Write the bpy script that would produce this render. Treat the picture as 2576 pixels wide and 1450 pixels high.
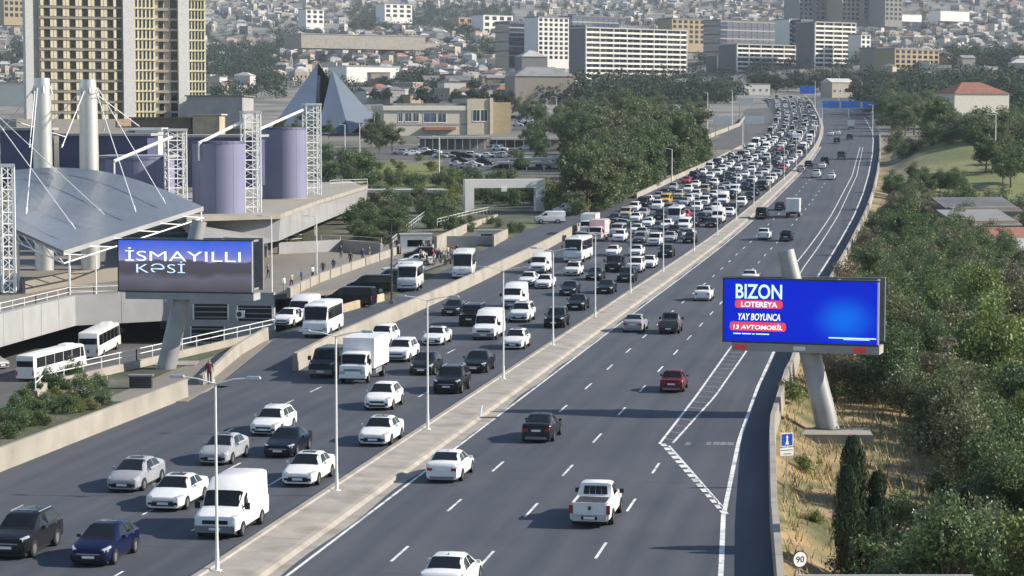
import bpy, math, random
import numpy as np
from mathutils import Vector, Matrix
random.seed(7)
scene = bpy.context.scene
for _o in list(bpy.data.objects): bpy.data.objects.remove(_o)
COL = scene.collection
# ------------------------------------------------------------------ camera
F, CX, CY, CAMH = 5700., 1288., 725., 18.3        # focal length and centre in pixels of a 2576 px wide frame
PITCH = math.atan(423 / F); YAW = math.radians(9.3978)
cam = bpy.data.cameras.new('camera'); camo = bpy.data.objects.new('camera', cam); COL.objects.link(camo)
cam.sensor_width = 36; cam.sensor_fit = 'HORIZONTAL'; cam.lens = F / 2576 * 36
cam.clip_start = 1; cam.clip_end = 9000
camo.location = (0, 0, CAMH); camo.rotation_euler = (math.pi / 2 - PITCH, 0, YAW)
scene.camera = camo
# ------------------------------------------------------------------ light
SUN_AZ = math.radians(9.5)        # direction towards the sun, from +X counter-clockwise
SUN_EL = math.radians(30)
w = bpy.data.worlds.new('World'); scene.world = w; w.use_nodes = True
nt = w.node_tree; nt.nodes.clear()
sk = nt.nodes.new('ShaderNodeTexSky'); sk.sky_type = 'NISHITA'; sk.sun_disc = False
sk.sun_elevation = SUN_EL; sk.sun_rotation = math.pi / 2 - SUN_AZ
sk.air_density = 1.1; sk.dust_density = .5; sk.ozone_density = 2.2
bg = nt.nodes.new('ShaderNodeBackground'); bg.inputs[1].default_value = 0.102
wo = nt.nodes.new('ShaderNodeOutputWorld')
nt.links.new(sk.outputs[0], bg.inputs[0]); nt.links.new(bg.outputs[0], wo.inputs[0])
sl = bpy.data.lights.new('sun', 'SUN'); sl.energy = 4.9; sl.angle = math.radians(0.53); sl.color = (1, .91, .78)
so = bpy.data.objects.new('sun', sl); COL.objects.link(so)
_sd = Vector((math.cos(SUN_AZ) * math.cos(SUN_EL), math.sin(SUN_AZ) * math.cos(SUN_EL), math.sin(SUN_EL)))
so.rotation_euler = _sd.to_track_quat('Z', 'Y').to_euler(); so.location = (150, 60, 120)
scene.view_settings.view_transform = 'Standard'; scene.view_settings.look = 'None'
scene.view_settings.exposure = 0.62; scene.view_settings.gamma = 1; scene.view_settings.use_curve_mapping = False
scene.render.engine = 'CYCLES'
scene.cycles.use_denoising = True; scene.cycles.max_bounces = 5; scene.cycles.transparent_max_bounces = 6
scene.cycles.volume_bounces = 0; scene.cycles.caustics_reflective = False; scene.cycles.caustics_refractive = False

# ------------------------------------------------------------------ pixels to places
_cp, _sp, _cy, _sy = math.cos(PITCH), math.sin(PITCH), math.cos(YAW), math.sin(YAW)
FWD = Vector((-_sy, _cy, 0)); RGT = Vector((_cy, _sy, 0))
def ray(x, y):
    a = (x - CX) / F; b = (CY - y) / F
    return Vector((-_sy * _cp + a * _cy - b * _sy * _sp, _cy * _cp + a * _sy + b * _cy * _sp, -_sp + b * _cp))
def P(x, y, z=0.):                 # where the ray through a pixel meets the level z
    d = ray(x, y); t = (z - CAMH) / d.z
    return Vector((d.x * t, d.y * t, z))
def PD(x, y, D):                   # point on the ray at horizontal depth D
    d = ray(x, y); t = D / (d.x * FWD.x + d.y * FWD.y)
    return Vector((d.x * t, d.y * t, CAMH + d.z * t))
def PG(x, y):                      # where the ray meets the terrain
    d = ray(x, y); t = 20.; lo = 20.
    while t < 6000 and CAMH + d.z * t > hf(d.x * t, d.y * t): lo = t; t *= 1.02
    hi = t
    for _ in range(14):
        m = (lo + hi) / 2
        if CAMH + d.z * m > hf(d.x * m, d.y * m): lo = m
        else: hi = m
    return Vector((d.x * hi, d.y * hi, hf(d.x * hi, d.y * hi)))
def lerp_tab(T, y):
    if y <= T[0][0]: return T[0][1]
    for (a, u), (b, v) in zip(T, T[1:]):
        if y <= b:
            t = (y - a) / (b - a); return u + (v - u) * t
    return T[-1][1]
def sm(t):
    t = max(0., min(1., t)); return t * t * (3 - 2 * t)
# ------------------------------------------------------------------ road plan: X of each line against Y
ML_T = [(0, -27), (234, -26.9), (270, -26.6), (302, -26.1), (335, -25.4), (367, -24.7), (420, -23.4), (500, -21.6), (570, -20.6), (642, -20.3), (720, -21.2), (800, -23.2), (880, -26.2), (1080, -36), (1200, -44)]
MW_T = [(0, 2.6), (230, 2.6), (300, 2.5), (400, 2.2), (640, 1.2), (900, 1.0), (1200, 1.0)]
RE_T = [(0, -4.0), (60, -4.8), (90, -6.4), (104, -7.3), (129, -8.2), (155, -8.6), (181, -8.7), (225, -8.4), (269, -7.8), (330, -6.6), (387, -5.4), (440, -4.6), (506, -4.1), (600, -3.9), (690, -4.3), (760, -5.2), (880, -8.6), (1080, -17), (1200, -24)]
RB_T = [(0, -1.0), (60, -2.4), (90, -4.3), (104, -5.2), (132, -6.7), (160, -7.0), (1200, 0)]
LO_T = [(0, -45.4), (146, -45.4), (160, -42.3), (176, -43.2), (200, -43.9), (264, -45.4), (355, -46.6), (375, -46.8), (430, -46.2), (480, -44.6), (560, -41.5), (640, -39.5), (720, -39.2), (800, -41), (880, -45), (1080, -56), (1200, -66)]
LS_T = [(150, -46.3), (154, -46.9), (170, -49.4), (184, -50.9), (208, -51.3), (225, -50.4), (240, -50.6), (262, -52.4), (300, -54.2), (336, -55), (360, -54.2), (392, -51.6), (424, -46.6)]
ML = lambda y: lerp_tab(ML_T, y)
MR = lambda y: ML(y) + lerp_tab(MW_T, y)
RE = lambda y: lerp_tab(RE_T, y)
RB = lambda y: RE(y) + 1.75 if y > 160 else lerp_tab(RB_T, y)
LO = lambda y: lerp_tab(LO_T, y)
LS = lambda y: lerp_tab(LS_T, y)
PIT_T = [(0, -50), (120, -50), (146, -57), (186, -51.8), (232, -53.0), (345, -58.5)]
def zr(y):
    if y < 230: return 0.
    if y < 400: return .033 * (y - 230) ** 2 / 340
    z = 2.805
    for a, b, s in ((400, 890, .033), (890, 1535, .040), (1535, 2200, .065), (2200, 6000, .092)):
        if y > a: z += (min(y, b) - a) * s
    return z
HILL = None
def hf(x, y):
    z = zr(y)
    if y < 560:
        e = x - RB(y)
        if e > .3:
            f = 1 - sm((y - 330) / 220)
            z -= (1.45 * sm((e - .3) / 2.2) + 3.8 * sm((e - 4) / 24)) * f
    if y < 330 and x < 0:
        p = lerp_tab(PIT_T, y)
        if x < p - .3: z -= 5.2 * sm((p - .3 - x) / (9 if y < 130 else 1.2)) * (1 - sm((y - 318) / 10))
    if 380 < y < 900 and x > -6:                       # grassy rise right of the road
        z += 7.2 * math.exp(-((x - 22) / 19) ** 2 - ((y - 575) / 75) ** 2) * sm((x - RB(y) - 1.2) / 8)
    if y > 950:
        k = sm((y - 950) / 600)
        z += k * (7 * math.sin(x * .0061 + 1.3) * math.sin(y * .0047 + .4) + 4 * math.sin(x * .013 + y * .009) + 10 * sm((x - 900) / 700) * 0)
    return z

# ------------------------------------------------------------------ materials
MATS = {}
def new_mat(name):
    m = bpy.data.materials.new(name); m.use_nodes = True
    n = m.node_tree.nodes; b = n.get('Principled BSDF')
    MATS[name] = m
    return m, n, m.node_tree.links, b
def mat(name, col, rough=.7, var=.12, scale=1.5, metal=0., spec=.4, bump=0., objvar=0., dirt=None, dirt_scale=.25, coat=0.):
    """plain surface: base colour broken up by two noises, optional stain colour and per-object value shift"""
    m, n, l, b = new_mat(name)
    tc = n.new('ShaderNodeTexCoord'); nz = n.new('ShaderNodeTexNoise'); nz.inputs['Scale'].default_value = scale
    nz.inputs['Detail'].default_value = 5
    l.new(tc.outputs['Object'], nz.inputs['Vector'])
    r = n.new('ShaderNodeValToRGB'); c = Vector(col)
    r.color_ramp.elements[0].position = .3; r.color_ramp.elements[1].position = .7
    r.color_ramp.elements[0].color = (*[max(0, v * (1 - var)) for v in c], 1)
    r.color_ramp.elements[1].color = (*[min(1, v * (1 + var)) for v in c], 1)
    l.new(nz.outputs['Fac'], r.inputs[0]); out = r.outputs[0]
    if dirt:
        n2 = n.new('ShaderNodeTexNoise'); n2.inputs['Scale'].default_value = dirt_scale; n2.inputs['Detail'].default_value = 6
        l.new(tc.outputs['Object'], n2.inputs['Vector'])
        mr = n.new('ShaderNodeMapRange'); mr.inputs[1].default_value = .48; mr.inputs[2].default_value = .72
        l.new(n2.outputs['Fac'], mr.inputs[0])
        mx = n.new('ShaderNodeMix'); mx.data_type = 'RGBA'; mx.inputs['B'].default_value = (*dirt, 1)
        l.new(mr.outputs[0], mx.inputs['Factor']); l.new(out, mx.inputs['A']); out = mx.outputs['Result']
    if objvar:
        oi = n.new('ShaderNodeObjectInfo'); mr = n.new('ShaderNodeMapRange')
        mr.inputs[3].default_value = 1 - objvar; mr.inputs[4].default_value = 1 + objvar
        l.new(oi.outputs['Random'], mr.inputs[0]); mm = n.new('ShaderNodeMix'); mm.data_type = 'RGBA'; mm.blend_type = 'MULTIPLY'
        mm.inputs['Factor'].default_value = 1
        l.new(out, mm.inputs['A']); l.new(mr.outputs[0], mm.inputs['B']); out = mm.outputs['Result']
    l.new(out, b.inputs['Base Color'])
    b.inputs['Roughness'].default_value = rough; b.inputs['Metallic'].default_value = metal
    b.inputs['Specular IOR Level'].default_value = spec
    if coat: b.inputs['Coat Weight'].default_value = coat; b.inputs['Coat Roughness'].default_value = .06
    if bump:
        bp = n.new('ShaderNodeBump'); bp.inputs['Strength'].default_value = bump
        l.new(nz.outputs['Fac'], bp.inputs['Height']); l.new(bp.outputs[0], b.inputs['Normal'])
    return m
def paint_mat(name, rough=.24, coat=.10, var=.05):
    """car paint or plaster whose colour is the object's own colour"""
    m, n, l, b = new_mat(name)
    oi = n.new('ShaderNodeObjectInfo'); tc = n.new('ShaderNodeTexCoord'); nz = n.new('ShaderNodeTexNoise')
    nz.inputs['Scale'].default_value = 1.7; nz.inputs['Detail'].default_value = 4; l.new(tc.outputs['Object'], nz.inputs['Vector'])
    mr = n.new('ShaderNodeMapRange'); mr.inputs[1].default_value = .3; mr.inputs[2].default_value = .7
    mr.inputs[3].default_value = 1 - var; mr.inputs[4].default_value = 1 + var; l.new(nz.outputs['Fac'], mr.inputs[0])
    mx = n.new('ShaderNodeMix'); mx.data_type = 'RGBA'; mx.blend_type = 'MULTIPLY'; mx.inputs['Factor'].default_value = 1
    l.new(oi.outputs['Color'], mx.inputs['A']); l.new(mr.outputs[0], mx.inputs['B']); l.new(mx.outputs['Result'], b.inputs['Base Color'])
    b.inputs['Roughness'].default_value = rough; b.inputs['Coat Weight'].default_value = coat; b.inputs['Coat Roughness'].default_value = .08; b.inputs['Specular IOR Level'].default_value = .22
    return m
def emit_mat(name, col, s=1.):
    m, n, l, b = new_mat(name)
    b.inputs['Base Color'].default_value = (*[c * .3 for c in col], 1); b.inputs['Emission Color'].default_value = (*col, 1)
    b.inputs['Emission Strength'].default_value = s; b.inputs['Roughness'].default_value = .5
    return m
def asphalt_mat(name, base, warm, phase=None, lane=3.75):
    """worn asphalt: cloudy patches, long streaks along the lanes, fine grain and, on a carriageway, polished wheel tracks"""
    m, n, l, b = new_mat(name)
    tc = n.new('ShaderNodeTexCoord')
    def noise(s, d, sc=None):
        z = n.new('ShaderNodeTexNoise'); z.inputs['Scale'].default_value = s; z.inputs['Detail'].default_value = d; v = tc.outputs['Object']
        if sc: mp = n.new('ShaderNodeMapping'); mp.inputs['Scale'].default_value = sc; l.new(v, mp.inputs[0]); v = mp.outputs[0]
        l.new(v, z.inputs['Vector']); return z.outputs['Fac']
    def math_(op, a, c=None, d=None):
        k = n.new('ShaderNodeMath'); k.operation = op
        for i, x in enumerate((a, c, d)):
            if x is None: continue
            if isinstance(x, (int, float)): k.inputs[i].default_value = x
            else: l.new(x, k.inputs[i])
        return k.outputs[0]
    v = math_('ADD', noise(.06, 7), noise(.8, 4, (1.6, .05, 1))); v = math_('MULTIPLY_ADD', noise(9, 3), .35, v); v = math_('MULTIPLY_ADD', noise(.9, 5, (.9, .35, 1)), .4, v)
    if phase is not None:
        sp = n.new('ShaderNodeSeparateXYZ'); l.new(tc.outputs['Object'], sp.inputs[0]); ph = math_('MULTIPLY', math_('SUBTRACT', sp.outputs['X'], phase), 2 * math.pi / lane)
        v = math_('MULTIPLY_ADD', math_('COSINE', math_('MULTIPLY', ph, 2.)), -.085, v); v = math_('MULTIPLY_ADD', math_('COSINE', ph), .05, v)
    r = n.new('ShaderNodeValToRGB'); r.color_ramp.elements[0].position = .44; r.color_ramp.elements[1].position = .80
    r.color_ramp.elements[0].color = (*base, 1); r.color_ramp.elements[1].color = (*warm, 1)
    l.new(math_('MULTIPLY', v, .44), r.inputs[0]); l.new(r.outputs[0], b.inputs['Base Color'])
    b.inputs['Roughness'].default_value = .8; b.inputs['Specular IOR Level'].default_value = .3
    return m
asphalt_mat('asphalt', (.052, .060, .078), (.092, .098, .115))
asphalt_mat('asphalt_away', (.052, .060, .078), (.092, .098, .115), -20.15, 3.82)
asphalt_mat('asphalt_towards', (.052, .060, .078), (.092, .098, .115), -30.45, 3.6)
asphalt_mat('asphalt_patch', (.044, .050, .064), (.074, .078, .090))
asphalt_mat('asphalt_old', (.085, .085, .090), (.135, .128, .122))
asphalt_mat('paving', (.19, .172, .15), (.25, .228, .20))
mat('concrete', (.335, .308, .27), .85, .14, .9, dirt=(.235, .215, .187), dirt_scale=.5, bump=.15)
mat('concrete_pale', (.335, .31, .265), .85, .10, .7, dirt=(.24, .22, .185), dirt_scale=.35)
mat('concrete_grey', (.33, .33, .33), .85, .08, .5, dirt=(.27, .27, .27), dirt_scale=.2)
mat('stone_warm', (.44, .37, .25), .85, .15, .8, dirt=(.31, .26, .18))
mat('kerb', (.36, .34, .31), .85, .15, 1.2)
mat('road_paint', (.72, .72, .70), .7, .18, 3., dirt=(.25, .25, .26), dirt_scale=1.2)
mat('road_paint_worn', (.20, .205, .215), .75, .3, 3., dirt=(.10, .105, .115), dirt_scale=1.6)
mat('white_metal', (.78, .78, .76), .45, .05, 2.)
mat('galvanised', (.50, .51, .53), .42, .08, 3., metal=.6)
mat('steel_silver', (.62, .62, .60), .38, .06, .6, metal=.55)
mat('dark_metal', (.045, .047, .05), .5, .2, 2.)
mat('black', (.012, .012, .014), .6, .2, 4.)
mat('rubber', (.022, .022, .024), .85, .2, 6.)
mat('alloy', (.55, .56, .58), .3, .05, 6., metal=.8)
mat('glass_dark', (.010, .012, .015), .05, .2, 1.2, spec=.38)
mat('glass_blue', (.05, .075, .11), .10, .3, .35, spec=.9, objvar=.4)
mat('lamp_clear', (.42, .44, .47), .08, .1, 8., spec=.8)
mat('lamp_red', (.36, .02, .02), .2, .15, 8., spec=.7)
mat('plate_white', (.8, .8, .78), .5, .03, 10.)
mat('chrome', (.7, .7, .72), .15, .03, 4., metal=.9)
mat('grey_plastic', (.20, .20, .21), .6, .1, 3.)
paint_mat('paint'); paint_mat('plaster', .85, 0., .10); paint_mat('cloth', .9, 0., .12)
mat('skin', (.45, .28, .20), .6, .05, 8.)
mat('hair', (.03, .022, .018), .7, .2, 20.)
mat('lavender', (.205, .21, .32), .7, .06, .25, dirt=(.185, .19, .29), dirt_scale=.08)
mat('roof_membrane', (.185, .215, .255), .35, .06, .25, metal=.25, dirt=(.16, .175, .195), dirt_scale=.07)
mat('deck_shade_grey', (.27, .27, .275), .8, .08, .5, dirt=(.22, .22, .22), dirt_scale=.2)  # darker grey that paints shade onto the sides of the upper deck
mat('navy', (.075, .08, .155), .6, .1, .5)

# ------------------------------------------------------------------ meshes
class MB:
    def __init__(s): s.v = []; s.f = []; s.m = []
    def add(s, vs, fs, mi=0):
        o = len(s.v); s.v += [tuple(p) for p in vs]; s.f += [tuple(i + o for i in f) for f in fs]; s.m += [mi] * len(fs); return s
    def box(s, c, d, rz=0., mi=0, taper=1.):
        hx, hy, hz = d[0] / 2, d[1] / 2, d[2] / 2; ca, sa = math.cos(rz), math.sin(rz); vs = []
        for z in (-hz, hz):
            k = 1 if z < 0 else taper
            for x, y in ((-hx, -hy), (hx, -hy), (hx, hy), (-hx, hy)):
                x *= k; y *= k
                vs.append((c[0] + x * ca - y * sa, c[1] + x * sa + y * ca, c[2] + z))
        return s.add(vs, [(0, 3, 2, 1), (4, 5, 6, 7), (0, 1, 5, 4), (1, 2, 6, 5), (2, 3, 7, 6), (3, 0, 4, 7)], mi)
    def b2(s, x0, x1, y0, y1, z0, z1, mi=0): return s.box(((x0 + x1) / 2, (y0 + y1) / 2, (z0 + z1) / 2), (x1 - x0, y1 - y0, z1 - z0), 0, mi)
    def tube(s, a, b, r0, r1=None, n=8, mi=0, caps=True):
        a = Vector(a); b = Vector(b); r1 = r0 if r1 is None else r1; d = (b - a)
        if d.length < 1e-6: return s
        d.normalize(); u = d.orthogonal().normalized(); w_ = d.cross(u); vs = []
        for p, r in ((a, r0), (b, r1)):
            for i in range(n):
                t = 2 * math.pi * i / n; vs.append(p + (u * math.cos(t) + w_ * math.sin(t)) * r)
        fs = [(i, (i + 1) % n, n + (i + 1) % n, n + i) for i in range(n)]
        if caps: fs += [tuple(range(n - 1, -1, -1)), tuple(range(n, 2 * n))]
        return s.add(vs, fs, mi)
    def prism(s, poly, z0, z1, mi=0):
        n = len(poly); z0 = z0 if isinstance(z0, (list, tuple)) else [z0] * n; z1 = z1 if isinstance(z1, (list, tuple)) else [z1] * n
        a = sum(poly[i][0] * poly[(i + 1) % n][1] - poly[(i + 1) % n][0] * poly[i][1] for i in range(n))
        if a < 0: poly = poly[::-1]; z0 = z0[::-1]; z1 = z1[::-1]
        vs = [(p[0], p[1], z) for p, z in zip(poly, z0)] + [(p[0], p[1], z) for p, z in zip(poly, z1)]
        return s.add(vs, [tuple(range(n - 1, -1, -1)), tuple(range(n, 2 * n))] + [(i, (i + 1) % n, n + (i + 1) % n, n + i) for i in range(n)], mi)
    def data(s, name, mats, smooth=None):
        me = bpy.data.meshes.new(name); me.from_pydata(s.v, [], s.f)
        for m in (mats if isinstance(mats, (list, tuple)) else [mats]): me.materials.append(MATS[m])
        if any(s.m): me.polygons.foreach_set('material_index', s.m)
        if smooth is not None:
            me.polygons.foreach_set('use_smooth', [True] * len(s.f))
            if smooth < 179: me.set_sharp_from_angle(angle=math.radians(smooth))
        me.update(); return me
    def build(s, name, mats, parent=None, smooth=None, loc=None, kind=None):
        return link(name, s.data(name, mats, smooth), parent, loc, kind=kind)
def link(name, me, parent=None, loc=None, rz=0., color=None, kind=None):
    o = bpy.data.objects.new(name, me); COL.objects.link(o)
    if parent is not None: o.parent = parent
    if loc is not None: o.location = loc
    if rz: o.rotation_euler = (0, 0, rz)
    if color is not None: o.color = (*color[:3], 1)
    if kind: o['kind'] = kind
    return o
def tag(o, label, cat, group=None):
    o['label'] = label; o['category'] = cat
    if group: o['group'] = group
    return o
def thing(name, label, cat, loc=(0, 0, 0), rz=0., group=None):
    o = bpy.data.objects.new(name, None); o.empty_display_size = .3; COL.objects.link(o)
    o.location = loc; o.rotation_euler = (0, 0, rz)
    return tag(o, label, cat, group)
def part(name, mb, mats, parent, smooth=None, color=None, label=None):
    o = mb.build(name, mats, parent, smooth)
    if color is not None: o.color = (*color, 1)
    if label: o['label'] = label
    return o
ORD = ['first', 'second', 'third', 'fourth', 'fifth', 'sixth', 'seventh', 'eighth', 'ninth', 'tenth', 'eleventh', 'twelfth', 'thirteenth', 'fourteenth', 'fifteenth', 'sixteenth', 'seventeenth', 'eighteenth', 'nineteenth', 'twentieth']
def ordinal(i):
    if i < 20: return ORD[i]
    t = ['', '', 'twenty', 'thirty', 'forty', 'fifty', 'sixty', 'seventy', 'eighty', 'ninety'][(i + 1) // 10]; u = (i + 1) % 10
    return (t[:-1] + 'ieth' if u == 0 else t + '-' + ORD[u - 1])
# ================================================================== GROUND
def ground_material():
    m, n, l, b = new_mat('ground')
    tc = n.new('ShaderNodeTexCoord'); sep = n.new('ShaderNodeSeparateXYZ'); l.new(tc.outputs['Object'], sep.inputs[0])
    def noise(s, d=6):
        z = n.new('ShaderNodeTexNoise'); z.inputs['Scale'].default_value = s; z.inputs['Detail'].default_value = d
        l.new(tc.outputs['Object'], z.inputs['Vector']); return z.outputs['Fac']
    def ramp(fac, *st):
        r = n.new('ShaderNodeValToRGB'); e = r.color_ramp.elements
        e[0].position, e[0].color = st[0][0], (*st[0][1], 1); e[1].position, e[1].color = st[1][0], (*st[1][1], 1)
        for p, c in st[2:]:
            k = e.new(p); k.color = (*c, 1)
        l.new(fac, r.inputs[0]); return r.outputs[0]
    def mix(f, a, c):
        x = n.new('ShaderNodeMix'); x.data_type = 'RGBA'; l.new(f, x.inputs['Factor']); l.new(a, x.inputs['A']); l.new(c, x.inputs['B']); return x.outputs['Result']
    dry = ramp(noise(.22), (.36, (.10, .105, .04)), (.62, (.36, .25, .13)), (.5, (.22, .18, .085)))
    lush = ramp(noise(.12), (.35, (.045, .055, .028)), (.68, (.16, .15, .115)), (.52, (.085, .09, .05)))
    lx = n.new('ShaderNodeMapRange'); lx.inputs[1].default_value = -18; lx.inputs[2].default_value = -30; l.new(sep.outputs['X'], lx.inputs[0])
    dry = mix(lx.outputs[0], dry, lush)
    town = ramp(noise(.035), (.35, (.10, .10, .085)), (.65, (.27, .25, .22)), (.5, (.17, .165, .15)))
    mr = n.new('ShaderNodeMapRange'); mr.inputs[1].default_value = 330; mr.inputs[2].default_value = 900
    l.new(sep.outputs['Y'], mr.inputs[0])
    rise = ramp(noise(.09), (.3, (.10, .13, .04)), (.7, (.20, .20, .08)))
    g = mix(mr.outputs[0], dry, town)
    # grassy rise on the right, between 420 and 640 m
    a = n.new('ShaderNodeMapRange'); a.inputs[1].default_value = 410; a.inputs[2].default_value = 450; l.new(sep.outputs['Y'], a.inputs[0])
    c = n.new('ShaderNodeMapRange'); c.inputs[1].default_value = 720; c.inputs[2].default_value = 640; l.new(sep.outputs['Y'], c.inputs[0])
    d = n.new('ShaderNodeMapRange'); d.inputs[1].default_value = 4; d.inputs[2].default_value = 12; l.new(sep.outputs['X'], d.inputs[0])
    k = n.new('ShaderNodeMath'); k.operation = 'MULTIPLY'; l.new(a.outputs[0], k.inputs[0]); l.new(c.outputs[0], k.inputs[1])
    k2 = n.new('ShaderNodeMath'); k2.operation = 'MULTIPLY'; l.new(k.outputs[0], k2.inputs[0]); l.new(d.outputs[0], k2.inputs[1])
    g = mix(k2.outputs[0], g, rise)
    l.new(g, b.inputs['Base Color']); b.inputs['Roughness'].default_value = .95
    bp = n.new('ShaderNodeBump'); bp.inputs['Strength'].default_value = .5; bp.inputs['Distance'].default_value = .4
    l.new(noise(1.1), bp.inputs['Height']); l.new(bp.outputs[0], b.inputs['Normal'])
ground_material()
def spaced(a, b, s0, grow, lo=1e9):
    o = [a]; s = s0
    while o[-1] < b: o.append(o[-1] + s); s = min(s * grow, lo)
    return o
_xs = sorted(set([-x for x in spaced(70, 1900, 4, 1.12)] + [x * 1. for x in range(-70, -40)] + [x * 2. for x in range(-20, 20)] + spaced(40, 1900, 4, 1.10)))
_ys = sorted(set([-60., -20., 20.] + [40 + 4. * i for i in range(140)] + spaced(600, 6000, 8, 1.035, 90)))
def in_road(x, y):
    return (LO(y) - .4 < x < RB(y) + .3) if y < 1250 else False
_vs, _fs = [], []
for y in _ys:
    for x in _xs:
        z = hf(x, y)
        if y < 1250 and LO(y) - 1.5 < x < RB(y) + 1.2: z -= .12
        elif 150 < y < 424 and LS(y) - 1.0 < x < LO(y): z -= .12
        _vs.append((x, y, z))
nx = len(_xs)
for j in range(len(_ys) - 1):
    for i in range(nx - 1): _fs.append((j * nx + i, j * nx + i + 1, (j + 1) * nx + i + 1, (j + 1) * nx + i))
_g = MB(); _g.add(_vs, _fs); _g.build('terrain', 'ground', smooth=179, kind='structure')

def strip(name, fa, fb, y0, y1, m, dz=0., step=4., kind='structure', parent=None, uv=None):
    """sheet between two lines of the road plan, lying on the road profile"""
    mb = MB(); n = max(1, int((y1 - y0) / step)); vs = []
    for i in range(n + 1):
        y = y0 + (y1 - y0) * i / n; vs += [(fa(y), y, zr(y) + dz), (fb(y), y, zr(y) + dz)]
    mb.add(vs, [(2 * i, 2 * i + 1, 2 * i + 3, 2 * i + 2) for i in range(n)])
    return mb.build(name, m, parent, kind=kind if parent is None else None)
carL = strip('road_towards_camera', LO, ML, 20, 1150, 'asphalt_towards')
carR = strip('road_away', MR, lambda y: RB(y) + .25, 20, 1150, 'asphalt_away')
serv = strip('service_road', LS, lambda y: LO(y) + .02, 150, 424, 'asphalt', -.006)
def wallstrip(name, f, y0, y1, th, h, m, step=4., z0=-.3, top=None, kind=None, parent=None):
    """upright wall following a line of the plan, from z0 below to h above the road profile"""
    mb = MB(); n = max(1, int((y1 - y0) / step)); vs = []
    for i in range(n + 1):
        y = y0 + (y1 - y0) * i / n; x = f(y); hh = h(y) if callable(h) else h; zz = zr(y)
        vs += [(x - th / 2, y, zz + z0), (x + th / 2, y, zz + z0), (x + th * .32, y, zz + hh), (x - th * .32, y, zz + hh)]
    fs = []
    for i in range(n):
        a = 4 * i; b = a + 4
        fs += [(a + 1, b + 1, b + 2, a + 2), (a + 2, b + 2, b + 3, a + 3), (a + 3, b + 3, b, a), (a, b, b + 1, a + 1)]
    fs += [(0, 1, 2, 3), (4 * n + 3, 4 * n + 2, 4 * n + 1, 4 * n)]
    mb.add(vs, fs); o = mb.build(name, m, parent)
    if kind: o['kind'] = kind
    return o
# median: kerbed strip with a dusty edge, built in cast lengths
med = MB()
def median_piece(y0, y1):
    mb = MB(); vs = []; n = max(1, int((y1 - y0) / 6))
    for i in range(n + 1):
        y = y0 + (y1 - y0) * i / n; a = ML(y); b = MR(y); z = zr(y)
        vs += [(a, y, z - .1), (a + .02, y, z + .34), (a + .30, y, z + .35), (a + .36, y, z + .27), (b - .45, y, z + .20), (b - .22, y, z + .15), (b, y, z - .1)]
    fs = []
    for i in range(n):
        for k in range(6): a = 7 * i + k; fs.append((a, a + 1, a + 8, a + 7))
    fs += [tuple(range(6, -1, -1)), tuple(7 * n + k for k in range(7))]
    return mb.add(vs, fs)
medo = bpy.data.objects.new('median_strip', None); COL.objects.link(medo); medo['kind'] = 'structure'
_y = 24.
_yy = []
while _y < 1190:
    L_ = 11.7 if _y < 420 else 60
    _yy.append((_y, min(_y + L_, 1190))); _y += L_
for a, b in _yy: median_piece(a, b - .03).build('slab', 'concrete', medo)
strip('dust_strip', lambda y: MR(y) - .02, lambda y: MR(y) + .55 + .12 * math.sin(y * .33) + .1 * math.sin(y * .11), 24, 640, 'concrete', .004, 2.)
strip('gutter', lambda y: ML(y) - .30, lambda y: ML(y) + .01, 24, 640, 'black', .005, 6.)  # black strip painting the kerb's shadow onto the asphalt
for y_ in (88.5, 113.2, 139.6, 152.0, 171.5, 193.0, 221.0):
    strip('joint', lambda y: MR(y) + .6, lambda y: RE(y), y_, y_ + .07, 'asphalt_patch', .0035, .07)
    strip('joint', lambda y: LO(y) + .5, lambda y: ML(y) - .35, y_ + 4, y_ + 4.07, 'asphalt_patch', .0035, .07)
# painted lines
mk = bpy.data.objects.new('road_markings', None); COL.objects.link(mk); mk['kind'] = 'structure'
def line(name, f, y0, y1, wd=.13, step=4., dz=.007): return strip(name, lambda y: f(y) - wd / 2, lambda y: f(y) + wd / 2, y0, y1, 'road_paint', dz, step, parent=mk)
line('edge_line', lambda y: MR(y) + .72, 24, 640, .15)
line('edge_line', lambda y: RE(y), 24, 900, .22)
d1 = lambda y: lerp_tab([(0, -20.15), (230, -20.15), (302, -19.6), (367, -18.5), (420, -17.4), (500, -16), (642, -15.0), (880, -20.5)], y)
d2 = lambda y: lerp_tab([(0, -16.35), (240, -16.3), (302, -15.8), (367, -14.7), (420, -13.6), (500, -12.3), (642, -11.4), (880, -16.5)], y)
for k in range(40):
    y = 91 + 12.25 * (k - 4)
    if y > 36:
        line('lane_dash', d1, y, y + 3.4, .13); line('lane_dash', d2, y + .2 - 1.1, y + 2.9, .13)
for k in range(-4, 3): line('lane_dash', lambda y: -11.85, 93 + 11.6 * k, 96.6 + 11.6 * k, .13)
hatL = lambda y: lerp_tab([(127, -12.55), (149, -12.35), (181, -12.3), (282, -11.3), (387, -9.2), (500, -7.6), (640, -7.6)], y)
hatR = lambda y: hatL(y) + lerp_tab([(127, .7), (150, 1.25), (190, 1.5), (300, 1.3), (640, .8)], y)
line('edge_line', hatL, 127, 640, .16); line('edge_line', hatR, 127.5, 640, .14)
for k in range(34):
    y = 128.5 + 2.9 * k
    mb = MB(); a, b = hatL(y), hatR(y); z = zr(y) + .0065
    mb.add([(a + .1, y + .5, z), (b - .09, y, z), (b - .09, y + .32, z), (a + .1, y + .82, z)], [(0, 1, 2, 3)]); mb.build('hatch_bar', 'road_paint_worn', mk)
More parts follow.
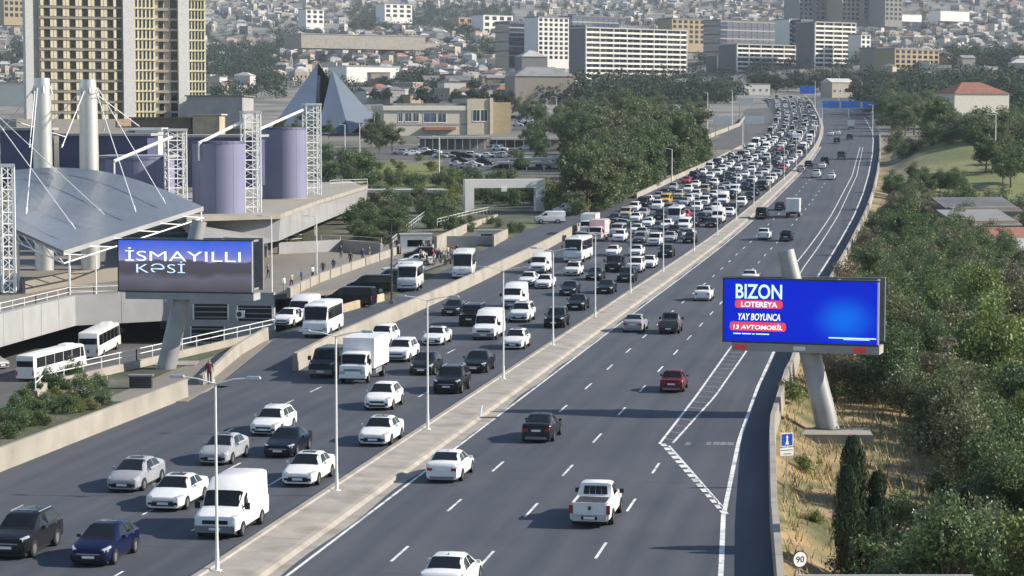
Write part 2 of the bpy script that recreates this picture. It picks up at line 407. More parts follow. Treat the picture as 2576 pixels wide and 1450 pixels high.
# the taper from the hatched strip to the edge line
A = P(1660, 1117); B = P(1822, 1300)
for k in range(15):
    t0 = k / 15; t1 = t0 + .042
    p = A.lerp(B, t0); q = A.lerp(B, t1); mb = MB()
    mb.add([(p.x, p.y, 0.0112), (p.x + .3, p.y + .1, 0.0112), (q.x + .3, q.y + .1, 0.0112), (q.x, q.y, 0.0112)], [(0, 1, 2, 3)]); mb.build('taper_block', 'road_paint', mk)
A2 = P(1683, 1122); B2 = P(1826, 1286); mb = MB()
mb.add([(A2.x - .07, A2.y, 0.0112), (A2.x + .07, A2.y, 0.0112), (B2.x + .07, B2.y, 0.0112), (B2.x - .07, B2.y, 0.0112)], [(0, 1, 2, 3)]); mb.build('taper_line', 'road_paint', mk)
for k, xx in enumerate((1731, 1757, 1783, 1800, 1818, 1836)):       # worn lettering block on the slip lane
    p = P(xx, 1117); mb = MB(); mb.add([(p.x - .14, p.y - .5, .007), (p.x + .14 + .08 * (k > 2), p.y - .5, .007), (p.x + .14 + .08 * (k > 2), p.y + .7, .007), (p.x - .14, p.y + .7, .007)], [(0, 1, 2, 3)])
    if k != 1: mb.build('worn_block', 'road_paint_worn', mk)
for f, ys in ((lambda y: -30.45, (60, 72, 84, 96.4, 109, 133.5, 146, 158, 207)), (lambda y: -33.95, (62, 75, 100, 113, 150, 162, 174, 186, 210)), (lambda y: -38.2, (64, 88, 113, 126, 140, 147.5, 155))):
    for y in ys: line('lane_dash', f, y, y + 3.2, .12)
# ------------------------------------------------------------------ walls and barriers
tag(wallstrip('roadside_wall', lambda y: -45.62, 30, 143.5, .36, 1.22, 'concrete_pale', 6.), 'low cream concrete wall along the left edge of the road', 'wall')
tag(wallstrip('dividing_wall', lambda y: LO(y) - .25, 160, 372, .5, lambda y: 1.3 - .5 * sm((y - 330) / 40), 'concrete_pale', 3.), 'concrete wall dividing the service road from the motorway', 'wall')
tag(wallstrip('kerb_wall', lambda y: lerp_tab([(150, -46.6), (154, -47.1), (170, -49.7), (183, -51.1)], y), 150, 183, .4, lambda y: .75 + .25 * sm((y - 150) / 20), 'concrete_pale', 3.), 'pale stone kerb wall curving beside the leaning left pylon', 'wall')
tag(wallstrip('island_wall', lambda y: LS(y) + .1, 196, 224, .4, .75, 'stone_warm', 3.), 'sunlit yellowish stone wall beside the white minibus', 'wall')
tag(wallstrip('verge_wall', lambda y: LO(y) - .3, 424, 640, .5, .9, 'concrete', 5.), 'pale concrete wall below the dense trees beside the jam', 'wall')
rb = thing('crash_barrier', 'pale concrete crash barrier along the right edge of the road', 'barrier')
_y = 22.
while _y < 700:
    L_ = 6.2 if _y < 260 else 24
    wallstrip('barrier_block', lambda y: RB(y) + .22, _y, _y + L_ - .05, .46, .95, 'concrete_pale', 3.1, -.6, parent=rb); _y += L_
# ================================================================== VEHICLES
# local frame: front at y = 0 looking to -Y, rear at y = L, wheels on z = 0
class Loft:
    """car shell from cross-sections; each station = (y, width factor, kind, height)"""
    def __init__(s, W, belt, zb, rw, st):
        s.w = W / 2; s.st = []
        for y, wf, k, z in st:
            w = s.w * wf
            if k == 'h':      # bonnet, boot, load bed
                sh = min(belt, z - .09)
                pts = [(w * .86, zb), (w * .985, zb + .10), (w, (zb + sh) * .52), (w * .99, sh), (w * .93, z - .03), (w * .78, z - .005), (w * .45, z + .012), (0, z + .018)]
            elif k == 'c':    # foot of a window
                pts = [(w * .86, zb), (w * .985, zb + .10), (w, (zb + belt) * .52), (w * .985, belt - .02), (w * .94, belt), (w * .84, z), (w * .45, z + .02), (0, z + .03)]
            else:             # roof
                q = w * rw if k == 'r' else w * rw * .97
                pts = [(w * .86, zb), (w * .985, zb + .10), (w, (zb + belt) * .52), (w * .985, belt), (w * .95, belt + .03), (q, z - .075), (q * .82, z - .012), (0, z)]
            s.st.append((y, pts, k))
    def pt(s, y, k):
        """point on the right half of the shell at length y and section position k"""
        st = s.st
        if y <= st[0][0]: a = b = st[0]; t = 0
        else:
            for a, b in zip(st, st[1:]):
                if y <= b[0]: break
            t = min(1, (y - a[0]) / (b[0] - a[0]))
        i = min(6, int(k)); u = k - i
        def q(S): return (S[1][i][0] * (1 - u) + S[1][i + 1][0] * u, S[1][i][1] * (1 - u) + S[1][i + 1][1] * u)
        A_, B_ = q(a), q(b)
        return Vector((A_[0] * (1 - t) + B_[0] * t, y, A_[1] * (1 - t) + B_[1] * t))
    def shell(s):
        mb = MB(); vs = []; fs = []
        for y, pts, k in s.st:
            vs += [(x, y, z) for x, z in pts] + [(-x, y, z) for x, z in pts[-2::-1]]
        n = 15
        for i in range(len(s.st) - 1):
            for j in range(n - 1):
                a = i * n + j; fs.append((a, a + 1, a + n + 1, a + n))
            a = i * n; fs.append((a + n - 1, a, a + n, a + 2 * n - 1))
        fs.append(tuple(range(n - 1, -1, -1))); fs.append(tuple((len(s.st) - 1) * n + i for i in range(n)))
        return mb.add(vs, fs)
    def patch(s, quad, side=1, off=.012, n=2):
        """panel over the shell; quad = four (y, k) corners going round"""
        mb = MB(); vs = []; fs = []
        (y0, k0), (y1, k1), (y2, k2), (y3, k3) = quad
        for i in range(n + 1):
            for j in range(n + 1):
                u, v = i / n, j / n
                y = (y0 * (1 - u) + y1 * u) * (1 - v) + (y3 * (1 - u) + y2 * u) * v
                k = (k0 * (1 - u) + k1 * u) * (1 - v) + (k3 * (1 - u) + k2 * u) * v
                p = s.pt(y, k); e = .01
                nrm = (s.pt(y + e, k) - s.pt(y - e, k)).cross(s.pt(y, min(7, k + e)) - s.pt(y, k - e))
                if nrm.length < 1e-9: nrm = Vector((0, 0, 1))
                nrm.normalize()
                if nrm.x < 0 and abs(nrm.x) > .3 or (abs(nrm.x) <= .3 and nrm.z < 0): nrm = -nrm
                p = p + nrm * off; vs.append((p.x * side, p.y, p.z))
        for i in range(n):
            for j in range(n):
                a = i * (n + 1) + j; f = (a, a + 1, a + n + 2, a + n + 1); fs.append(f if side < 0 else f[::-1])
        return mb.add(vs, fs)
    def span(s, y0, y1, k0, off=.012, n=6, ka=None, kb=None):
        """panel across the whole width between lengths y0 and y1 (windscreen, rear window)"""
        mb = MB(); vs = []; fs = []; rows = 3
        for r in range(rows + 1):
            t = r / rows; y = y0 + (y1 - y0) * t
            row = []
            for j in range(n + 1):
                k = k0 + (7 - k0) * j / n; p = s.pt(y, k)
                dy = s.pt(y + .01, 7) - s.pt(y - .01, 7); nrm = Vector((0, -dy.z, dy.y)).normalized()
                row.append(p + nrm * off)
            full = row + [Vector((-p.x, p.y, p.z)) for p in row[-2::-1]]
            vs += full
        m = 2 * n + 1
        for r in range(rows):
            for j in range(m - 1):
                a = r * m + j; fs.append((a, a + 1, a + m + 1, a + m))
        return mb.add(vs, fs)
def tyre_mb(r=.32, wd=.21, n=18):
    mb = MB(); prof = [(.62, -.5), (.94, -.5), (1, -.36), (1, .36), (.94, .5), (.62, .5)]; vs = []
    for i in range(n):
        t = 2 * math.pi * i / n
        for q, x in prof: vs.append((x * wd, math.cos(t) * q * r, math.sin(t) * q * r))
    m = len(prof); fs = []
    for i in range(n):
        for k in range(m): a = i * m + k; b = i * m + (k + 1) % m; c = ((i + 1) % n) * m; fs.append((a, b, c + (k + 1) % m, c + k))
    return mb.add(vs, fs)
def rim_mb(r=.32, wd=.21):
    mb = MB()
    for s_ in (-1, 1):
        x = s_ * wd * .40
        for k in range(5):
            t = 2 * math.pi * k / 5; c, d = math.cos(t), math.sin(t); e = .075 * r / .32
            mb.add([(x + s_ * .02, -d * e, c * e), (x + s_ * .02, d * e, -c * e), (x, c * r * .62 + d * e * 1.5, d * r * .62 - c * e * 1.5), (x, c * r * .62 - d * e * 1.5, d * r * .62 + c * e * 1.5)], [(0, 1, 2, 3)])
        mb.tube((x, 0, 0), (x + s_ * .03, 0, 0), r * .18, n=8)
        mb.tube((x - s_ * .07, 0, 0), (x - s_ * .06, 0, 0), r * .63, n=14, mi=1)
    return mb
def wheel_parts(L, x, y, r=.32, wd=.21):
    """wheel as (tyre > rim) plus the dark arch behind it"""
    for s_ in (-1, 1):
        L.append(('wheel', tyre_mb(r, wd), 'rubber', 35, (s_ * x, y, r), [('rim', rim_mb(r, wd), ['alloy', 'black'], None)]))
def arch(L, x, y, r, s_, top=.0):
    mb = MB(); n = 12; vs = [(s_ * x, y + math.cos(math.pi * i / n) * r, .30 + math.sin(math.pi * i / n) * r * 1.0) for i in range(n + 1)]
    vs = [(s_ * x, y - r, .2), (s_ * x, y + r, .2)] + vs
    fs = [tuple(range(len(vs)))] if s_ > 0 else [tuple(range(len(vs)))[::-1]]
    L.append(('wheel_arch', MB().add(vs, fs), 'black', None, None, None))
def car_spec(kind):
    S = dict(W=1.80, belt=.92, zb=.20, rw=.70, r=.32, wb=(.85, 3.5))
    if kind == 'sedan':
        S.update(L=4.62, st=[(0, .80, 'h', .58), (.06, .88, 'h', .68), (.25, .95, 'h', .745), (.7, .995, 'h', .83), (1.30, 1, 'h', .94), (1.38, 1, 'c', .965), (2.10, 1, 'R', 1.40), (2.55, 1, 'r', 1.45), (3.10, 1, 'r', 1.42), (3.92, .99, 'c', 1.05), (4.02, .985, 'h', 1.06), (4.42, .95, 'h', 1.05), (4.55, .90, 'h', .97), (4.62, .86, 'h', .80)], ws=(1.42, 2.06), rw_=(3.16, 3.88), sw=(1.72, 2.72, 3.55), wb=(.92, 3.60))
    elif kind == 'hatch':
        S.update(L=4.25, W=1.78, belt=.95, st=[(0, .80, 'h', .60), (.06, .88, 'h', .70), (.25, .95, 'h', .79), (.65, .995, 'h', .90), (1.10, 1, 'h', 1.0), (1.18, 1, 'c', 1.02), (1.95, 1, 'R', 1.47), (2.5, 1, 'r', 1.52), (3.45, .985, 'r', 1.46), (3.98, .95, 'c', 1.06), (4.12, .93, 'h', 1.0), (4.25, .87, 'h', .72)], ws=(1.22, 1.91), rw_=(3.5, 3.95), sw=(1.55, 2.55, 3.5), wb=(.82, 3.42))
    elif kind == 'liftback':    # wedge-nosed hybrid with a long arched roof
        S.update(L=4.45, W=1.73, belt=.94, st=[(0, .80, 'h', .58), (.06, .88, 'h', .68), (.3, .95, 'h', .80), (.8, .995, 'h', .95), (1.05, 1, 'c', 1.0), (2.0, 1, 'R', 1.44), (2.5, 1, 'r', 1.49), (3.2, .985, 'r', 1.42), (4.15, .94, 'c', 1.10), (4.3, .92, 'h', 1.05), (4.45, .87, 'h', .75)], ws=(1.10, 1.95), rw_=(3.3, 4.1), sw=(1.5, 2.55, 3.5), wb=(.88, 3.58))
    elif kind == 'wagon':
        S.update(L=4.6, W=1.78, belt=.93, st=[(0, .80, 'h', .58), (.06, .88, 'h', .68), (.25, .95, 'h', .75), (.7, .995, 'h', .84), (1.25, 1, 'h', .95), (1.33, 1, 'c', .97), (2.05, 1, 'R', 1.42), (2.6, 1, 'r', 1.48), (3.95, .985, 'r', 1.43), (4.4, .95, 'c', 1.02), (4.5, .93, 'h', .97), (4.6, .88, 'h', .75)], ws=(1.37, 2.0), rw_=(4.0, 4.37), sw=(1.7, 2.7, 3.95), wb=(.9, 3.55))
    elif kind == 'suv':
        S.update(L=4.6, W=1.86, belt=1.05, zb=.26, rw=.76, r=.36, st=[(0, .84, 'h', .74), (.06, .92, 'h', .86), (.25, .965, 'h', .95), (.7, 1, 'h', 1.02), (1.2, 1, 'h', 1.09), (1.28, 1, 'c', 1.11), (1.98, 1, 'R', 1.62), (2.5, 1, 'r', 1.69), (3.85, .99, 'r', 1.66), (4.35, .95, 'c', 1.18), (4.5, .94, 'h', 1.10), (4.6, .89, 'h', .82)], ws=(1.32, 1.94), rw_=(3.9, 4.32), sw=(1.62, 2.6, 3.8), wb=(.88, 3.58))
    elif kind == 'offroad':     # boxy off-roader
        S.update(L=4.7, W=1.88, belt=1.14, zb=.30, rw=.84, r=.39, st=[(0, .90, 'h', .98), (.05, .95, 'h', 1.06), (.3, .98, 'h', 1.10), (1.2, 1, 'h', 1.15), (1.28, 1, 'c', 1.17), (1.75, 1, 'R', 1.76), (2.3, 1, 'r', 1.84), (4.3, .99, 'r', 1.81), (4.6, .97, 'c', 1.22), (4.65, .95, 'h', 1.15), (4.7, .92, 'h', .9)], ws=(1.31, 1.72), rw_=(4.34, 4.57), sw=(1.5, 2.6, 4.1), wb=(.9, 3.68))
    elif kind == 'boxy_sedan':  # old three-box saloon
        S.update(L=4.05, W=1.62, belt=.90, rw=.76, r=.30, st=[(0, .92, 'h', .74), (.05, .96, 'h', .83), (.3, .98, 'h', .85), (1.2, 1, 'h', .93), (1.28, 1, 'c', .95), (1.72, 1, 'R', 1.39), (2.2, 1, 'r', 1.44), (2.85, 1, 'r', 1.41), (3.35, 1, 'c', .97), (3.42, 1, 'h', .95), (3.9, .97, 'h', .92), (4.0, .95, 'h', .88), (4.05, .92, 'h', .78)], ws=(1.31, 1.69), rw_=(2.9, 3.31), sw=(1.5, 2.25, 2.95), wb=(.7, 3.1))
    return S
def build_car(kind, var=0):
    S = car_spec(kind); L = S['L']; W = S['W']; Lf = Loft(W, S['belt'], S['zb'], S['rw'], S['st']); parts = []
    add = lambda name, mb, m, smooth=None, loc=None, sub=None: parts.append((name, mb, m, smooth, loc, sub))
    add('body', Lf.shell(), 'paint', 38)
    a, b = S['ws']; add('windscreen', Lf.span(a, b, 5.18, .012), 'glass_dark', 60)
    a, b = S['rw_']; add('rear_window', Lf.span(a, b, 5.22, .012), 'glass_dark', 60)
    y0, ym, y1 = S['sw']
    for s_ in (1, -1):
        add('side_window', Lf.patch([(y0, 4.12), (ym - .05, 4.12), (ym - .05, 4.93), (y0 + .45, 4.93)], s_), 'glass_dark')
        add('side_window', Lf.patch([(ym + .05, 4.12), (y1, 4.12), (y1 - .18, 4.93), (ym + .05, 4.93)], s_), 'glass_dark')
    w2 = W / 2
    for y in S['wb']:
        for s_ in (1, -1): arch(parts, w2 * 1.002 + .004, y, S['r'] + .055, s_)
    for y in S['wb']: wheel_parts(parts, w2 - .075, y, S['r'])
    ub = MB(); ub.b2(-w2 * .84, w2 * .84, .15, L - .15, .13, S['zb'] + .08); add('underbody', ub, 'black')
    zf = S['st'][1][3]; zl = S['st'][0][3]
    for s_ in (1, -1):
        add('headlight', Lf.patch([(.03, 4.1), (.42, 3.2), (.50, 4.15), (.10, 5.35)], s_, .014), 'lamp_clear')
        tl = MB(); hb = S['st'][-1][3]
        tl.box((s_ * w2 * .70, L + .008, hb - .08), (w2 * .30, .05, .15)); add('taillight', tl, 'lamp_red')
        add('taillight', Lf.patch([(L - .28, 3.1), (L - .02, 3.1), (L - .02, 3.9), (L - .28, 3.9)], s_, .012), 'lamp_red')
        mi = MB(); ym_ = S['ws'][0] + .42; mi.box((s_ * (w2 + .09), ym_, S['belt'] + .07), (.17, .10, .13), 0, 0, .8); add('mirror', mi, 'paint')
    cw = S['ws'][0]; add('wiper_cowl', Lf.span(cw - .10, cw + .03, 5.0, .008), 'black')
    for s_ in (1, -1):
        add('headlight_bezel', Lf.patch([(.02, 4.0), (.47, 3.05), (.56, 4.2), (.08, 5.5)], s_, .009), 'dark_metal')
        for yy in (y0 - .12, ym, y1 - .05): add('door_seam', Lf.patch([(yy, 1.2), (yy + .028, 1.2), (yy + .028, 3.9), (yy, 3.9)], s_, .006, 1), 'dark_metal')
        for yy in (ym - .22, y1 - .32):
            hd = MB(); hp = Lf.pt(yy, 3.0); hd.box((s_ * (hp.x + .012), yy, hp.z - .04), (.035, .17, .035)); add('door_handle', hd, 'chrome' if var else 'paint')
        add('sill_trim', Lf.patch([(S['wb'][0] + .4, .35), (S['wb'][1] - .4, .35), (S['wb'][1] - .4, 1.05), (S['wb'][0] + .4, 1.05)], s_, .008, 1), 'dark_metal')
        fg = MB(); fg.box((s_ * w2 * .66, .002, S['zb'] + .20), (w2 * .22, .05, .11)); add('fog_lamp_pocket', fg, 'black')
        if kind in ('suv', 'wagon', 'offroad'):
            rr_ = MB(); a_ = Lf.pt(S['ws'][1] + .3, 5.6); b_ = Lf.pt(S['rw_'][0] - .2, 5.6); rr_.tube((s_ * a_.x, a_.y, a_.z + .06), (s_ * b_.x, b_.y, b_.z + .06), .022, .022, 5); add('roof_rail', rr_, 'galvanised')
    an = MB(); yr = S['rw_'][0] - .25; zt = Lf.pt(yr, 7).z; an.add([(-.02, yr - .1, zt), (.02, yr - .1, zt), (.02, yr + .08, zt), (-.02, yr + .08, zt), (0, yr + .07, zt + .09)], [(0, 1, 4), (1, 2, 4), (2, 3, 4), (3, 0, 4)]); add('aerial', an, 'dark_metal')
    if var:
        add('sunroof', Lf.span(S['ws'][1] + .16, S['ws'][1] + .75, 6.3, .008), 'glass_dark')
        g = MB(); g.add([(-w2 * .62, -.012, S['zb'] + .08), (w2 * .62, -.012, S['zb'] + .08), (w2 * .52, -.012, S['zb'] + .30), (-w2 * .52, -.012, S['zb'] + .30)], [(0, 1, 2, 3)]); add('air_intake', g, 'black')
        g = MB(); g.box((0, -.006, zl - .06), (w2 * 1.1, .03, .045)); add('grille', g, 'chrome')
    else:
        g = MB(); g.box((0, -.006, zl - .075), (w2 * 1.0, .03, .11)); add('grille', g, 'black')
        g = MB(); g.box((0, -.004, S['zb'] + .10), (w2 * 1.15, .03, .13)); add('air_intake', g, 'black')
    pz = (zl + S['zb']) * .5 + .02
    g = MB(); g.box((0, -.022, pz), (.52, .02, .11)); add('number_plate', g, 'plate_white')
    g = MB(); g.box((0, L + .012, S['st'][-1][3] - .10 if kind != 'boxy_sedan' else .62), (.52, .02, .11)); add('number_plate', g, 'plate_white')
    g = MB(); g.box((0, L + .004, S['zb'] + .09), (w2 * 1.4, .03, .14)); add('rear_bumper_insert', g, 'grey_plastic')
    return parts, L
def build_pickup(old=False):
    W, L = (1.82, 5.2) if not old else (1.72, 4.4); parts = []; add = lambda *a: parts.append(a if len(a) == 6 else a + (None,) * (6 - len(a)))
    belt = 1.08; zb = .32; c1 = 3.15 if not old else 2.55
    st = [(0, .86, 'h', .86), (.06, .93, 'h', .97), (.3, .97, 'h', 1.03), (1.15, 1, 'h', 1.13), (1.22, 1, 'c', 1.15), (1.85, 1, 'R', 1.70), (2.3, 1, 'r', 1.76), (c1 - .12, 1, 'r', 1.73), (c1 + .02, 1, 'c', 1.13), (c1 + .06, 1, 'h', 1.10), (L - .05, .99, 'h', 1.10), (L, .97, 'h', 1.05)]
    Lf = Loft(W, belt, zb, .78, st); w2 = W / 2
    add('body', Lf.shell(), 'paint', 38)
    add('windscreen', Lf.span(1.26, 1.82, 5.18), 'glass_dark', 60)
    for k in range(4):       # four-pane cab back window
        x0 = -.56 + .285 * k; mb = MB(); y0, y1 = c1 + .012, c1 - .085
        mb.add([(x0, y0, 1.22), (x0 + .255, y0, 1.22), (x0 + .255 - .02 * (k - 1.5) * 1.2, y1 + .012, 1.60), (x0 - .02 * (k - 1.5) * 1.2, y1 + .012, 1.60)], [(1, 0, 3, 2)]); add('rear_window_pane', mb, 'glass_dark')
    for s_ in (1, -1):
        add('side_window', Lf.patch([(1.55, 4.12), (2.25, 4.12), (2.25, 4.93), (1.95, 4.93)], s_), 'glass_dark')
        if not old: add('side_window', Lf.patch([(2.35, 4.12), (c1 - .15, 4.12), (c1 - .2, 4.93), (2.35, 4.93)], s_), 'glass_dark')
        mi = MB(); mi.box((s_ * (w2 + .12), 1.65, belt + .08), (.2, .1, .2)); add('mirror', mi, 'black')
        add('headlight', Lf.patch([(.03, 4.1), (.4, 3.2), (.45, 4.1), (.1, 5.3)], s_, .014), 'lamp_clear')
        tl = MB(); tl.box((s_ * (w2 * .93), L + .0, .86), (.16, .09, .40)); add('taillight', tl, 'lamp_red')
    bd = MB(); bd.b2(-w2 + .14, w2 - .14, c1 + .16, L - .09, 1.112, 1.130); add('load_bed', bd, 'dark_metal')
    for s_ in (1, -1):
        rl = MB(); rl.b2(s_ * w2 * .84 - .05, s_ * w2 * .84 + .05, c1 + .1, L - .02, 1.10, 1.17); add('bed_rail', rl, 'paint')
    tg = MB(); tg.b2(-w2 * .80, w2 * .80, L - .02, L + .035, .62, 1.17); add('tailgate', tg, 'paint')
    hd = MB(); hd.box((0, L + .04, .93), (.13, .02, .17)); add('badge', hd, 'dark_metal')
    bm = MB(); bm.b2(-w2 * .86, w2 * .86, L - .03, L + .16, .40, .60); add('rear_bumper', bm, 'galvanised' if not old else 'dark_metal')
    pb = MB(); pb.b2(-.36, .36, L + .15, L + .175, .42, .58); add('plate_recess', pb, 'black')
    pl = MB(); pl.box((0, L + .185, .50), (.5, .02, .11)); add('number_plate', pl, 'plate_white')
    g = MB(); g.box((0, -.006, .74), (w2 * 1.1, .03, .2)); add('grille', g, 'black')
    ub = MB(); ub.b2(-w2 * .84, w2 * .84, .2, L - .2, .2, zb + .08); add('underbody', ub, 'black')
    for y in (.9, L - 1.25):
        for s_ in (1, -1): arch(parts, w2 * 1.002 + .004, y, .46, s_)
        wheel_parts(parts, w2 - .08, y, .37, .25)
    return parts, L
def build_van(high=True, L=5.25, W=2.0, grey_bumper=True, windows=False):
    H = 2.40 if high else 1.98; parts = []; add = lambda *a: parts.append(a + (None,) * (6 - len(a)))
    belt = 1.16; zb = .30
    st = [(0, .88, 'h', .86), (.05, .94, 'h', 1.0), (.35, .98, 'h', 1.10), (.78, 1, 'h', 1.24), (.86, 1, 'c', 1.26), (1.60, 1, 'R', 1.98 if high else 1.86)]
    st += [(2.45, 1, 'r', H - .03), (2.7, 1, 'r', H), (L - .15, 1, 'r', H - .02), (L, .98, 'r', H - .1)] if high else [(2.0, 1, 'r', H), (L - .15, 1, 'r', H), (L, .98, 'r', H - .12)]
    Lf = Loft(W, belt, zb, .90, st); w2 = W / 2
    add('body', Lf.shell(), 'paint', 40)
    add('windscreen', Lf.span(.92, 1.55, 5.12), 'glass_dark', 60)
    for s_ in (1, -1):
        add('side_window', Lf.patch([(1.05, 4.1), (1.95, 4.1), (1.95, 4.75), (1.5, 4.75)], s_), 'glass_dark')
        if windows:
            for k in range(3): add('side_window', Lf.patch([(2.15 + .95 * k, 4.1), (2.98 + .95 * k, 4.1), (2.98 + .95 * k, 4.78), (2.15 + .95 * k, 4.78)], s_), 'glass_dark')
        mi = MB(); mi.box((s_ * (w2 + .14), 1.15, 1.32), (.22, .12, .30)); add('mirror', mi, 'black')
        add('headlight', Lf.patch([(.03, 4.0), (.4, 3.1), (.45, 4.0), (.08, 5.2)], s_, .014), 'lamp_clear')
        tl = MB(); tl.box((s_ * w2 * .92, L + .01, .95), (.14, .05, .42)); add('taillight', tl, 'lamp_red')
    g = MB(); g.box((0, -.008, .76), (w2 * 1.15, .03, .17)); add('grille', g, 'black')
    g = MB(); g.b2(-w2 * .9, w2 * .9, -.05, .10, .30, .60); add('front_bumper', g, 'grey_plastic' if grey_bumper else 'paint')
    g = MB(); g.box((0, -.065, .47), (.52, .02, .11)); add('number_plate', g, 'plate_white')
    for s_ in (1, -1):
        g = MB(); g.b2(s_ * w2 * .44 - .36, s_ * w2 * .44 + .36, L - .002, L + .018, 1.25, 1.75); add('rear_window', g, 'glass_dark')
    ub = MB(); ub.b2(-w2 * .84, w2 * .84, .2, L - .2, .18, zb + .08); add('underbody', ub, 'black')
    for y in (.95, L - 1.25):
        for s_ in (1, -1): arch(parts, w2 * 1.002 + .004, y, .40, s_)
        wheel_parts(parts, w2 - .08, y, .34, .22)
    return parts, L
def build_truck(boxc=True, L=6.6):
    parts = []; add = lambda *a: parts.append(a + (None,) * (6 - len(a)))
    W = 1.95; Lf = Loft(W, 1.30, .45, .92, [(0, .94, 'h', 1.10), (.04, .97, 'h', 1.26), (.10, .99, 'h', 1.30), (.14, 1, 'c', 1.32), (.50, 1, 'R', 2.10), (.8, 1, 'r', 2.18), (1.65, 1, 'r', 2.18), (1.72, .98, 'r', 2.1)]); w2 = W / 2
    add('cab', Lf.shell(), 'paint', 40)
    add('windscreen', Lf.span(.17, .47, 5.10), 'glass_dark', 60)
    for s_ in (1, -1):
        add('side_window', Lf.patch([(.42, 4.1), (1.3, 4.1), (1.3, 4.85), (.62, 4.85)], s_), 'glass_dark')
        mi = MB(); mi.box((s_ * (w2 + .18), .25, 1.55), (.16, .08, .42)); mi.tube((s_ * w2, .3, 1.75), (s_ * (w2 + .18), .25, 1.72), .02, n=5); add('mirror', mi, 'black')
        hl = MB(); hl.box((s_ * w2 * .74, -.012, .80), (.34, .04, .20)); add('headlight', hl, 'lamp_clear')
        tl = MB(); tl.box((s_ * .85, L + .01, .72), (.3, .05, .14)); add('taillight', tl, 'lamp_red')
    g = MB(); g.box((0, -.01, .98), (w2 * 1.3, .03, .14)); add('grille', g, 'grey_plastic')
    g = MB(); g.b2(-w2 * .98, w2 * .98, -.10, .12, .42, .66); add('front_bumper', g, 'paint')
    g = MB(); g.box((0, -.11, .52), (.52, .02, .11)); add('number_plate', g, 'plate_white')
    ch = MB(); ch.b2(-.45, .45, .4, L - .1, .52, .86); add('chassis', ch, 'black')
    if boxc:
        bx = MB(); bx.b2(-1.12, 1.12, 1.85, L, .92, 3.05); add('cargo_box', bx, 'paint')
        for s_ in (1, -1):
            d = MB(); d.b2(s_ * .56 - .5, s_ * .56 + .5, L + .002, L + .025, 1.0, 2.95); add('rear_door', d, 'paint')
            sk_ = MB(); sk_.b2(s_ * 1.05 - .02, s_ * 1.05 + .02, 2.6, L - 2.1, .5, .82); add('side_guard', sk_, 'galvanised')
        for x in (-.25, .25):
            d = MB(); d.tube((x, L + .05, 1.0), (x, L + .05, 2.95), .022, n=5); add('lock_rod', d, 'galvanised')
    for y, x in ((.95, w2 - .1), (L - 1.5, .95)):
        wheel_parts(parts, x, y, .39, .24 if y < 2 else .36)
    ub = MB(); ub.b2(-.8, .8, .3, 1.7, .42, .56); add('underbody', ub, 'black')
    return parts, L
def build_bus(L=8.5, W=2.3, H=3.0, stripe=False, midi=True, rear_engine=True):
    parts = []; add = lambda *a: parts.append(a + (None,) * (6 - len(a)))
    w2 = W / 2; belt = 1.45; zb = .38
    Lf = Loft(W, belt, zb, .93, [(0, .94, 'h', 1.24), (.06, .975, 'h', 1.36), (.12, 1, 'c', 1.40), (.42, 1, 'R', H - .14), (.8, 1, 'r', H), (L - .35, 1, 'r', H), (L - .05, .985, 'r', H - .08), (L, .96, 'r', H - .2)])
    add('body', Lf.shell(), 'paint', 40)
    add('windscreen', Lf.span(.15, .40, 5.08), 'glass_dark', 60)
    n = max(3, int((L - 2.2) / 1.35)); q = (L - 1.6) / n
    for s_ in (1, -1):
        add('side_window', Lf.patch([(.40, 4.05), (1.05, 4.05), (1.05, 4.80), (.55, 4.80)], s_), 'glass_dark')
        for k in range(n): add('side_window', Lf.patch([(1.15 + q * k, 4.05), (1.15 + q * (k + 1) - .07, 4.05), (1.15 + q * (k + 1) - .07, 4.80), (1.15 + q * k, 4.80)], s_), 'glass_dark')
        mi = MB(); mi.box((s_ * (w2 + .16), -.02, 2.0), (.18, .10, .42)); mi.tube((s_ * (w2 - .1), .25, 2.3), (s_ * (w2 + .16), -.02, 2.2), .025, n=5); add('mirror', mi, 'black')
        hl = MB(); hl.box((s_ * w2 * .74, -.012, .78), (.36, .04, .20)); add('headlight', hl, 'lamp_clear')
        tl = MB(); tl.box((s_ * w2 * .86, L + .01, 1.0), (.16, .05, .5)); add('taillight', tl, 'lamp_red')
    g = MB(); g.b2(-w2 * .85, w2 * .85, L - .012, L + .012, 1.75, 2.45); add('rear_window', g, 'glass_dark')
    g = MB(); g.b2(-w2 * .55, w2 * .55, L - .01, L + .015, .75, 1.45); add('engine_hatch', g, 'paint')
    g = MB(); g.box((0, -.01, .62), (w2 * 1.1, .03, .12)); add('grille', g, 'black')
    g = MB(); g.b2(-w2 * .96, w2 * .96, -.07, .1, .36, .56); add('front_bumper', g, 'paint')
    g = MB(); g.box((0, -.08, .47), (.52, .02, .11)); add('number_plate', g, 'plate_white')
    g = MB(); g.box((0, 2.2, H + .09), (1.2, 1.5, .2), 0, 0, .85); add('roof_unit', g, 'paint')
    ub = MB(); ub.b2(-w2 * .86, w2 * .86, .2, L - .2, .22, zb + .1); add('underbody', ub, 'black')
    for y in (1.7 if L > 9 else 1.3, L - 2.2):
        for s_ in (1, -1): arch(parts, w2 * 1.002 + .004, y, .50, s_)
        wheel_parts(parts, w2 - .1, y, .43, .27)
    return parts, L
PROTO = {}
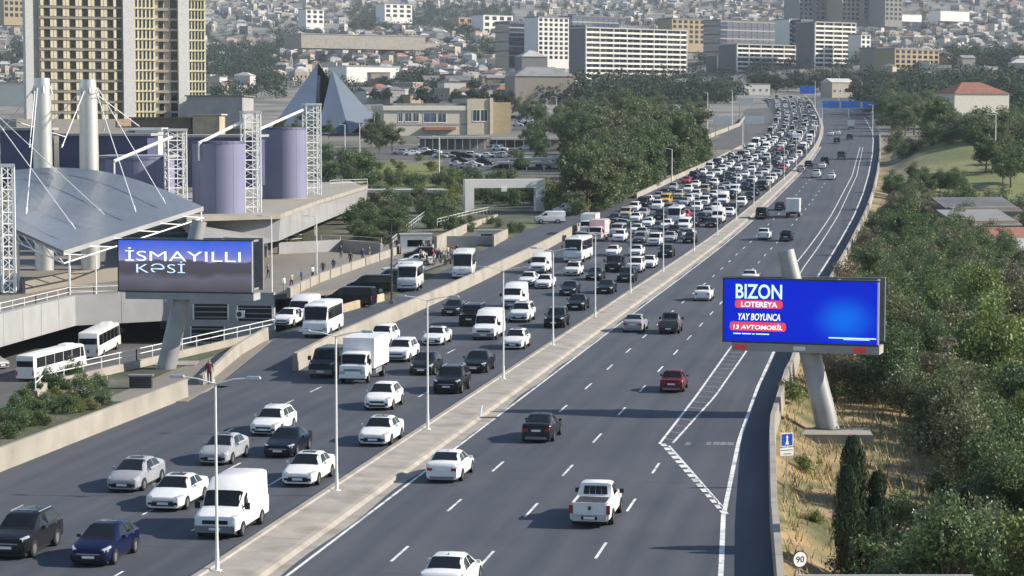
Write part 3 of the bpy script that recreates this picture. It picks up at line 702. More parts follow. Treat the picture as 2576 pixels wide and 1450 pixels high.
def proto(kind):
    if kind not in PROTO:
        if kind in ('sedan', 'hatch', 'liftback', 'wagon', 'suv', 'offroad', 'boxy_sedan'): r = build_car(kind)
        elif kind.endswith('_b'): r = build_car(kind[:-2], 1)
        elif kind == 'pickup': r = build_pickup()
        elif kind == 'old_pickup': r = build_pickup(True)
        elif kind == 'van': r = build_van()
        elif kind == 'minivan': r = build_van(False, 4.9, 1.9, False, True)
        elif kind == 'low_van': r = build_van(False, 4.9, 1.9, True, False)
        elif kind == 'box_truck': r = build_truck()
        elif kind == 'minibus': r = build_bus(7.2, 2.2, 2.85)
        elif kind == 'coach': r = build_bus(9.6, 2.4, 3.15)
        parts, L = r
        full = [(nm, mb.data(nm, m, sm_), loc, [(a, b.data(a, c, d)) for a, b, c, d in sub] if sub else None) for nm, mb, m, sm_, loc, sub in parts]
        # one-mesh version for vehicles too far away to show their parts
        order = []; J = MB()
        for nm, mb, m, sm_, loc, sub in parts:
            if nm in ('underbody', 'air_intake', 'rear_bumper_insert', 'lock_rod', 'door_seam', 'door_handle', 'aerial', 'fog_lamp_pocket', 'sill_trim', 'headlight_bezel', 'roof_rail'): continue
            if nm == 'wheel': mb = tyre_mb(.34 if loc[2] < .38 else loc[2], .22, 8)
            m0 = m if isinstance(m, str) else m[0]
            if m0 not in order: order.append(m0)
            lo = loc or (0, 0, 0)
            J.add([(p[0] + lo[0], p[1] + lo[1], p[2] + lo[2]) for p in mb.v], mb.f, order.index(m0))
        far = J.data('far_' + kind, order, 38)
        PROTO[kind] = (full, L, far)
    return PROTO[kind]
COLR = dict(white=(.74, .74, .73), silver=(.33, .34, .365), grey=(.11, .115, .125), black=(.006, .0065, .008), dark_grey=(.014, .015, .018), blue=(.006, .010, .045), maroon=(.10, .014, .020), red=(.38, .025, .035), yellow=(.58, .36, .05), beige=(.40, .35, .27), dark_blue=(.006, .009, .020))
NAMES = dict(sedan='sedan_car', hatch='hatchback_car', liftback='liftback_car', wagon='estate_car', suv='suv_car', offroad='offroad_car', boxy_sedan='sedan_car', pickup='pickup_truck', old_pickup='pickup_truck', van='delivery_van', minivan='minivan', low_van='delivery_van', box_truck='box_truck', minibus='minibus', coach='coach_bus')
CATS = dict(pickup='pickup', old_pickup='pickup', van='van', minivan='van', low_van='van', box_truck='truck', minibus='bus', coach='bus')
def heading(y, f=ML):
    return math.atan2(-(f(y + 6) - f(y - 6)), 12.)
def vehicle(kind, pos, rz, color, label, group=None, lod=0, scale=1., tilt=0.):
    """pos = ground point below the middle of the front end (rz = 0: the front looks to -Y)"""
    if kind in ('sedan', 'hatch', 'suv', 'wagon', 'liftback') and not lod and random.random() < .45: full, L, far = proto(kind + '_b')
    else: full, L, far = proto(kind)
    c = COLR[color] if isinstance(color, str) else color
    j = random.uniform(.93, 1.05); c = tuple(min(1, v * j) for v in c)
    cat = CATS.get(kind, 'car')
    if lod:
        o = link(NAMES[kind], far, None, pos, rz, c); tag(o, label, cat, group)
    else:
        o = thing(NAMES[kind], label, cat, pos, rz, group)
        for nm, me, loc, sub in full:
            p = link(nm, me, o, loc, 0, c)
            if sub:
                for a, b in sub: link(a, b, p, None, 0, c)
    if scale != 1.: o.scale = (scale,) * 3
    elif cat == 'car': o.scale = (random.uniform(.98, 1.03), random.uniform(.97, 1.04), random.uniform(.97, 1.04))
    if tilt: o.rotation_euler = (tilt, 0, rz)
    return o
def oncoming(kind, x, y, color, label, z=0., **k):
    p = P(x, y, z)
    if p.y > 232:
        p = PG(x, y); p.z = zr(p.y)
    return vehicle(kind, p, -heading(p.y) * 0 + heading(p.y), color, label, 'vehicles coming towards the camera', **k)
def outgoing(kind, x, y, color, label, **k):
    p = P(x, y)
    if p.y > 232:
        p = PG(x, y); p.z = zr(p.y)
    h = heading(p.y); L = proto(kind)[1]
    q = Vector((p.x - math.sin(h) * L, p.y + math.cos(h) * L, zr(p.y + L)))
    return vehicle(kind, q, h + math.pi, color, label, 'vehicles driving away', **k)
ON = [  # kind, pixel of the front's foot, colour, label
 ('suv', 14, 1410, 'dark_grey', 'dark grey crossover cut by the left edge of the picture'),
 ('hatch', 222, 1428, 'blue', 'dark blue hatchback in the bottom left corner with a white plate'),
 ('liftback', 306, 1241, 'silver', 'silver wedge-nosed liftback left of the white sedan by the lamp post'),
 ('sedan', 409, 1289, 'white', 'white sedan with dark windscreen half hidden by the nearest lamp post'),
 ('van', 541, 1358, 'white', 'white high-roof delivery van with grey bumper nearest the camera'),
 ('liftback', 535, 1173, 'silver', 'silver liftback right of the nearest lamp post, behind the first silver one'),
 ('sedan', 748, 1227, 'white', 'white sedan with black grille slit left of the second lamp post'),
 ('sedan', 698, 1154, 'dark_blue', 'black sedan between two white cars near the second lamp post'),
 ('wagon', 662, 1099, 'white', 'white estate car behind the black sedan'),
 ('sedan', 937, 1125, 'white', 'white sedan alone beside the median right of the second lamp post'),
 ('hatch', 948, 1034, 'white', 'white rounded hatchback in front of the white box truck'),
 ('suv', 1122, 993, 'black', 'black crossover right of the third lamp post beside the median'),
 ('sedan', 1190, 941, 'black', 'black sedan close to the median left of the fourth lamp post'),
 ('hatch', 1058, 946, 'dark_grey', 'dark grey hatchback behind the third lamp post'),
 ('suv', 996, 913, 'white', 'white crossover right behind the white box truck'),
 ('box_truck', 887, 967, 'white', 'white box truck with open grey-white cargo box behind the second lamp post'),
 ('low_van', 806, 952, 'dark_blue', 'dark blue van in the shadow of the white box truck'),
 ('suv', 950, 876, 'white', 'white car whose roof shows above the cargo box of the truck'),
 ('sedan', 1086, 871, 'white', 'white small sedan left of the white high-roof van, behind the third post'),
 ('van', 1216, 857, 'white', 'white high-roof van behind the fourth lamp post'),
 ('sedan', 1131, 796, 'black', 'black sedan beside the dividing wall, first of the dark pair'),
 ('offroad', 1179, 823, 'black', 'black boxy off-roader left of the white high-roof van'),
 ('van', 1284, 779, 'white', 'white van with flat front behind the fourth lamp post, second van'),
 ('suv', 1304, 813, 'white', 'white crossover in front of the flat-fronted white van'),
 ('hatch', 1289, 881, 'white', 'white hatchback beside the fourth lamp post next to the median'),
 ('suv', 1392, 827, 'black', 'black crossover at the fifth lamp post beside the median'),
 ('sedan', 1446, 783, 'black', 'black sedan with bright headlights left of the sixth lamp post'),
 ('sedan', 1322, 721, 'white', 'white sedan at the dividing wall in front of the rounded white van'),
 ('sedan', 1364, 728, 'white', 'white sedan beside the fifth lamp post in the queue, next to its twin'),
 ('van', 1351, 690, 'white', 'white rounded van beside the dividing wall, behind the two white sedans'),
 ('coach', 1441, 662, 'white', 'white coach with a tall dark windscreen in the queue'),
 ('suv', 1437, 696, 'white', 'white crossover directly in front of the white coach'),
 ('box_truck', 1497, 609, (.80, .60, .60), 'white and pink box truck behind the white coach'),
 ('sedan', 1426, 746, 'black', 'black sedan left of the black one with bright headlights'),
 ('sedan', 1492, 707, 'dark_grey', 'dark grey sedan right of the sixth lamp post, beside the white crossover'),
 ('sedan', 1519, 741, 'black', 'black sedan left of the seventh lamp post beside the median'),
 ('minivan', 1540, 686, 'dark_grey', 'dark grey minivan behind the seventh lamp post'),
 ('suv', 1572, 712, 'black', 'black crossover at the foot of the seventh lamp post'),
 ('sedan', 1537, 646, 'white', 'white sedan right of the white coach'),
 ('sedan', 1610, 598, 'silver', 'silver sedan left of the eighth lamp post in the jam'),
 ('offroad', 1594, 688, 'white', 'white boxy off-roader right of the seventh lamp post'),
 ('sedan', 1628, 676, 'white', 'white sedan touching the boxy white off-roader by the median'),
 ('suv', 1672, 650, 'black', 'black crossover right of the eighth lamp post beside the median'),
 ('sedan', 1597, 646, 'white', 'white sedan behind the boxy white off-roader'),
 ('offroad', 1643, 621, 'white', 'white off-roader at the eighth lamp post in the jam'),
 ('suv', 1692, 596, 'black', 'black crossover beside the white car by the ninth lamp post'),
 ('sedan', 1729, 603, 'white', 'white sedan with open bonnet by the ninth lamp post'),
 ('minivan', 1549, 597, 'silver', 'silver minivan right behind the pink and white truck'),
 ('minivan', 1571, 552, 'beige', 'beige minivan where the service road joins the jam'),
]
for k_, x_, y_, c_, l_ in ON: oncoming(k_, x_, y_, c_, l_)
OUT = [
 ('sedan', 1108, 1512, 'white', 'white sedan cut by the bottom edge of the picture'),
 ('pickup', 1483, 1330, 'white', 'white double-cab pickup driving away in the foreground'),
 ('sedan', 1112, 1216, 'white', 'white sedan driving away next to the median in the foreground'),
 ('sedan', 1348, 1116, 'dark_grey', 'dark grey sedan driving away through the shadow of the blue billboard'),
 ('boxy_sedan', 1688, 990, 'maroon', 'maroon boxy old sedan driving away beside the hatched strip'),
 ('old_pickup', 1681, 842, 'grey', 'small grey pickup driving away left of the blue billboard'),
 ('sedan', 1592, 837, 'silver', 'silver sedan driving away beside the small grey pickup'),
 ('sedan', 1766, 759, 'white', 'white sedan driving away left of the top of the blue billboard'),
 ('sedan', 1884, 716, 'white', 'white car half hidden by the top edge of the blue billboard'),
 ('suv', 1920, 606, 'white', 'white crossover driving away left of a dark hatchback'),
 ('hatch', 1976, 609, 'dark_blue', 'dark blue hatchback driving away beside the white crossover'),
 ('offroad', 1914, 553, 'black', 'black off-roader driving away next to the median'),
 ('box_truck', 1993, 550, 'white', 'white box truck driving away with closed rear doors'),
 ('sedan', 1961, 531, 'black', 'black sedan overtaking the white box truck'),
]
for k_, x_, y_, c_, l_ in OUT: outgoing(k_, x_, y_, c_, l_)
# ================================================================== JAM, FAR TRAFFIC
POSTY = [86.7, 106.7, 128.9, 155.3, 179.1, 205.6, 234.4, 266.7, 303.4, 336, 368, 402, 440, 480, 524, 572, 624, 680, 740, 805]
_taken = [(o.location.x, o.location.y, proto('sedan')[1]) for o in bpy.data.objects if o.parent is None and o.get('category') in ('car', 'van', 'truck', 'bus')]
KW = dict(sedan='sedan', hatch='hatchback', suv='crossover', wagon='estate car', offroad='off-roader', minivan='minivan', van='high-roof van', liftback='liftback', minibus='minibus', box_truck='box truck', low_van='van')
def _free(x, y, L): return all(abs(x - a) > 2.3 or y > b + l + 1.5 or y + L < b - 1.5 for a, b, l in _taken)
rj = random.Random(11); far_stuff = []
for lane in range(6):
    y = 318 + rj.uniform(0, 5) + (14 if lane > 3 else 0); n = 0
    while y < 1120:
        kind = rj.choices(['sedan', 'hatch', 'suv', 'wagon', 'offroad', 'minivan', 'van', 'minibus', 'box_truck'], [40, 18, 19, 6, 7, 4, 2.5, .8, .8])[0]
        col = rj.choices(['white', 'silver', 'grey', 'black', 'dark_grey', 'blue', 'red', 'beige'], [48, 14, 6, 16, 12, 2, 1.5, 2])[0]
        L = proto(kind)[1]
        if kind in ('van', 'minibus', 'box_truck'): col = 'white'
        off = 1.95 + 3.4 * lane + rj.uniform(-.35, .35)
        if lane == 1 and 398 < y < 410: kind, col = 'van', 'white'
        if lane == 3 and 392 < y < 404: kind, col = 'sedan', 'red'
        if lane == 4 and 402 < y < 414: kind, col = 'minivan', 'yellow'
        x = ML(y) - off
        wid = ML(y) - LO(y)
        if off < wid - 1.3 and _free(x, y, L):
            if y < 690:
                n += 1; h = heading(y)
                vehicle(kind, (x, y, zr(y)), h, col, '%s %s, %s car of the %s jam lane from the median' % (col.replace('_', ' '), KW[kind], ordinal(n - 1), ORD[lane]), 'cars queueing in the jam', lod=1, tilt=math.atan((zr(y + L) - zr(y)) / L))
            else: far_stuff.append((kind, col, x, y, heading(y)))
            _taken.append((x, y, L))
        g = rj.uniform(2.5, 8) if y > 520 else rj.uniform(4, 13)
        if rj.random() < .12: g += rj.uniform(3, 9)
        y += L + g
# the cars past the bend are too many and too small to tell apart
fm = MB(); fcols = ['white_metal', 'glass_dark', 'galvanised', 'dark_metal', 'rubber']
for kind, col, x, y, h in far_stuff:
    ci = 0 if col == 'white' else 2 if col in ('silver', 'beige', 'grey') else 3
    ca, sa = math.cos(h), math.sin(h); z = zr(y); H_ = 1.45 if kind in ('sedan', 'hatch', 'wagon', 'liftback') else 1.75 if kind in ('suv', 'offroad', 'minivan') else 2.6
    L = proto(kind)[1]
    def T(p): return (x + p[0] * ca - p[1] * sa, y + p[0] * sa + p[1] * ca, z + p[2])
    prof = [(0, .3, .72), (.3, .3, .86), (1.2, .3, 1.02), (1.7, .3, H_ - .12), (1.9, .3, H_), (L - 1.2, .3, H_), (L - .5, .3, 1.0), (L, .3, .8)]
    vs = []
    for yy, zb, zt in prof:
        wt = .85 if zt < 1.1 else .68
        vs += [T((-.88, yy, zb)), (T((-wt, yy, zt))), T((wt, yy, zt)), T((.88, yy, zb))]
    for i in range(len(prof) - 1):
        a = 4 * i; fm.add([vs[a + k] for k in range(8)], [(0, 1, 5, 4), (2, 3, 7, 6)], ci)
        fm.add([vs[a + k] for k in range(8)], [(1, 2, 6, 5)], 1 if i in (2, 5) else ci)
    fm.add(vs[:4], [(0, 3, 2, 1)], ci); fm.add([T((-.85, .1, .05)), T((.85, .1, .05)), T((.85, .1, .35)), T((-.85, .1, .35))], [(0, 1, 2, 3)], 4)
fs_ = fm.build('distant_queue', fcols, kind='stuff'); fs_['label'] = 'distant mass of queueing cars filling the bend of the road'; fs_['category'] = 'cars'
# far cars driving away
for i, (k_, x_, y_, c_, l_) in enumerate([
 ('suv', 2052, 449, 'white', 'white crossover driving away, left of the white sedan on the open lanes'), ('sedan', 2090, 454, 'white', 'white sedan driving away next to the hatched strip far up the road'),
 ('sedan', 2014, 434, 'silver', 'silver car driving away tight against the median far up the road'), ('suv', 2033, 424, 'dark_grey', 'dark grey crossover driving away ahead of the silver car by the median'),
 ('sedan', 2067, 426, 'white', 'white sedan driving away, first of a pair with a dark car'), ('offroad', 2074, 416, 'black', 'black off-roader driving away, second of a pair with a white sedan'),
 ('minivan', 2116, 402, 'grey', 'grey minivan driving away alone in the right lane'), ('sedan', 2090, 343, 'white', 'white car far up the road, left one of two abreast'),
 ('sedan', 2107, 341, 'white', 'white car far up the road, right one of two abreast'), ('suv', 2105, 362, 'black', 'black crossover far up the road behind the white pair'),
 ('suv', 2137, 353, 'dark_blue', 'dark crossover far up the road beyond the grey minivan'), ('box_truck', 2141, 327, 'white', 'white box truck far up the road below the blue gantry, the nearer of two'),
 ('box_truck', 2108, 300, 'white', 'white box truck far up the road below the blue gantry, the farther of two'), ('sedan', 2130, 296, 'white', 'white car beside the farther truck below the blue gantry')]):
    outgoing(k_, x_, y_, c_, l_, lod=1)
# ------------------------------------------------------------------ lamp posts on the median
def lamp_post_mesh(H=7.6, arm=1.35):
    a = MB(); a.tube((0, 0, 0), (0, 0, H), .066, .042, 10); a.box((0, 0, .02), (.34, .34, .05)); a.tube((0, 0, 0), (0, 0, .9), .09, .08, 10)
    arms = []
    for s_ in (-1, 1):
        b = MB(); b.tube((0, 0, H - .04), (s_ * arm * .55, 0, H + .16), .035, .03, 6); b.tube((s_ * arm * .55, 0, H + .16), (s_ * arm, 0, H + .22), .03, .028, 6); arms.append((b, s_))
    h = MB(); h.box((0, 0, 0), (.62, .24, .10), 0, 0, .8); h.box((.0, 0, -.055), (.42, .18, .03))
    return a, arms, h
_pa, _arms, _ph = lamp_post_mesh()
_pole_me = _pa.data('pole', 'white_metal', 40); _arm_me = [b.data('arm', 'white_metal', 40) for b, s_ in _arms]; _head_me = _ph.data('lamp_head', 'galvanised')
def lamp_post(x, y, z, label, group, rz=0., both=True, scale=1., H=7.6, arm=1.35, dark=False):
    o = thing('lamp_post', label, 'lamp post', (x, y, z), rz, group)
    link('pole', _pole_me, o)
    for k in ((0, 1) if both else (0,)):
        link('arm', _arm_me[k], o); link('lamp_head', _head_me, o, ((-1, 1)[k] * (arm + .22), 0, H + .24))
    if scale != 1: o.scale = (1, 1, scale)
    return o
for i, y in enumerate(POSTY):
    lamp_post(ML(y) + .62, y, zr(y) + .24, 'white two-armed lamp post on the median, %s from the camera' % ORD[i], 'lamp posts along the median', heading(y))
# ------------------------------------------------------------------ writing
def text_mb(s, size=1., depth=.0, bold=0.):
    cu = bpy.data.curves.new('t', 'FONT'); cu.body = s; cu.size = size; cu.offset = bold; cu.resolution_u = 3
    o = bpy.data.objects.new('t', cu); COL.objects.link(o); dg = bpy.context.evaluated_depsgraph_get(); dg.update()
    me = bpy.data.meshes.new_from_object(o.evaluated_get(dg)); vs = [tuple(v.co) for v in me.vertices]; fs = [tuple(p.vertices) for p in me.polygons]
    bpy.data.objects.remove(o); bpy.data.meshes.remove(me); bpy.data.curves.remove(cu)
    xs = [v[0] for v in vs]; ys = [v[1] for v in vs]
    return vs, fs, (min(xs), max(xs), min(ys), max(ys))
def sign_text(s, x0, x1, z0, z1, y, m, parent, bold=0., shear=0., name='lettering'):
    """letters fitted into a rectangle of a board's local x-z plane (board looks to -Y)"""
    vs, fs, (a, b, c, d) = text_mb(s, 1., 0., bold); mb = MB()
    mb.add([(x0 + (v[0] - a) / (b - a) * (x1 - x0) + shear * (v[1] - c) / (d - c), y, z0 + (v[1] - c) / (d - c) * (z1 - z0)) for v in vs], fs)
    return mb.build(name, m, parent)
def screen_mat(name, grad):
    m, n, l, b = new_mat(name); tc = n.new('ShaderNodeTexCoord'); out = grad(n, l, tc.outputs['Object'])
    b.inputs['Base Color'].default_value = (.01, .01, .015, 1); b.inputs['Roughness'].default_value = .9; b.inputs['Specular IOR Level'].default_value = .1
    l.new(out, b.inputs['Emission Color']); b.inputs['Emission Strength'].default_value = .62
def g_blue(n, l, co):
    mp = n.new('ShaderNodeMapping'); mp.inputs['Location'].default_value = (-7.6 * .42, 0, -1.5 * .55); mp.inputs['Scale'].default_value = (.42, 0, .55)
    l.new(co, mp.inputs[0]); ln = n.new('ShaderNodeVectorMath'); ln.operation = 'LENGTH'; l.new(mp.outputs[0], ln.inputs[0])
    r = n.new('ShaderNodeValToRGB'); r.color_ramp.interpolation = 'EASE'; r.color_ramp.elements[0].color = (.002, .17, .95, 1); r.color_ramp.elements[1].color = (.001, .022, .66, 1); r.color_ramp.elements[1].position = 1.0
    l.new(ln.outputs['Value'], r.inputs[0]); return r.outputs[0]
def g_sky(n, l, co):
    nz = n.new('ShaderNodeTexNoise'); nz.inputs['Scale'].default_value = .5; nz.inputs['Detail'].default_value = 4; l.new(co, nz.inputs['Vector'])
    sp = n.new('ShaderNodeSeparateXYZ'); l.new(co, sp.inputs[0])
    k = n.new('ShaderNodeMath'); k.operation = 'MULTIPLY_ADD'; k.inputs[1].default_value = 1.1; l.new(nz.outputs['Fac'], k.inputs[0]); l.new(sp.outputs['Z'], k.inputs[2])
    mr = n.new('ShaderNodeMapRange'); mr.inputs[1].default_value = 0.4; mr.inputs[2].default_value = 4.4; l.new(k.outputs[0], mr.inputs[0])
    r = n.new('ShaderNodeValToRGB'); e = r.color_ramp.elements
    e[0].position = 0; e[0].color = (.075, .072, .085, 1); e[1].position = 1; e[1].color = (.03, .13, .85, 1)
    for p, c in ((.28, (.15, .15, .20)), (.40, (.085, .082, .10)), (.575, (.10, .095, .13)), (.60, (.30, .30, .62)), (.74, (.15, .2, .72))): q = e.new(p); q.color = (*c, 1)
    l.new(mr.outputs[0], r.inputs[0]); return r.outputs[0]
screen_mat('screen_blue', g_blue); screen_mat('screen_sky', g_sky)
emit_mat('led_white', (.85, .92, 1.), .9); emit_mat('led_pale', (.55, .75, 1.), .85); emit_mat('led_red', (.75, .05, .10), .7); emit_mat('led_dark_red', (.35, .02, .03), .5)
def rounded_bar(x0, x1, z0, z1, y):
    r = (z1 - z0) / 2; mb = MB(); pts = [(x0 + r * .5 * (1 - math.sin(t)), z0 + r - r * math.cos(t)) for t in [math.pi * i / 6 for i in range(7)]]
    pts = pts + [(x1 - r * .5 * (1 - math.sin(t)), z0 + r + r * math.cos(t)) for t in [math.pi * i / 6 for i in range(7)]]
    return mb.add([(x, y, z) for x, z in pts], [tuple(range(len(pts)))[::-1]])
mat('pylon_grey', (.33, .335, .335), .5, .1, .6, metal=.2, dirt=(.24, .24, .235), dirt_scale=.4)
def billboard(label, base_px, z_base, D, tl, tr, br, dl, dr, screen, top_px):
    """board on a leaning pylon; pixel corners of the face with depths dl and dr"""
    p0 = PD(tl[0], tl[1], dl); p1 = PD(tr[0], tr[1], dr); p2 = PD(br[0], br[1], dr)
    W = math.hypot(p1.x - p0.x, p1.y - p0.y); Hh = p1.z - p2.z; rz = math.atan2(p1.y - p0.y, p1.x - p0.x)
    o = thing('billboard', label, 'billboard', (p0.x, p0.y, p2.z), rz)
    inv = Matrix.Rotation(-rz, 3, 'Z'); org = Vector((p0.x, p0.y, p2.z)); loc = lambda q: inv @ (Vector(q) - org)
    fr = MB(); fr.b2(-.10, W + .10, .02, .32, -.10, Hh + .10); part('cabinet', fr, 'dark_metal', o)
    sc = MB(); sc.b2(0, W, -.02, .03, 0, Hh); part('screen', sc, screen, o)
    for a, b, c, d in ((-.1, W + .1, Hh, Hh + .1), (-.1, W + .1, -.1, 0)):
        e = MB(); e.b2(a, b, -.06, .02, c, d); part('frame_rail', e, 'dark_metal', o)
    e = MB(); e.b2(W, W + .1, -.06, .02, 0, Hh); part('frame_rail', e, 'white_metal', o)
    # second face looking the other way, and the gap between them
    bk = MB(); bk.prism([(-.05, .9), (W + .05, 2.6), (W + .05, 2.85), (-.05, 1.15)], 0, Hh + .12); part('rear_board', bk, 'grey_plastic', o)
    for t in (.12, .42, .72, .97):
        c = MB(); c.b2(t * W - .05, t * W + .05, .3, 1.0 + 1.7 * t, Hh - .12, Hh + .02); part('cross_beam', c, 'galvanised', o)
        c = MB(); c.b2(t * W - .05, t * W + .05, .3, 1.0 + 1.7 * t, .05, .19); part('cross_beam', c, 'galvanised', o)
    bm = MB(); bm.b2(.5, W + .15, -.04, 1.6, -.62, -.12); part('catwalk', bm, 'concrete_grey', o)
    b0 = PD(base_px[0], base_px[1], D); b0.z = z_base; b1 = PD(top_px[0], top_px[1], D + 1.2)
    b0 = loc(b0); b1 = loc(b1); off = 1.15 - (b0.lerp(b1, (0 - b0.z) / (b1.z - b0.z))).y
    b0.y += off; b1.y += off
    py = MB(); py.tube(b0 - (b1 - b0) * .06, b1, .74, .55, 24); part('pylon', py, 'pylon_grey', o, 40)
    fl = MB(); fl.tube(b0 + Vector((0, 0, -.05)), b0 + Vector((0, 0, .12)), .98, .98, 20); part('base_flange', fl, 'dark_metal', o)
    return o, W, Hh, loc, org, rz, b0
bb, W_, H_, _loc, _org, _rz, _b0 = billboard('bright blue lottery screen on a leaning grey pylon right of the road', (2065, 1105), -1.0, 138, (1822, 706), (2208, 711), (2208, 868), 141.5, 138.5, 'screen_blue', (1955, 637))
X = lambda px: (px - 1822) / 386 * W_
Z = lambda py: (868 - py) / 157 * H_
sign_text('BIZON', X(1852), X(1970), Z(760), Z(722), -.035, 'led_pale', bb, .02)
rounded_bar(X(1850), X(1972), Z(784), Z(763), -.032).build('red_bar', 'led_red', bb); sign_text('LOTEREYA', X(1866), X(1958), Z(781), Z(767), -.04, 'led_white', bb, .02)
sign_text('YAY BOYUNCA', X(1856), X(1966), Z(815), Z(797), -.035, 'led_white', bb, .015, .06)
rounded_bar(X(1837), X(1981), Z(842), Z(819), -.032).build('red_bar', 'led_red', bb); sign_text('13 AVTOMOBİL', X(1846), X(1972), Z(838), Z(823), -.04, 'led_white', bb, .02, .05)
for a, b in ((1846, 1866), (1869, 1892), (1895, 1901), (1904, 1938)):
    q = MB(); q.b2(X(a), X(b), -.038, -.03, Z(851), Z(848)); q.build('small_print', 'led_pale', bb)
for a, b, c, d in ((2088, 2206, 855, 852), (2125, 2190, 858, 856)):
    q = MB(); q.b2(X(a), X(b), -.038, -.03, Z(c), Z(d)); q.build('small_print', 'led_pale', bb)
for a, b in ((1851, 1879), (2150, 2180)):
    q = MB(); q.b2(X(a), X(b), -.075, -.045, -.52, -.22); q.build('red_number_plate', 'led_dark_red', bb)
q = MB(); q.b2(X(2000), X(2030), -.075, -.045, -.5, -.25); q.build('maker_plate', 'white_metal', bb)
bs = MB(); pb_ = PD(2065, 1105, 138); bs.box((pb_.x + .2, pb_.y + 1.2, -1.75), (5.6, 3.2, 1.7), .12)
tag(bs.build('concrete_footing', 'concrete_pale'), 'pale concrete footing block under the right billboard pylon', 'footing')
b2_, W_, H_, _loc, _org, _rz, _b0 = billboard('grey and blue screen on a leaning pylon in front of the bus station', (432, 957), -1.2, 168, (298, 610), (632, 608), (632, 736), 166.5, 164.5, 'screen_sky', (524, 553))
X = lambda px: (px - 298) / 334 * W_
Z = lambda py: (736 - py) / 128 * H_
sign_text('İSMAYILLI', X(315), X(606), Z(660), Z(626), -.035, 'led_white', b2_, -.005)
sign_text('KƏSİ', X(343), X(466), Z(690), Z(660), -.035, 'led_pale', b2_, -.008)
# ------------------------------------------------------------------ small signs on the right verge
def post_sign(name, label, px, py, D, H):
    p = PD(px, py, D); p.z = hf(p.x, p.y) - .1
    o = thing(name, label, 'road sign', p, YAW + .42)
    q = MB(); q.tube((0, 0, 0), (0, 0, H), .035, .035, 8); part('pole', q, 'galvanised', o, 40); return o
mat('sign_blue', (.015, .07, .42), .45, .05, 2.)
o = post_sign('tourist_sign', 'square blue sign with a white monument figure on a pole beside the barrier', 1977, 1283, 112, 3.05)
q = MB(); q.b2(-.36, .36, -.055, -.035, 2.42, 3.1); part('sign_plate', q, 'plate_white', o)
q = MB(); q.b2(-.31, .31, -.064, -.056, 2.47, 3.05); part('blue_field', q, 'sign_blue', o)
q = MB(); prof = [(.10, 2.52), (.10, 2.60), (.07, 2.62), (.07, 2.68), (.045, 2.70), (.035, 2.82), (.055, 2.85), (.06, 2.90), (.03, 2.96), (0, 3.0)]
q.add([(x, -.068, z) for x, z in prof] + [(-x, -.068, z) for x, z in prof[-2::-1]], [tuple(range(19))[::-1]]); part('white_figure', q, 'plate_white', o)
q = MB(); q.b2(-.38, .38, -.055, -.035, 1.96, 2.36); part('white_plate', q, 'plate_white', o)
q = MB(); q.b2(-.34, .34, -.062, -.056, 2.22, 2.26); q.b2(-.2, .24, -.062, -.056, 2.03, 2.08); part('plate_print', q, 'grey_plastic', o)
o = post_sign('speed_sign', 'round white ninety sign with a dark rim above the blue board', 2010, 1470, 80, 0.1)
_g0 = o.location.z; c_ = PD(2010, 1407, 80); hz = c_.z - _g0
q = MB(); q.tube((0, 0, 0), (0, 0, hz + .2), .035, .035, 8); part('upper_pole', q, 'galvanised', o, 40)
q = MB(); q.tube((0, -.05, hz), (0, -.03, hz), .315, .315, 28); part('rim', q, 'dark_metal', o)
q = MB(); q.tube((0, -.062, hz), (0, -.052, hz), .27, .27, 28); part('disc', q, 'plate_white', o)
sign_text('90', -.165, .165, hz - .115, hz + .115, -.067, 'black', o, .01)
p = PD(2225, 1446, 80); gz = hf(p.x, p.y)
o = thing('direction_sign', 'wide blue direction board with a white border at the bottom edge', 'road sign', (p.x, p.y, gz - .1), YAW)
hz = p.z - gz
q = MB(); q.b2(-3.15, 3.15, -.06, 0, hz - 2.6, hz + .1); part('board', q, 'plate_white', o)
q = MB(); q.b2(-3.08, 3.08, -.07, -.061, hz - 2.53, hz + .03); part('blue_field', q, 'sign_blue', o)
for x in (-2.2, 2.2):
    q = MB(); q.tube((x, .08, 0), (x, .08, max(.3, hz)), .06, .06, 8); part('pole', q, 'galvanised', o)
# ================================================================== BUS STATION ON THE LEFT
def v2(p): return (p.x, p.y)
def railing(name, label, pts, h=1.0, step=2., m='white_metal', rails=(1., .55), th=.035, group=None):
    """posts and rails along a 3D polyline"""
    o = thing(name, label, 'railing', pts[0], 0, group); og = Vector(pts[0])
    for a, b in zip(pts, pts[1:]):
        a = Vector(a) - og; b = Vector(b) - og; n = max(1, int((b - a).length / step))
        for r in rails:
            q = MB(); q.tube(a + Vector((0, 0, h * r)), b + Vector((0, 0, h * r)), th, th, 5); part('rail', q, m, o)
        for i in range(n + 1):
            c = a.lerp(b, i / n); q = MB(); q.b2(c.x - th, c.x + th, c.y - th, c.y + th, c.z - .05, c.z + h); part('post', q, m, o)
    return o
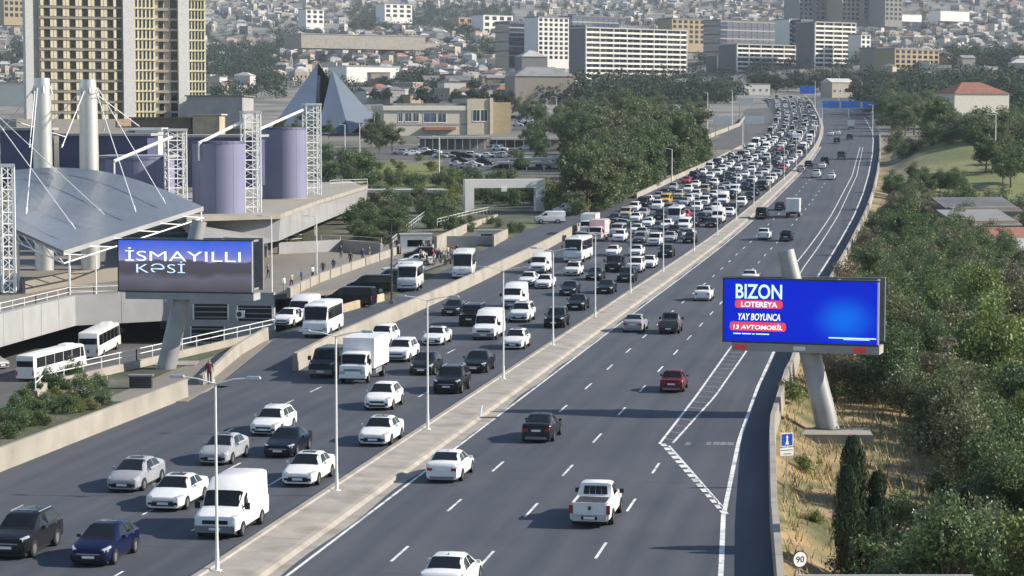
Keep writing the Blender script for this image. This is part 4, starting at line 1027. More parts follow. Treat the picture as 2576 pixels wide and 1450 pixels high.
# -- plaza deck over the bus bay
front = [P(-160, 836), P(0, 797), P(182, 752), P(420, 741), P(690, 743)]
deck = [v2(p) for p in front] + [(-54.0, 246), (-56.5, 300), (-59, 352), (-215, 352), (-215, 230)]
q = MB(); q.prism(deck, -.5, 0.02); q.build('plaza', 'paving', kind='structure')
fo = thing('deck_fascia', 'grey concrete edge beam of the plaza deck above the parked coaches', 'edge beam', front[0]); og = front[0]
for a, b in zip(front[:3], front[1:4]):
    n = max(1, int((b - a).length / 4.5))
    for i in range(n):
        u = a.lerp(b, i / n) - og; w_ = a.lerp(b, (i + 1) / n - .004) - og; d = (w_ - u).normalized(); nn = Vector((d.y, -d.x, 0)) * .35
        q = MB(); q.prism([v2(u + nn), v2(w_ + nn), v2(w_ - nn * 1.2), v2(u - nn * 1.2)], -2.75, .32); part('panel', q, 'concrete_grey', fo)
# -- wall with louvred openings under the deck, right of the pylon
a, b = front[3], front[4]; d = (b - a); Lw = d.length; rz = math.atan2(d.y, d.x)
so_ = thing('louvre_wall', 'grey concrete wall with dark louvred openings below the plaza', 'wall', (a.x, a.y, 0), rz)
q = MB(); q.b2(0, Lw, -.3, .5, -5.6, .30); part('wall', q, 'concrete_grey', so_)
for x0, x1, z0, z1 in ((2.9, 6.6, -2.6, -.95), (7.6, 11.3, -2.7, -1.1), (2.6, 6.2, -4.9, -3.3)):
    if x1 > Lw: x1 = Lw - .2
    q = MB(); q.b2(x0, x1, -.315, -.29, z0, z1); op = part('opening', q, 'black', so_)
    n = 3
    for i in range(n):
        z = z0 + (z1 - z0) * (i + .5) / n; q = MB(); q.b2(x0, x1, -.40, -.30, z - .05, z + .03); part('slat', q, 'concrete_grey', op)
    for x in (x0, x1): q = MB(); q.b2(x - .06, x + .06, -.42, -.28, z0, z1); part('jamb', q, 'white_metal', op)
q = MB(); q.b2(0, .9, 0, .45, 0, .75); ac = MB(); ac.b2(0, .9, 0, .4, 0, .75)
p = Vector((a.x, a.y, 0)) + d.normalized() * (Lw * .66)
o = thing('air_conditioner', 'white air conditioner box on the grey louvred wall', 'air conditioner', (p.x, p.y - .78, -2.35), rz); part('casing', ac, 'white_metal', o)
q = MB(); q.tube((.36, -.012, .37), (.36, .02, .37), .28, .28, 14); part('fan', q, 'dark_metal', o)
# -- bay floor and back of the bay
q = MB(); q.prism([(-58.3, 148), (-53.2, 186), (-54.4, 234), (-215, 330), (-215, 100), (-60.5, 120)], -5.4, -5.13); q.build('bus_bay_floor', 'asphalt_old', kind='structure')
q = MB(); q.b2(-215, -55, 300, 301, -5.6, -.5); tag(q.build('bay_rear_wall', 'concrete_grey'), 'dark concrete rear wall deep inside the bus bay', 'wall')
for i in range(6):
    q = MB(); q.tube((-66 - 14 * i, 246 - 2 * i, -5.3), (-66 - 14 * i, 246 - 2 * i, -.45), .5, .5, 12)
    tag(q.build('bay_column', 'concrete_grey', smooth=40), 'round concrete column holding the plaza deck, %s from the pylon' % ORD[i], 'column', 'columns of the bus bay')
def coach_between(rear, front, label, sc=None):
    a, b = P(*rear, -5.13), P(*front, -5.13); d = b - a
    o = vehicle('coach', b, math.atan2(d.x, -d.y), 'white', label); o.scale = (sc, d.length / 9.6, sc); return o
coach_between((63, 961), (196, 924), 'white coach seen from behind beside the grey deck edge', .76)
coach_between((222, 906), (280, 874), 'white coach half under the deck beyond the first coach', .86)
vehicle('hatch', P(8, 930, -5.13), math.radians(60), 'silver', 'small silver car at the left edge beside the coach')
# -- parapet between the bay and the road
PL = lambda y: lerp_tab(PIT_T, y) + .55
wallstrip('bay_parapet', PL, 141, 186, .4, .55, 'concrete_pale', 3.); tag(bpy.data.objects['bay_parapet'], 'pale parapet above the bus bay beside the leaning pylon', 'wall')
railing('bay_railing', 'white railing on the parapet above the bus bay', [(PL(y), y, .55) for y in (141, 146, 160, 173, 186)], .85, 2.4)
p = PD(432, 957, 168); q = MB(); q.box((p.x, p.y + 1.3, -.55), (3.0, 3.0, 1.3), .2); tag(q.build('pylon_footing', 'concrete'), 'concrete footing under the leaning left pylon', 'footing')
q = MB(); p = P(360, 985, .3); q.box((0, 0, .5), (1.5, .7, .9)); o = thing('utility_cabinet', 'dark utility cabinet behind the low cream wall by the pylon', 'cabinet', (p.x - 1.5, p.y + 4, -.1), .2); part('housing', q, 'dark_metal', o)
q = MB(); q.b2(-.85, .85, -.45, .45, .95, 1.05); part('lid', q, 'grey_plastic', o)
_rs = MB(); _rp = [(P(250, 1012), 0), (P(470, 1012), 0), (P(560, 958), 0), (P(684, 858), 0), (P(640, 862), 0), (P(430, 935), 0)]
_rs.prism([v2(a_) for a_, b_ in _rp], -.25, .04); _rs.build('ramp_paving', 'paving', kind='structure')
# -- tensioned roof on two masts
c00, c10, c11, c01 = PD(30, 428, 274), PD(512, 521, 262), PD(160, 633, 236), PD(10, 565, 243)
def roofpt(u, v):
    p = c00 * (1 - u) * (1 - v) + c10 * u * (1 - v) + c11 * u * v + c01 * (1 - u) * v
    return p + Vector((0, 0, 1.6 * math.sin(math.pi * u) * (1 - v) ** 2 * 1.2 - .7 * math.sin(math.pi * v) * math.sin(math.pi * u)))
n = 12; top = [[roofpt(i / n, j / n) for j in range(n + 1)] for i in range(n + 1)]
rf = thing('tension_roof', 'sloping grey metal roof hung on cables from two masts', 'roof', c11); rl = lambda p: Vector(p) - c11
for i in range(n):          # one sheet per seam line
    q = MB(); vs = []
    for j in range(n + 1): vs += [rl(top[i][j]), rl(top[i + 1][j] - (top[i + 1][j] - top[i][j]) * .012)]
    vs += [v - Vector((0, 0, .16)) for v in vs]; m_ = 2 * (n + 1); fs = []
    for j in range(n):
        a = 2 * j; fs += [(a, a + 1, a + 3, a + 2), (m_ + a + 2, m_ + a + 3, m_ + a + 1, m_ + a), (a, a + 2, m_ + a + 2, m_ + a), (a + 1, m_ + a + 1, m_ + a + 3, a + 3)]
    fs += [(0, m_, m_ + 1, 1), (2 * n, 2 * n + 1, m_ + 2 * n + 1, m_ + 2 * n)]
    part('roof_sheet', q.add(vs, fs), 'roof_membrane', rf)
edge = [top[i][n] for i in range(n, -1, -1)]; edge2 = [top[n][j] for j in range(n + 1)]
for ed, drop in ((edge2, (.45, .0)), (edge, (.45, 1.1))):
    for a, b in zip(ed, ed[1:]):
        q = MB(); q.prism([v2(rl(a)), v2(rl(b)), v2(rl(b) + Vector((-.12, .25, 0))), v2(rl(a) + Vector((-.12, .25, 0)))], [rl(a).z - drop[0], rl(b).z - drop[0], rl(b).z - drop[0], rl(a).z - drop[0]], [rl(a).z + .06, rl(b).z + .06, rl(b).z + .06, rl(a).z + .06]); part('fascia', q, 'concrete_grey', rf)
low = Vector((0, 0, -1.25))
for ed in (edge2, edge):
    for k in range(0, len(ed) - 1, 2):
        a, b = rl(ed[k]), rl(ed[k + 2]); q = MB(); q.tube(a + low, b + low, .09, .09, 6); part('lower_chord', q, 'white_metal', rf)
        q = MB(); q.tube(a + low, b + Vector((0, 0, -.3)), .06, .06, 5); part('brace', q, 'white_metal', rf)
for px, py, D in ((174, 641, 237), (505, 528, 262), (45, 575, 243)):
    t = PD(px, py, D); q = MB(); q.tube(rl(t), rl(Vector((t.x, t.y, 0))), .14, .14, 8); part('support_post', q, 'white_metal', rf)
def mast(px, yb, yt, D, label):
    b = PD(px, yb, D); t = PD(px, yt, D); o = thing('mast', label, 'mast', (b.x, b.y, 0), 0, 'masts of the tension roof')
    q = MB(); r = 24 * D / 5700; q.tube((0, 0, 0), (0, 0, t.z * .62), r, r, 24); part('shaft', q, 'steel_silver', o, 40)
    q = MB(); q.tube((0, 0, t.z * .62), (0, 0, t.z - .9), r * .995, r * .93, 24); part('shaft', q, 'steel_silver', o, 40)
    q = MB(); q.tube((0, 0, t.z - .9), (0, 0, t.z), r * .86, r * .80, 24); part('cap', q, 'steel_silver', o, 40)
    for k in range(6):
        an = k * math.pi / 3; q = MB(); q.tube((math.cos(an) * r * .9, math.sin(an) * r * .9, t.z - 1.0), (math.cos(an) * r * 1.12, math.sin(an) * r * 1.12, t.z - 1.9), .1, .1, 6); part('cable_lug', q, 'white_metal', o)
    return Vector((b.x, b.y, t.z - 1.2))
m1 = mast(109, 440, 197, 276, 'left one of the two tall silver masts above the station roof')
m2 = mast(225, 456, 201, 277, 'right one of the two tall silver masts above the station roof')
cab = [((-40, 262, 270), (190, 578, 241)), ((-10, 288, 270), (262, 540, 248)), ((94, 222, 275), (66, 540, 246)), ((240, 225, 276), (342, 535, 252)), ((246, 222, 276), (417, 514, 258)), ((210, 222, 276), (75, 372, 290)), ((85, 222, 275), (5, 330, 285)), ((245, 240, 276), (350, 318, 292)), ((212, 230, 276), (155, 372, 262)), ((248, 228, 276), (262, 330, 300)), ((20, 300, 276), (165, 345, 285)), ((88, 225, 275), (74, 372, 270))]
for i, (a, b) in enumerate(cab):
    q = MB(); A_ = PD(*a); q.tube((0, 0, 0), PD(*b) - A_, .06, .06, 6); B_ = PD(*b) - A_
    o = thing('stay_cable', 'white stay cable of the station roof, %s of the fan' % ORD[i], 'cable', A_, 0, 'stay cables of the station roof'); part('rod', q, 'white_metal', o)
    q = MB(); q.tube(B_ * .955, B_, .13, .05, 6); part('socket', q, 'white_metal', o)
# -- lattice towers
def lattice(px, pw, yt, yb, D, label):
    t = PD(px, yt, D); b = PD(px, yb, D); w_ = pw * D / 5700 / 2 * .92; H_ = t.z - b.z; o = thing('lattice_tower', label, 'lattice tower', b, YAW + .35, 'lattice towers of the station')
    for sx in (-1, 1):
        for sy in (-1, 1): q = MB(); q.tube((sx * w_, sy * w_, 0), (sx * w_, sy * w_, H_), .10, .10, 6); part('leg', q, 'white_metal', o)
    n = max(4, int(H_ / 1.15))
    for i in range(n + 1):
        z = H_ * i / n; c = [(-w_, -w_), (w_, -w_), (w_, w_), (-w_, w_)]
        q = MB()
        for k in range(4):
            a, b_ = c[k], c[(k + 1) % 4]; q.tube((*a, z), (*b_, z), .06, .06, 5)
            if i < n: q.tube((*(a if i % 2 else b_), z), (*(b_ if i % 2 else a), z + H_ / n), .045, .045, 5)
        q.tube((0, -w_, z), (0, -w_, min(H_, z + H_ / n)), .05, .05, 5); q.tube((w_, 0, z), (w_, 0, min(H_, z + H_ / n)), .05, .05, 5)
        part('ring_brace', q, 'white_metal', o)
    q = MB(); q.b2(-w_ * 1.15, w_ * 1.15, -w_ * 1.15, w_ * 1.15, H_, H_ + .3); part('head_plate', q, 'galvanised', o)
    return o
lattice(22, 34, 420, 735, 237, 'white lattice tower at the left edge of the picture')
lattice(443, 50, 330, 545, 284, 'white lattice tower left of the middle lavender tank')
lattice(632, 44, 285, 545, 291, 'white lattice tower between the two right lavender tanks')
lattice(785, 40, 265, 492, 372, 'white lattice tower right of the farthest lavender tank')
for i, (a, b) in enumerate((((287, 406, 278), (462, 332, 284)), ((500, 361, 286), (612, 305, 291)), ((652, 326, 340), (762, 277, 371)))):
    A_ = PD(*a); q = MB(); q.tube((0, 0, 0), PD(*b) - A_, .22, .22, 8); o = thing('boom', 'white sloping boom running up to the %s lattice tower from the left' % ('second', 'third', 'fourth')[i], 'boom', A_, 0, 'booms of the lattice towers'); part('tube', q, 'white_metal', o, 40)
    q = MB(); q.tube((0, 0, -.02), (0, 0, -2.2), .12, .12, 8); part('strut', q, 'white_metal', o)
# -- upper deck with lavender tanks
UD = [P(470, 552, 6), P(706, 548, 6), P(800, 512, 6), P(925, 473, 6), P(880, 455, 6), P(640, 470, 6), P(430, 490, 6)]
lowr = [P(560, 640, 3.1) + Vector((-2, 0, 0)), P(700, 607, 3.1), P(795, 565, 3.1), P(920, 514, 3.1), P(880, 490, 3.1) + Vector((-4, 8, 0)), P(640, 510, 3.1), P(430, 540, 3.1)]
q = MB(); q.add([tuple(p) for p in UD] + [tuple(p) for p in lowr], [tuple(range(7)), tuple(range(13, 6, -1))] + [(i, 7 + i, 7 + (i + 1) % 7, (i + 1) % 7) for i in range(7)])
q.m = [0, 1] + [1] * 7; o = q.build('upper_deck', ['concrete_pale', 'deck_shade_grey'], kind='structure')  # pale top, sides coloured as if in shade
q = MB(); q.prism([v2(P(470, 556, 6)), v2(P(706, 549, 6)), v2(P(800, 513, 6)), v2(P(925, 474, 6)), v2(P(922, 471, 6)), v2(P(797, 509, 6)), v2(P(704, 544, 6)), v2(P(470, 550, 6))], 5.9, 6.5); tag(q.build('deck_parapet', 'concrete_pale'), 'pale parapet along the edge of the upper station deck', 'parapet')
for i, (px, py) in enumerate(((560, 640), (640, 585), (720, 560), (800, 530), (870, 505))):
    p = P(px, py, 3.1) + Vector((-4, 3, 0)); q = MB(); q.tube((p.x, p.y, -.1), (p.x, p.y, 3.3), .55, .8, 14); tag(q.build('deck_column', 'concrete_grey', smooth=40), 'round concrete column under the upper deck, %s from the left' % ORD[i], 'column', 'columns of the upper deck')
railing('deck_railing', 'white railing at the far end of the upper deck', [P(830, 470, 6.4), P(924, 466, 6.4)], 1.1, 3.)
def tank(px, pw, yt, yb, z, label):
    b = P(px, yb, z); D = b.dot(FWD); t = PD(px, yt, D); r = pw / 2 * D / 5700; o = thing('lavender_tank', label, 'tank', b + FWD * r, 0, 'lavender drums of the station'); n = 26; H_ = t.z - z
    for i in range(9):
        q = MB(); a0, a1 = 2 * math.pi * i / 9, 2 * math.pi * (i + 1) / 9 - .008; vs = []
        for k in range(7): an = a0 + (a1 - a0) * k / 6; vs += [(r * math.cos(an), r * math.sin(an), 0), (r * math.cos(an), r * math.sin(an), H_)]
        part('wall_sheet', q.add(vs, [(2 * k, 2 * k + 2, 2 * k + 3, 2 * k + 1) for k in range(6)]), 'lavender', o, 179)
    q = MB(); q.tube((0, 0, H_ - .02), (0, 0, H_ + .30), r * 1.02, r * .98, 26); part('rim', q, 'navy', o)
    q = MB(); q.tube((0, 0, -.1), (0, 0, .18), r * 1.05, r * 1.05, 26); part('base_ring', q, 'concrete_pale', o)
tank(335, 164, 402, 545, 6, 'lavender drum behind the grey tension roof')
tank(543, 134, 362, 548, 6, 'lavender drum above the grey billboard, between two lattice towers')
tank(710, 110, 326, 502, 6, 'lavender drum on the right end of the upper deck')
def hall(name, label, px0, px1, yt, yb, D, dep, roofm, wallm, cat='hall', over=.6, rz=YAW):
    """long low building seen from the front: wall, roof slab, fascia"""
    a = PD(px0, yb, D); b = PD(px1, yb, D); t = PD(px0, yt, D); W = (b - a).length / math.cos(rz - YAW); o = thing(name, label, cat, a, rz); H_ = t.z - a.z
    q = MB(); q.b2(0, W, 0, dep, -3, H_ - .35); part('wall', q, wallm, o)
    q = MB(); q.b2(-over, W + over, -over, dep + over, H_ - .35, H_); part('roof', q, roofm, o); return o, W, H_
hall('station_hall', 'dark blue drum-like station hall behind the cables', 150, 372, 336, 470, 318, 14, 'concrete_grey', 'navy')
hall('station_block', 'low navy block left of the silver masts', 2, 92, 322, 420, 312, 12, 'concrete_grey', 'navy')
hall('station_wing', 'lavender wing with a white roof edge right of the masts', 252, 412, 392, 480, 305, 10, 'concrete_grey', 'lavender')
hall('roof_plant', 'white box on the station roof between mast and towers', 340, 398, 322, 355, 325, 5, 'white_metal', 'white_metal', 'roof box')
hall('station_hall', 'long navy hall below the tower block', 400, 640, 340, 420, 330, 14, 'concrete_grey', 'navy')
# -- plaza furniture
railing('plaza_railing', 'white railing along the left front edge of the plaza', [P(-30, 800), P(90, 771), P(172, 751), P(298, 746)], 1.1, 3.)
railing('plaza_railing', 'white railing in front of the brown plaza wall beside the grey screen', [P(176, 748), P(236, 747), P(298, 747)], 1.2, 2.)
railing('plaza_fence', 'low fence across the back of the plaza', [P(683, 618), P(760, 612), P(905, 618), P(960, 622)], 1.3, 3.)
q = MB(); a, b = P(0, 742), P(296, 690); 
for px, y0, y1, lab in ((242, 742, 645, 'white lamp post left of the grey screen'), (684, 742, 546, 'tall white lamp post right of the grey screen'), (797, 700, 546, 'white lamp post in the middle of the plaza'), (600, 742, 600, 'white lamp post behind the grey screen'), (792, 610, 560, 'short white lamp post by the fence of the plaza')):
    b = P(px, y0); t = PD(px, y1, b.dot(FWD)); o = thing('plaza_lamp', lab, 'lamp post', b, YAW, 'lamp posts of the plaza'); hh = t.z
    q = MB(); q.tube((0, 0, 0), (0, 0, hh), .09, .06, 8); part('pole', q, 'white_metal', o, 40); q = MB(); q.tube((0, 0, hh), (-.9, 0, hh + .12), .04, .03, 6); part('arm', q, 'white_metal', o); q = MB(); q.b2(-1.5, -.8, -.12, .12, hh + .06, hh + .17); part('lamp_head', q, 'white_metal', o)
b = P(985, 764); t = PD(983, 556, b.dot(FWD)); o = thing('lamp_post', 'dark slim lamp post at the end of the yellowish wall', 'lamp post', b, YAW)
q = MB(); q.tube((0, 0, 0), (0, 0, t.z), .11, .06, 8); part('pole', q, 'dark_metal', o, 40); q = MB(); q.b2(-.5, .5, -.1, .1, t.z, t.z + .12); part('lamp_head', q, 'dark_metal', o); q = MB(); q.b2(-.25, .25, -.25, .25, 0, .35); part('foot', q, 'concrete_pale', o)
q = MB(); q.b2(-.02, .02, 0, 0, 0, 0)
# curved parapet along the deck's road side
pts = [P(726, 748), P(800, 712), P(880, 682), P(985, 645), P(1060, 606)]
o = thing('plaza_parapet', 'cream parapet with planters along the right edge of the plaza', 'parapet', pts[0])
for a, b in zip(pts, pts[1:]):
    n = 3
    for i in range(n):
        u = a.lerp(b, i / n) - pts[0]; w_ = a.lerp(b, (i + 1) / n - .02) - pts[0]; d = (w_ - u).normalized(); nn = Vector((d.y, -d.x, 0)) * .2
        q = MB(); q.prism([v2(u + nn), v2(w_ + nn), v2(w_ - nn), v2(u - nn)], -.1, 1.0); part('panel', q, 'concrete_pale', o)
def low_wall(name, label, pts, h, m='concrete_pale', th=.35, cat='wall'):
    q = MB()
    for a, b in zip(pts, pts[1:]):
        d = (b - a).normalized(); nn = Vector((d.y, -d.x, 0)) * th / 2; q.prism([v2(a + nn), v2(b + nn), v2(b - nn), v2(a - nn)], [min(a.z, b.z) - .3] * 4, [a.z + h, b.z + h, b.z + h, a.z + h])
    return tag(q.build(name, m), label, cat)
low_wall('plaza_wall', 'grey wall across the back of the plaza below the bushes', [P(700, 640), P(860, 632), P(960, 642)], 1.6, 'concrete_grey')
low_wall('ramp_wall', 'pale concrete wall left of the pedestrian ramp', [P(1096, 640), P(1180, 600), P(1250, 575)], 2.4)
low_wall('ramp_wall', 'pale concrete end wall of the pedestrian ramp', [P(1240, 632), P(1275, 614)], 2.2)
low_wall('ramp_wall', 'long grey wall behind the pedestrian ramp', [P(1100, 628), P(1240, 628)], 1.9, 'concrete_grey')
low_wall('garden_wall', 'cream sloping garden wall below the clipped bushes', [P(880, 580), P(950, 560), P(1030, 545)], 1.2)
# brown wall / paving slope left of the screen
low_wall('plaza_wall', 'brown stone wall left of the grey screen', [P(60, 740), P(180, 718), P(298, 706)], 1.5, 'paving')
# kiosk and stairs
def kiosk(px, py, W, D_, H_, label, m='white_metal'):
    p = P(px, py); o = thing('kiosk', label, 'kiosk', p, YAW + .1); q = MB(); q.b2(-W / 2, W / 2, 0, D_, 0, H_); part('wall', q, m, o)
    q = MB(); q.b2(-W / 2 - .2, W / 2 + .2, -.3, D_ + .2, H_, H_ + .15); part('roof', q, 'concrete_grey', o)
    q = MB(); q.b2(-W * .3, W * .2, -.02, .02, H_ * .4, H_ * .75); part('window', q, 'glass_dark', o); q = MB(); q.b2(W * .28, W * .44, -.02, .02, 0, H_ * .75); part('door', q, 'grey_plastic', o)
kiosk(1048, 640, 4.2, 3, 2.6, 'small white ticket kiosk beside the waiting crowd')
kiosk(655, 648, 2.0, 2, 2.0, 'small white booth right of the grey screen')
kiosk(1230, 612, 4., 1.2, 1.8, 'white sign box behind the service road')
for i in range(7):
    pass
# vehicles on the service road and in the drop-off bay
def sv(kind, x, y, col, label, rot=0., z=0., **k): return vehicle(kind, P(x, y, z), rot, col, label, 'vehicles at the station', **k)
sv('minibus', 793, 852, 'white', 'white minibus with a wide dark windscreen on the service road', math.radians(3))
sv('coach', 1163, 704, 'white', 'white bus waiting beside the crowd on the service road', math.radians(8))
sv('minibus', 1024, 734, 'white', 'white camper-like minibus behind the slim dark post', math.radians(6))
sv('van', 742, 815, 'white', 'white high-roof van parked behind the white minibus', math.radians(-2))
sv('hatch', 708, 823, 'white', 'white small car parked beside the white high-roof van', math.radians(-4))
sv('low_van', 822, 770, 'dark_blue', 'dark van parked on the station forecourt', math.radians(-95))
sv('minivan', 872, 738, 'dark_grey', 'dark grey minivan seen from the side on the forecourt', math.radians(-80))
sv('minivan', 935, 720, 'grey', 'grey minivan parked behind the dark grey one', math.radians(-80))
sv('offroad', 962, 697, 'white', 'white off-roader parked beside the camper-like minibus', math.radians(-70))
sv('sedan', 1000, 668, 'white', 'white car parked in front of the crowd', math.radians(-75))
sv('suv', 1015, 655, 'dark_grey', 'dark car parked close to the kiosk', math.radians(-75))
for x_, y_, k_, l_, r_ in ((1345, 562, 'low_van', 'white van parked on the verge, the nearer of two', -75), (1390, 540, 'low_van', 'white van parked on the verge, the farther of two', -75)):
    p = PG(x_, y_); vehicle(k_, p, math.radians(r_), 'white', l_, 'vehicles at the station', lod=0)
# ================================================================== VEGETATION
def leaf_mat(name, a, b, c, trans=.25, rough=.5, spec=.4):
    m, n, l, bs = new_mat(name); oi = n.new('ShaderNodeObjectInfo'); tc = n.new('ShaderNodeTexCoord')
    nz = n.new('ShaderNodeTexNoise'); nz.inputs['Scale'].default_value = .9; nz.inputs['Detail'].default_value = 4; l.new(tc.outputs['Object'], nz.inputs['Vector'])
    r1 = n.new('ShaderNodeValToRGB'); e = r1.color_ramp.elements; e[0].color = (*a, 1); e[1].color = (*c, 1); k = e.new(.5); k.color = (*b, 1); l.new(oi.outputs['Random'], r1.inputs[0])
    mr = n.new('ShaderNodeMapRange'); mr.inputs[1].default_value = .3; mr.inputs[2].default_value = .7; mr.inputs[3].default_value = .62; mr.inputs[4].default_value = 1.4; l.new(nz.outputs['Fac'], mr.inputs[0])
    mx = n.new('ShaderNodeMix'); mx.data_type = 'RGBA'; mx.blend_type = 'MULTIPLY'; mx.inputs['Factor'].default_value = 1; l.new(r1.outputs[0], mx.inputs['A']); l.new(mr.outputs[0], mx.inputs['B'])
    ge = n.new('ShaderNodeNewGeometry'); mq = n.new('ShaderNodeMapRange'); mq.inputs[3].default_value = .62; mq.inputs[4].default_value = 1.55; l.new(ge.outputs['Random Per Island'], mq.inputs[0])
    my = n.new('ShaderNodeMix'); my.data_type = 'RGBA'; my.blend_type = 'MULTIPLY'; my.inputs['Factor'].default_value = 1; l.new(mx.outputs['Result'], my.inputs['A']); l.new(mq.outputs[0], my.inputs['B']); mx = my
    l.new(mx.outputs['Result'], bs.inputs['Base Color']); bs.inputs['Roughness'].default_value = rough; bs.inputs['Specular IOR Level'].default_value = spec
    tr = n.new('ShaderNodeBsdfTranslucent'); l.new(mx.outputs['Result'], tr.inputs['Color']); ms = n.new('ShaderNodeMixShader'); ms.inputs[0].default_value = trans
    out = n.get('Material Output'); l.new(bs.outputs[0], ms.inputs[1]); l.new(tr.outputs[0], ms.inputs[2]); l.new(ms.outputs[0], out.inputs[0])
leaf_mat('leaf', (.072, .122, .046), (.100, .148, .060), (.134, .148, .080), .38)
leaf_mat('leaf_bright', (.14, .19, .05), (.18, .21, .06), (.2, .21, .07), .3)
leaf_mat('leaf_cypress', (.036, .060, .030), (.045, .068, .034), (.052, .070, .038), .15)
leaf_mat('leaf_dry', (.15, .13, .085), (.18, .15, .10), (.13, .125, .085))
leaf_mat('leaf_far', (.045, .068, .045), (.058, .078, .052), (.07, .082, .058), .2, .9, .08)
mat('blossom', (.72, .70, .66), .7, .06, 3.)
mat('bark', (.13, .10, .075), .9, .25, 4., bump=.3)
mat('dry_straw', (.42, .29, .14), .9, .25, 2., objvar=.2)
def rnd_dir(r):
    z = r.uniform(-1, 1); t = r.uniform(0, 2 * math.pi); s_ = math.sqrt(1 - z * z); return Vector((s_ * math.cos(t), s_ * math.sin(t), z))
class LeafCloud:
    """leaf-sized faces gathered as arrays; filled much faster than face by face"""
    def __init__(s, seed): s.r = np.random.RandomState(seed); s.q = []; s.m = []
    def dirs(s, n):
        d = s.r.normal(size=(n, 3)); return d / np.linalg.norm(d, axis=1)[:, None]
    def quads(s, p, u, v, size, mi=0, wd=.55):
        a = u * size[:, None]; b = v * size[:, None] * wd
        s.q.append(np.stack([p - a, p - a * .1 + b, p + a, p - a * .1 - b], 1)); s.m += [mi] * len(p)
    def blob(s, c, rad, n, size, mi=0):
        d = s.dirs(n); q = s.r.rand(n, 1) ** .36; p = np.array(c)[None] + d * np.array(rad)[None] * q * (1 + .22 * s.r.normal(size=(n, 1)) * (s.r.rand(n, 1) < .25))
        nn = d * .9 + s.dirs(n); nn /= np.linalg.norm(nn, axis=1)[:, None]; u = np.cross(nn, s.dirs(n)); u /= np.linalg.norm(u, axis=1)[:, None]
        s.quads(p, u, np.cross(nn, u), size * s.r.uniform(.55, 1.3, n), mi)
    def data(s, name, mats):
        V = np.concatenate(s.q).reshape(-1, 3); n = len(V) // 4; me = bpy.data.meshes.new(name)
        me.vertices.add(len(V)); me.vertices.foreach_set('co', V.ravel()); me.loops.add(len(V)); me.loops.foreach_set('vertex_index', np.arange(len(V), dtype=np.int32))
        me.polygons.add(n); me.polygons.foreach_set('loop_start', np.arange(0, len(V), 4, dtype=np.int32))
        for m in mats: me.materials.append(MATS[m])
        me.polygons.foreach_set('material_index', np.array(s.m, dtype=np.int32)); me.update(calc_edges=True); return me
def tree_meshes(seed, H, R, n_leaf, size, kind='broad', leafm='leaf', flowers=0):
    r = random.Random(seed); tk = MB(); cr = LeafCloud(seed)
    if kind == 'cypress':
        tk.tube((0, 0, 0), (0, 0, H * .8), .16, .04, 7); R_ = cr.r
        t = R_.rand(n_leaf) ** .8; z = H * (.03 + .95 * t); an = R_.uniform(0, 6.283, n_leaf)
        rr = R * np.sin(np.pi * np.minimum(1, (1 - t) * .86 + .10)) ** .85 * (1 + .16 * np.sin(z * 2.3 + seed) + .12 * np.sin(an * 3 + z)) * R_.uniform(.5, 1.05, n_leaf)
        o_ = np.stack([np.cos(an), np.sin(an), 0 * an], 1); p = o_ * rr[:, None]; p[:, 2] = z
        u = o_ * .3 + np.array([0, 0, 1.])[None] + cr.dirs(n_leaf) * .35; u /= np.linalg.norm(u, axis=1)[:, None]; v = np.cross(u, o_ + cr.dirs(n_leaf) * .6); v /= np.linalg.norm(v, axis=1)[:, None]
        cr.quads(p, u, v, size * R_.uniform(.6, 1.3, n_leaf), 0, .4)
    else:
        th = H * (.30 if kind == 'broad' else .08)
        lean = Vector((r.uniform(-.4, .4), r.uniform(-.4, .4), 0)); top = Vector((0, 0, th)) + lean
        tk.tube((0, 0, -.3), top, .05 * H * .5, .032 * H * .5, 8)
        nl = 9 if kind == 'broad' else 6; cl = []
        for k in range(nl):
            an = 2 * math.pi * k / nl + r.uniform(-.4, .4); rr = R * r.uniform(.35, .78); z = H * r.uniform(.34, .8)
            tip = Vector((math.cos(an) * rr, math.sin(an) * rr, z)); mid = top.lerp(tip, .5) + Vector((0, 0, .12 * H * r.uniform(0, .6)))
            tk.tube(top, mid, .022 * H * .5, .015 * H * .5, 6); tk.tube(mid, tip, .015 * H * .5, .005 * H * .5, 5); cl.append((tip, r.uniform(.22, .42) * R))
            cl.append((mid + Vector((r.uniform(-.3, .3) * R, r.uniform(-.3, .3) * R, .1 * H)), r.uniform(.2, .36) * R)); cl.append((tip + Vector((r.uniform(-.35, .35) * R, r.uniform(-.35, .35) * R, r.uniform(-.1, .08) * H)), r.uniform(.14, .25) * R))
        tk.tube(top, (lean.x, lean.y, H * .88), .02 * H * .5, .004 * H * .5, 6); cl.append((Vector((lean.x, lean.y, H * .86)), R * .34)); cl.append((Vector((lean.x * 1.3, lean.y, H * .62)), R * .5))
        if kind != 'broad':
            for k in range(5): cl.append((Vector((r.uniform(-.6, .6) * R, r.uniform(-.6, .6) * R, H * r.uniform(.12, .4))), R * .42))
        tot = sum(c[1] ** 2 for c in cl)
        for c, rad in cl: cr.blob(c, (rad * r.uniform(.9, 1.25), rad * r.uniform(.9, 1.25), rad * r.uniform(.65, 1.0)), max(6, int(n_leaf * rad * rad / tot)), size)
        if flowers:
            P_ = [];
            for _ in range(flowers):
                c, rad = r.choice(cl); d = rnd_dir(r); d.z = abs(d.z); P_.append(tuple(c + d * rad * 1.05))
            P_ = np.array(P_); cr.quads(P_, cr.dirs(flowers), cr.dirs(flowers), np.full(flowers, .055), 1, 1.)
    return tk.data('trunk', 'bark', 40), cr.data('crown', [leafm, 'blossom'])
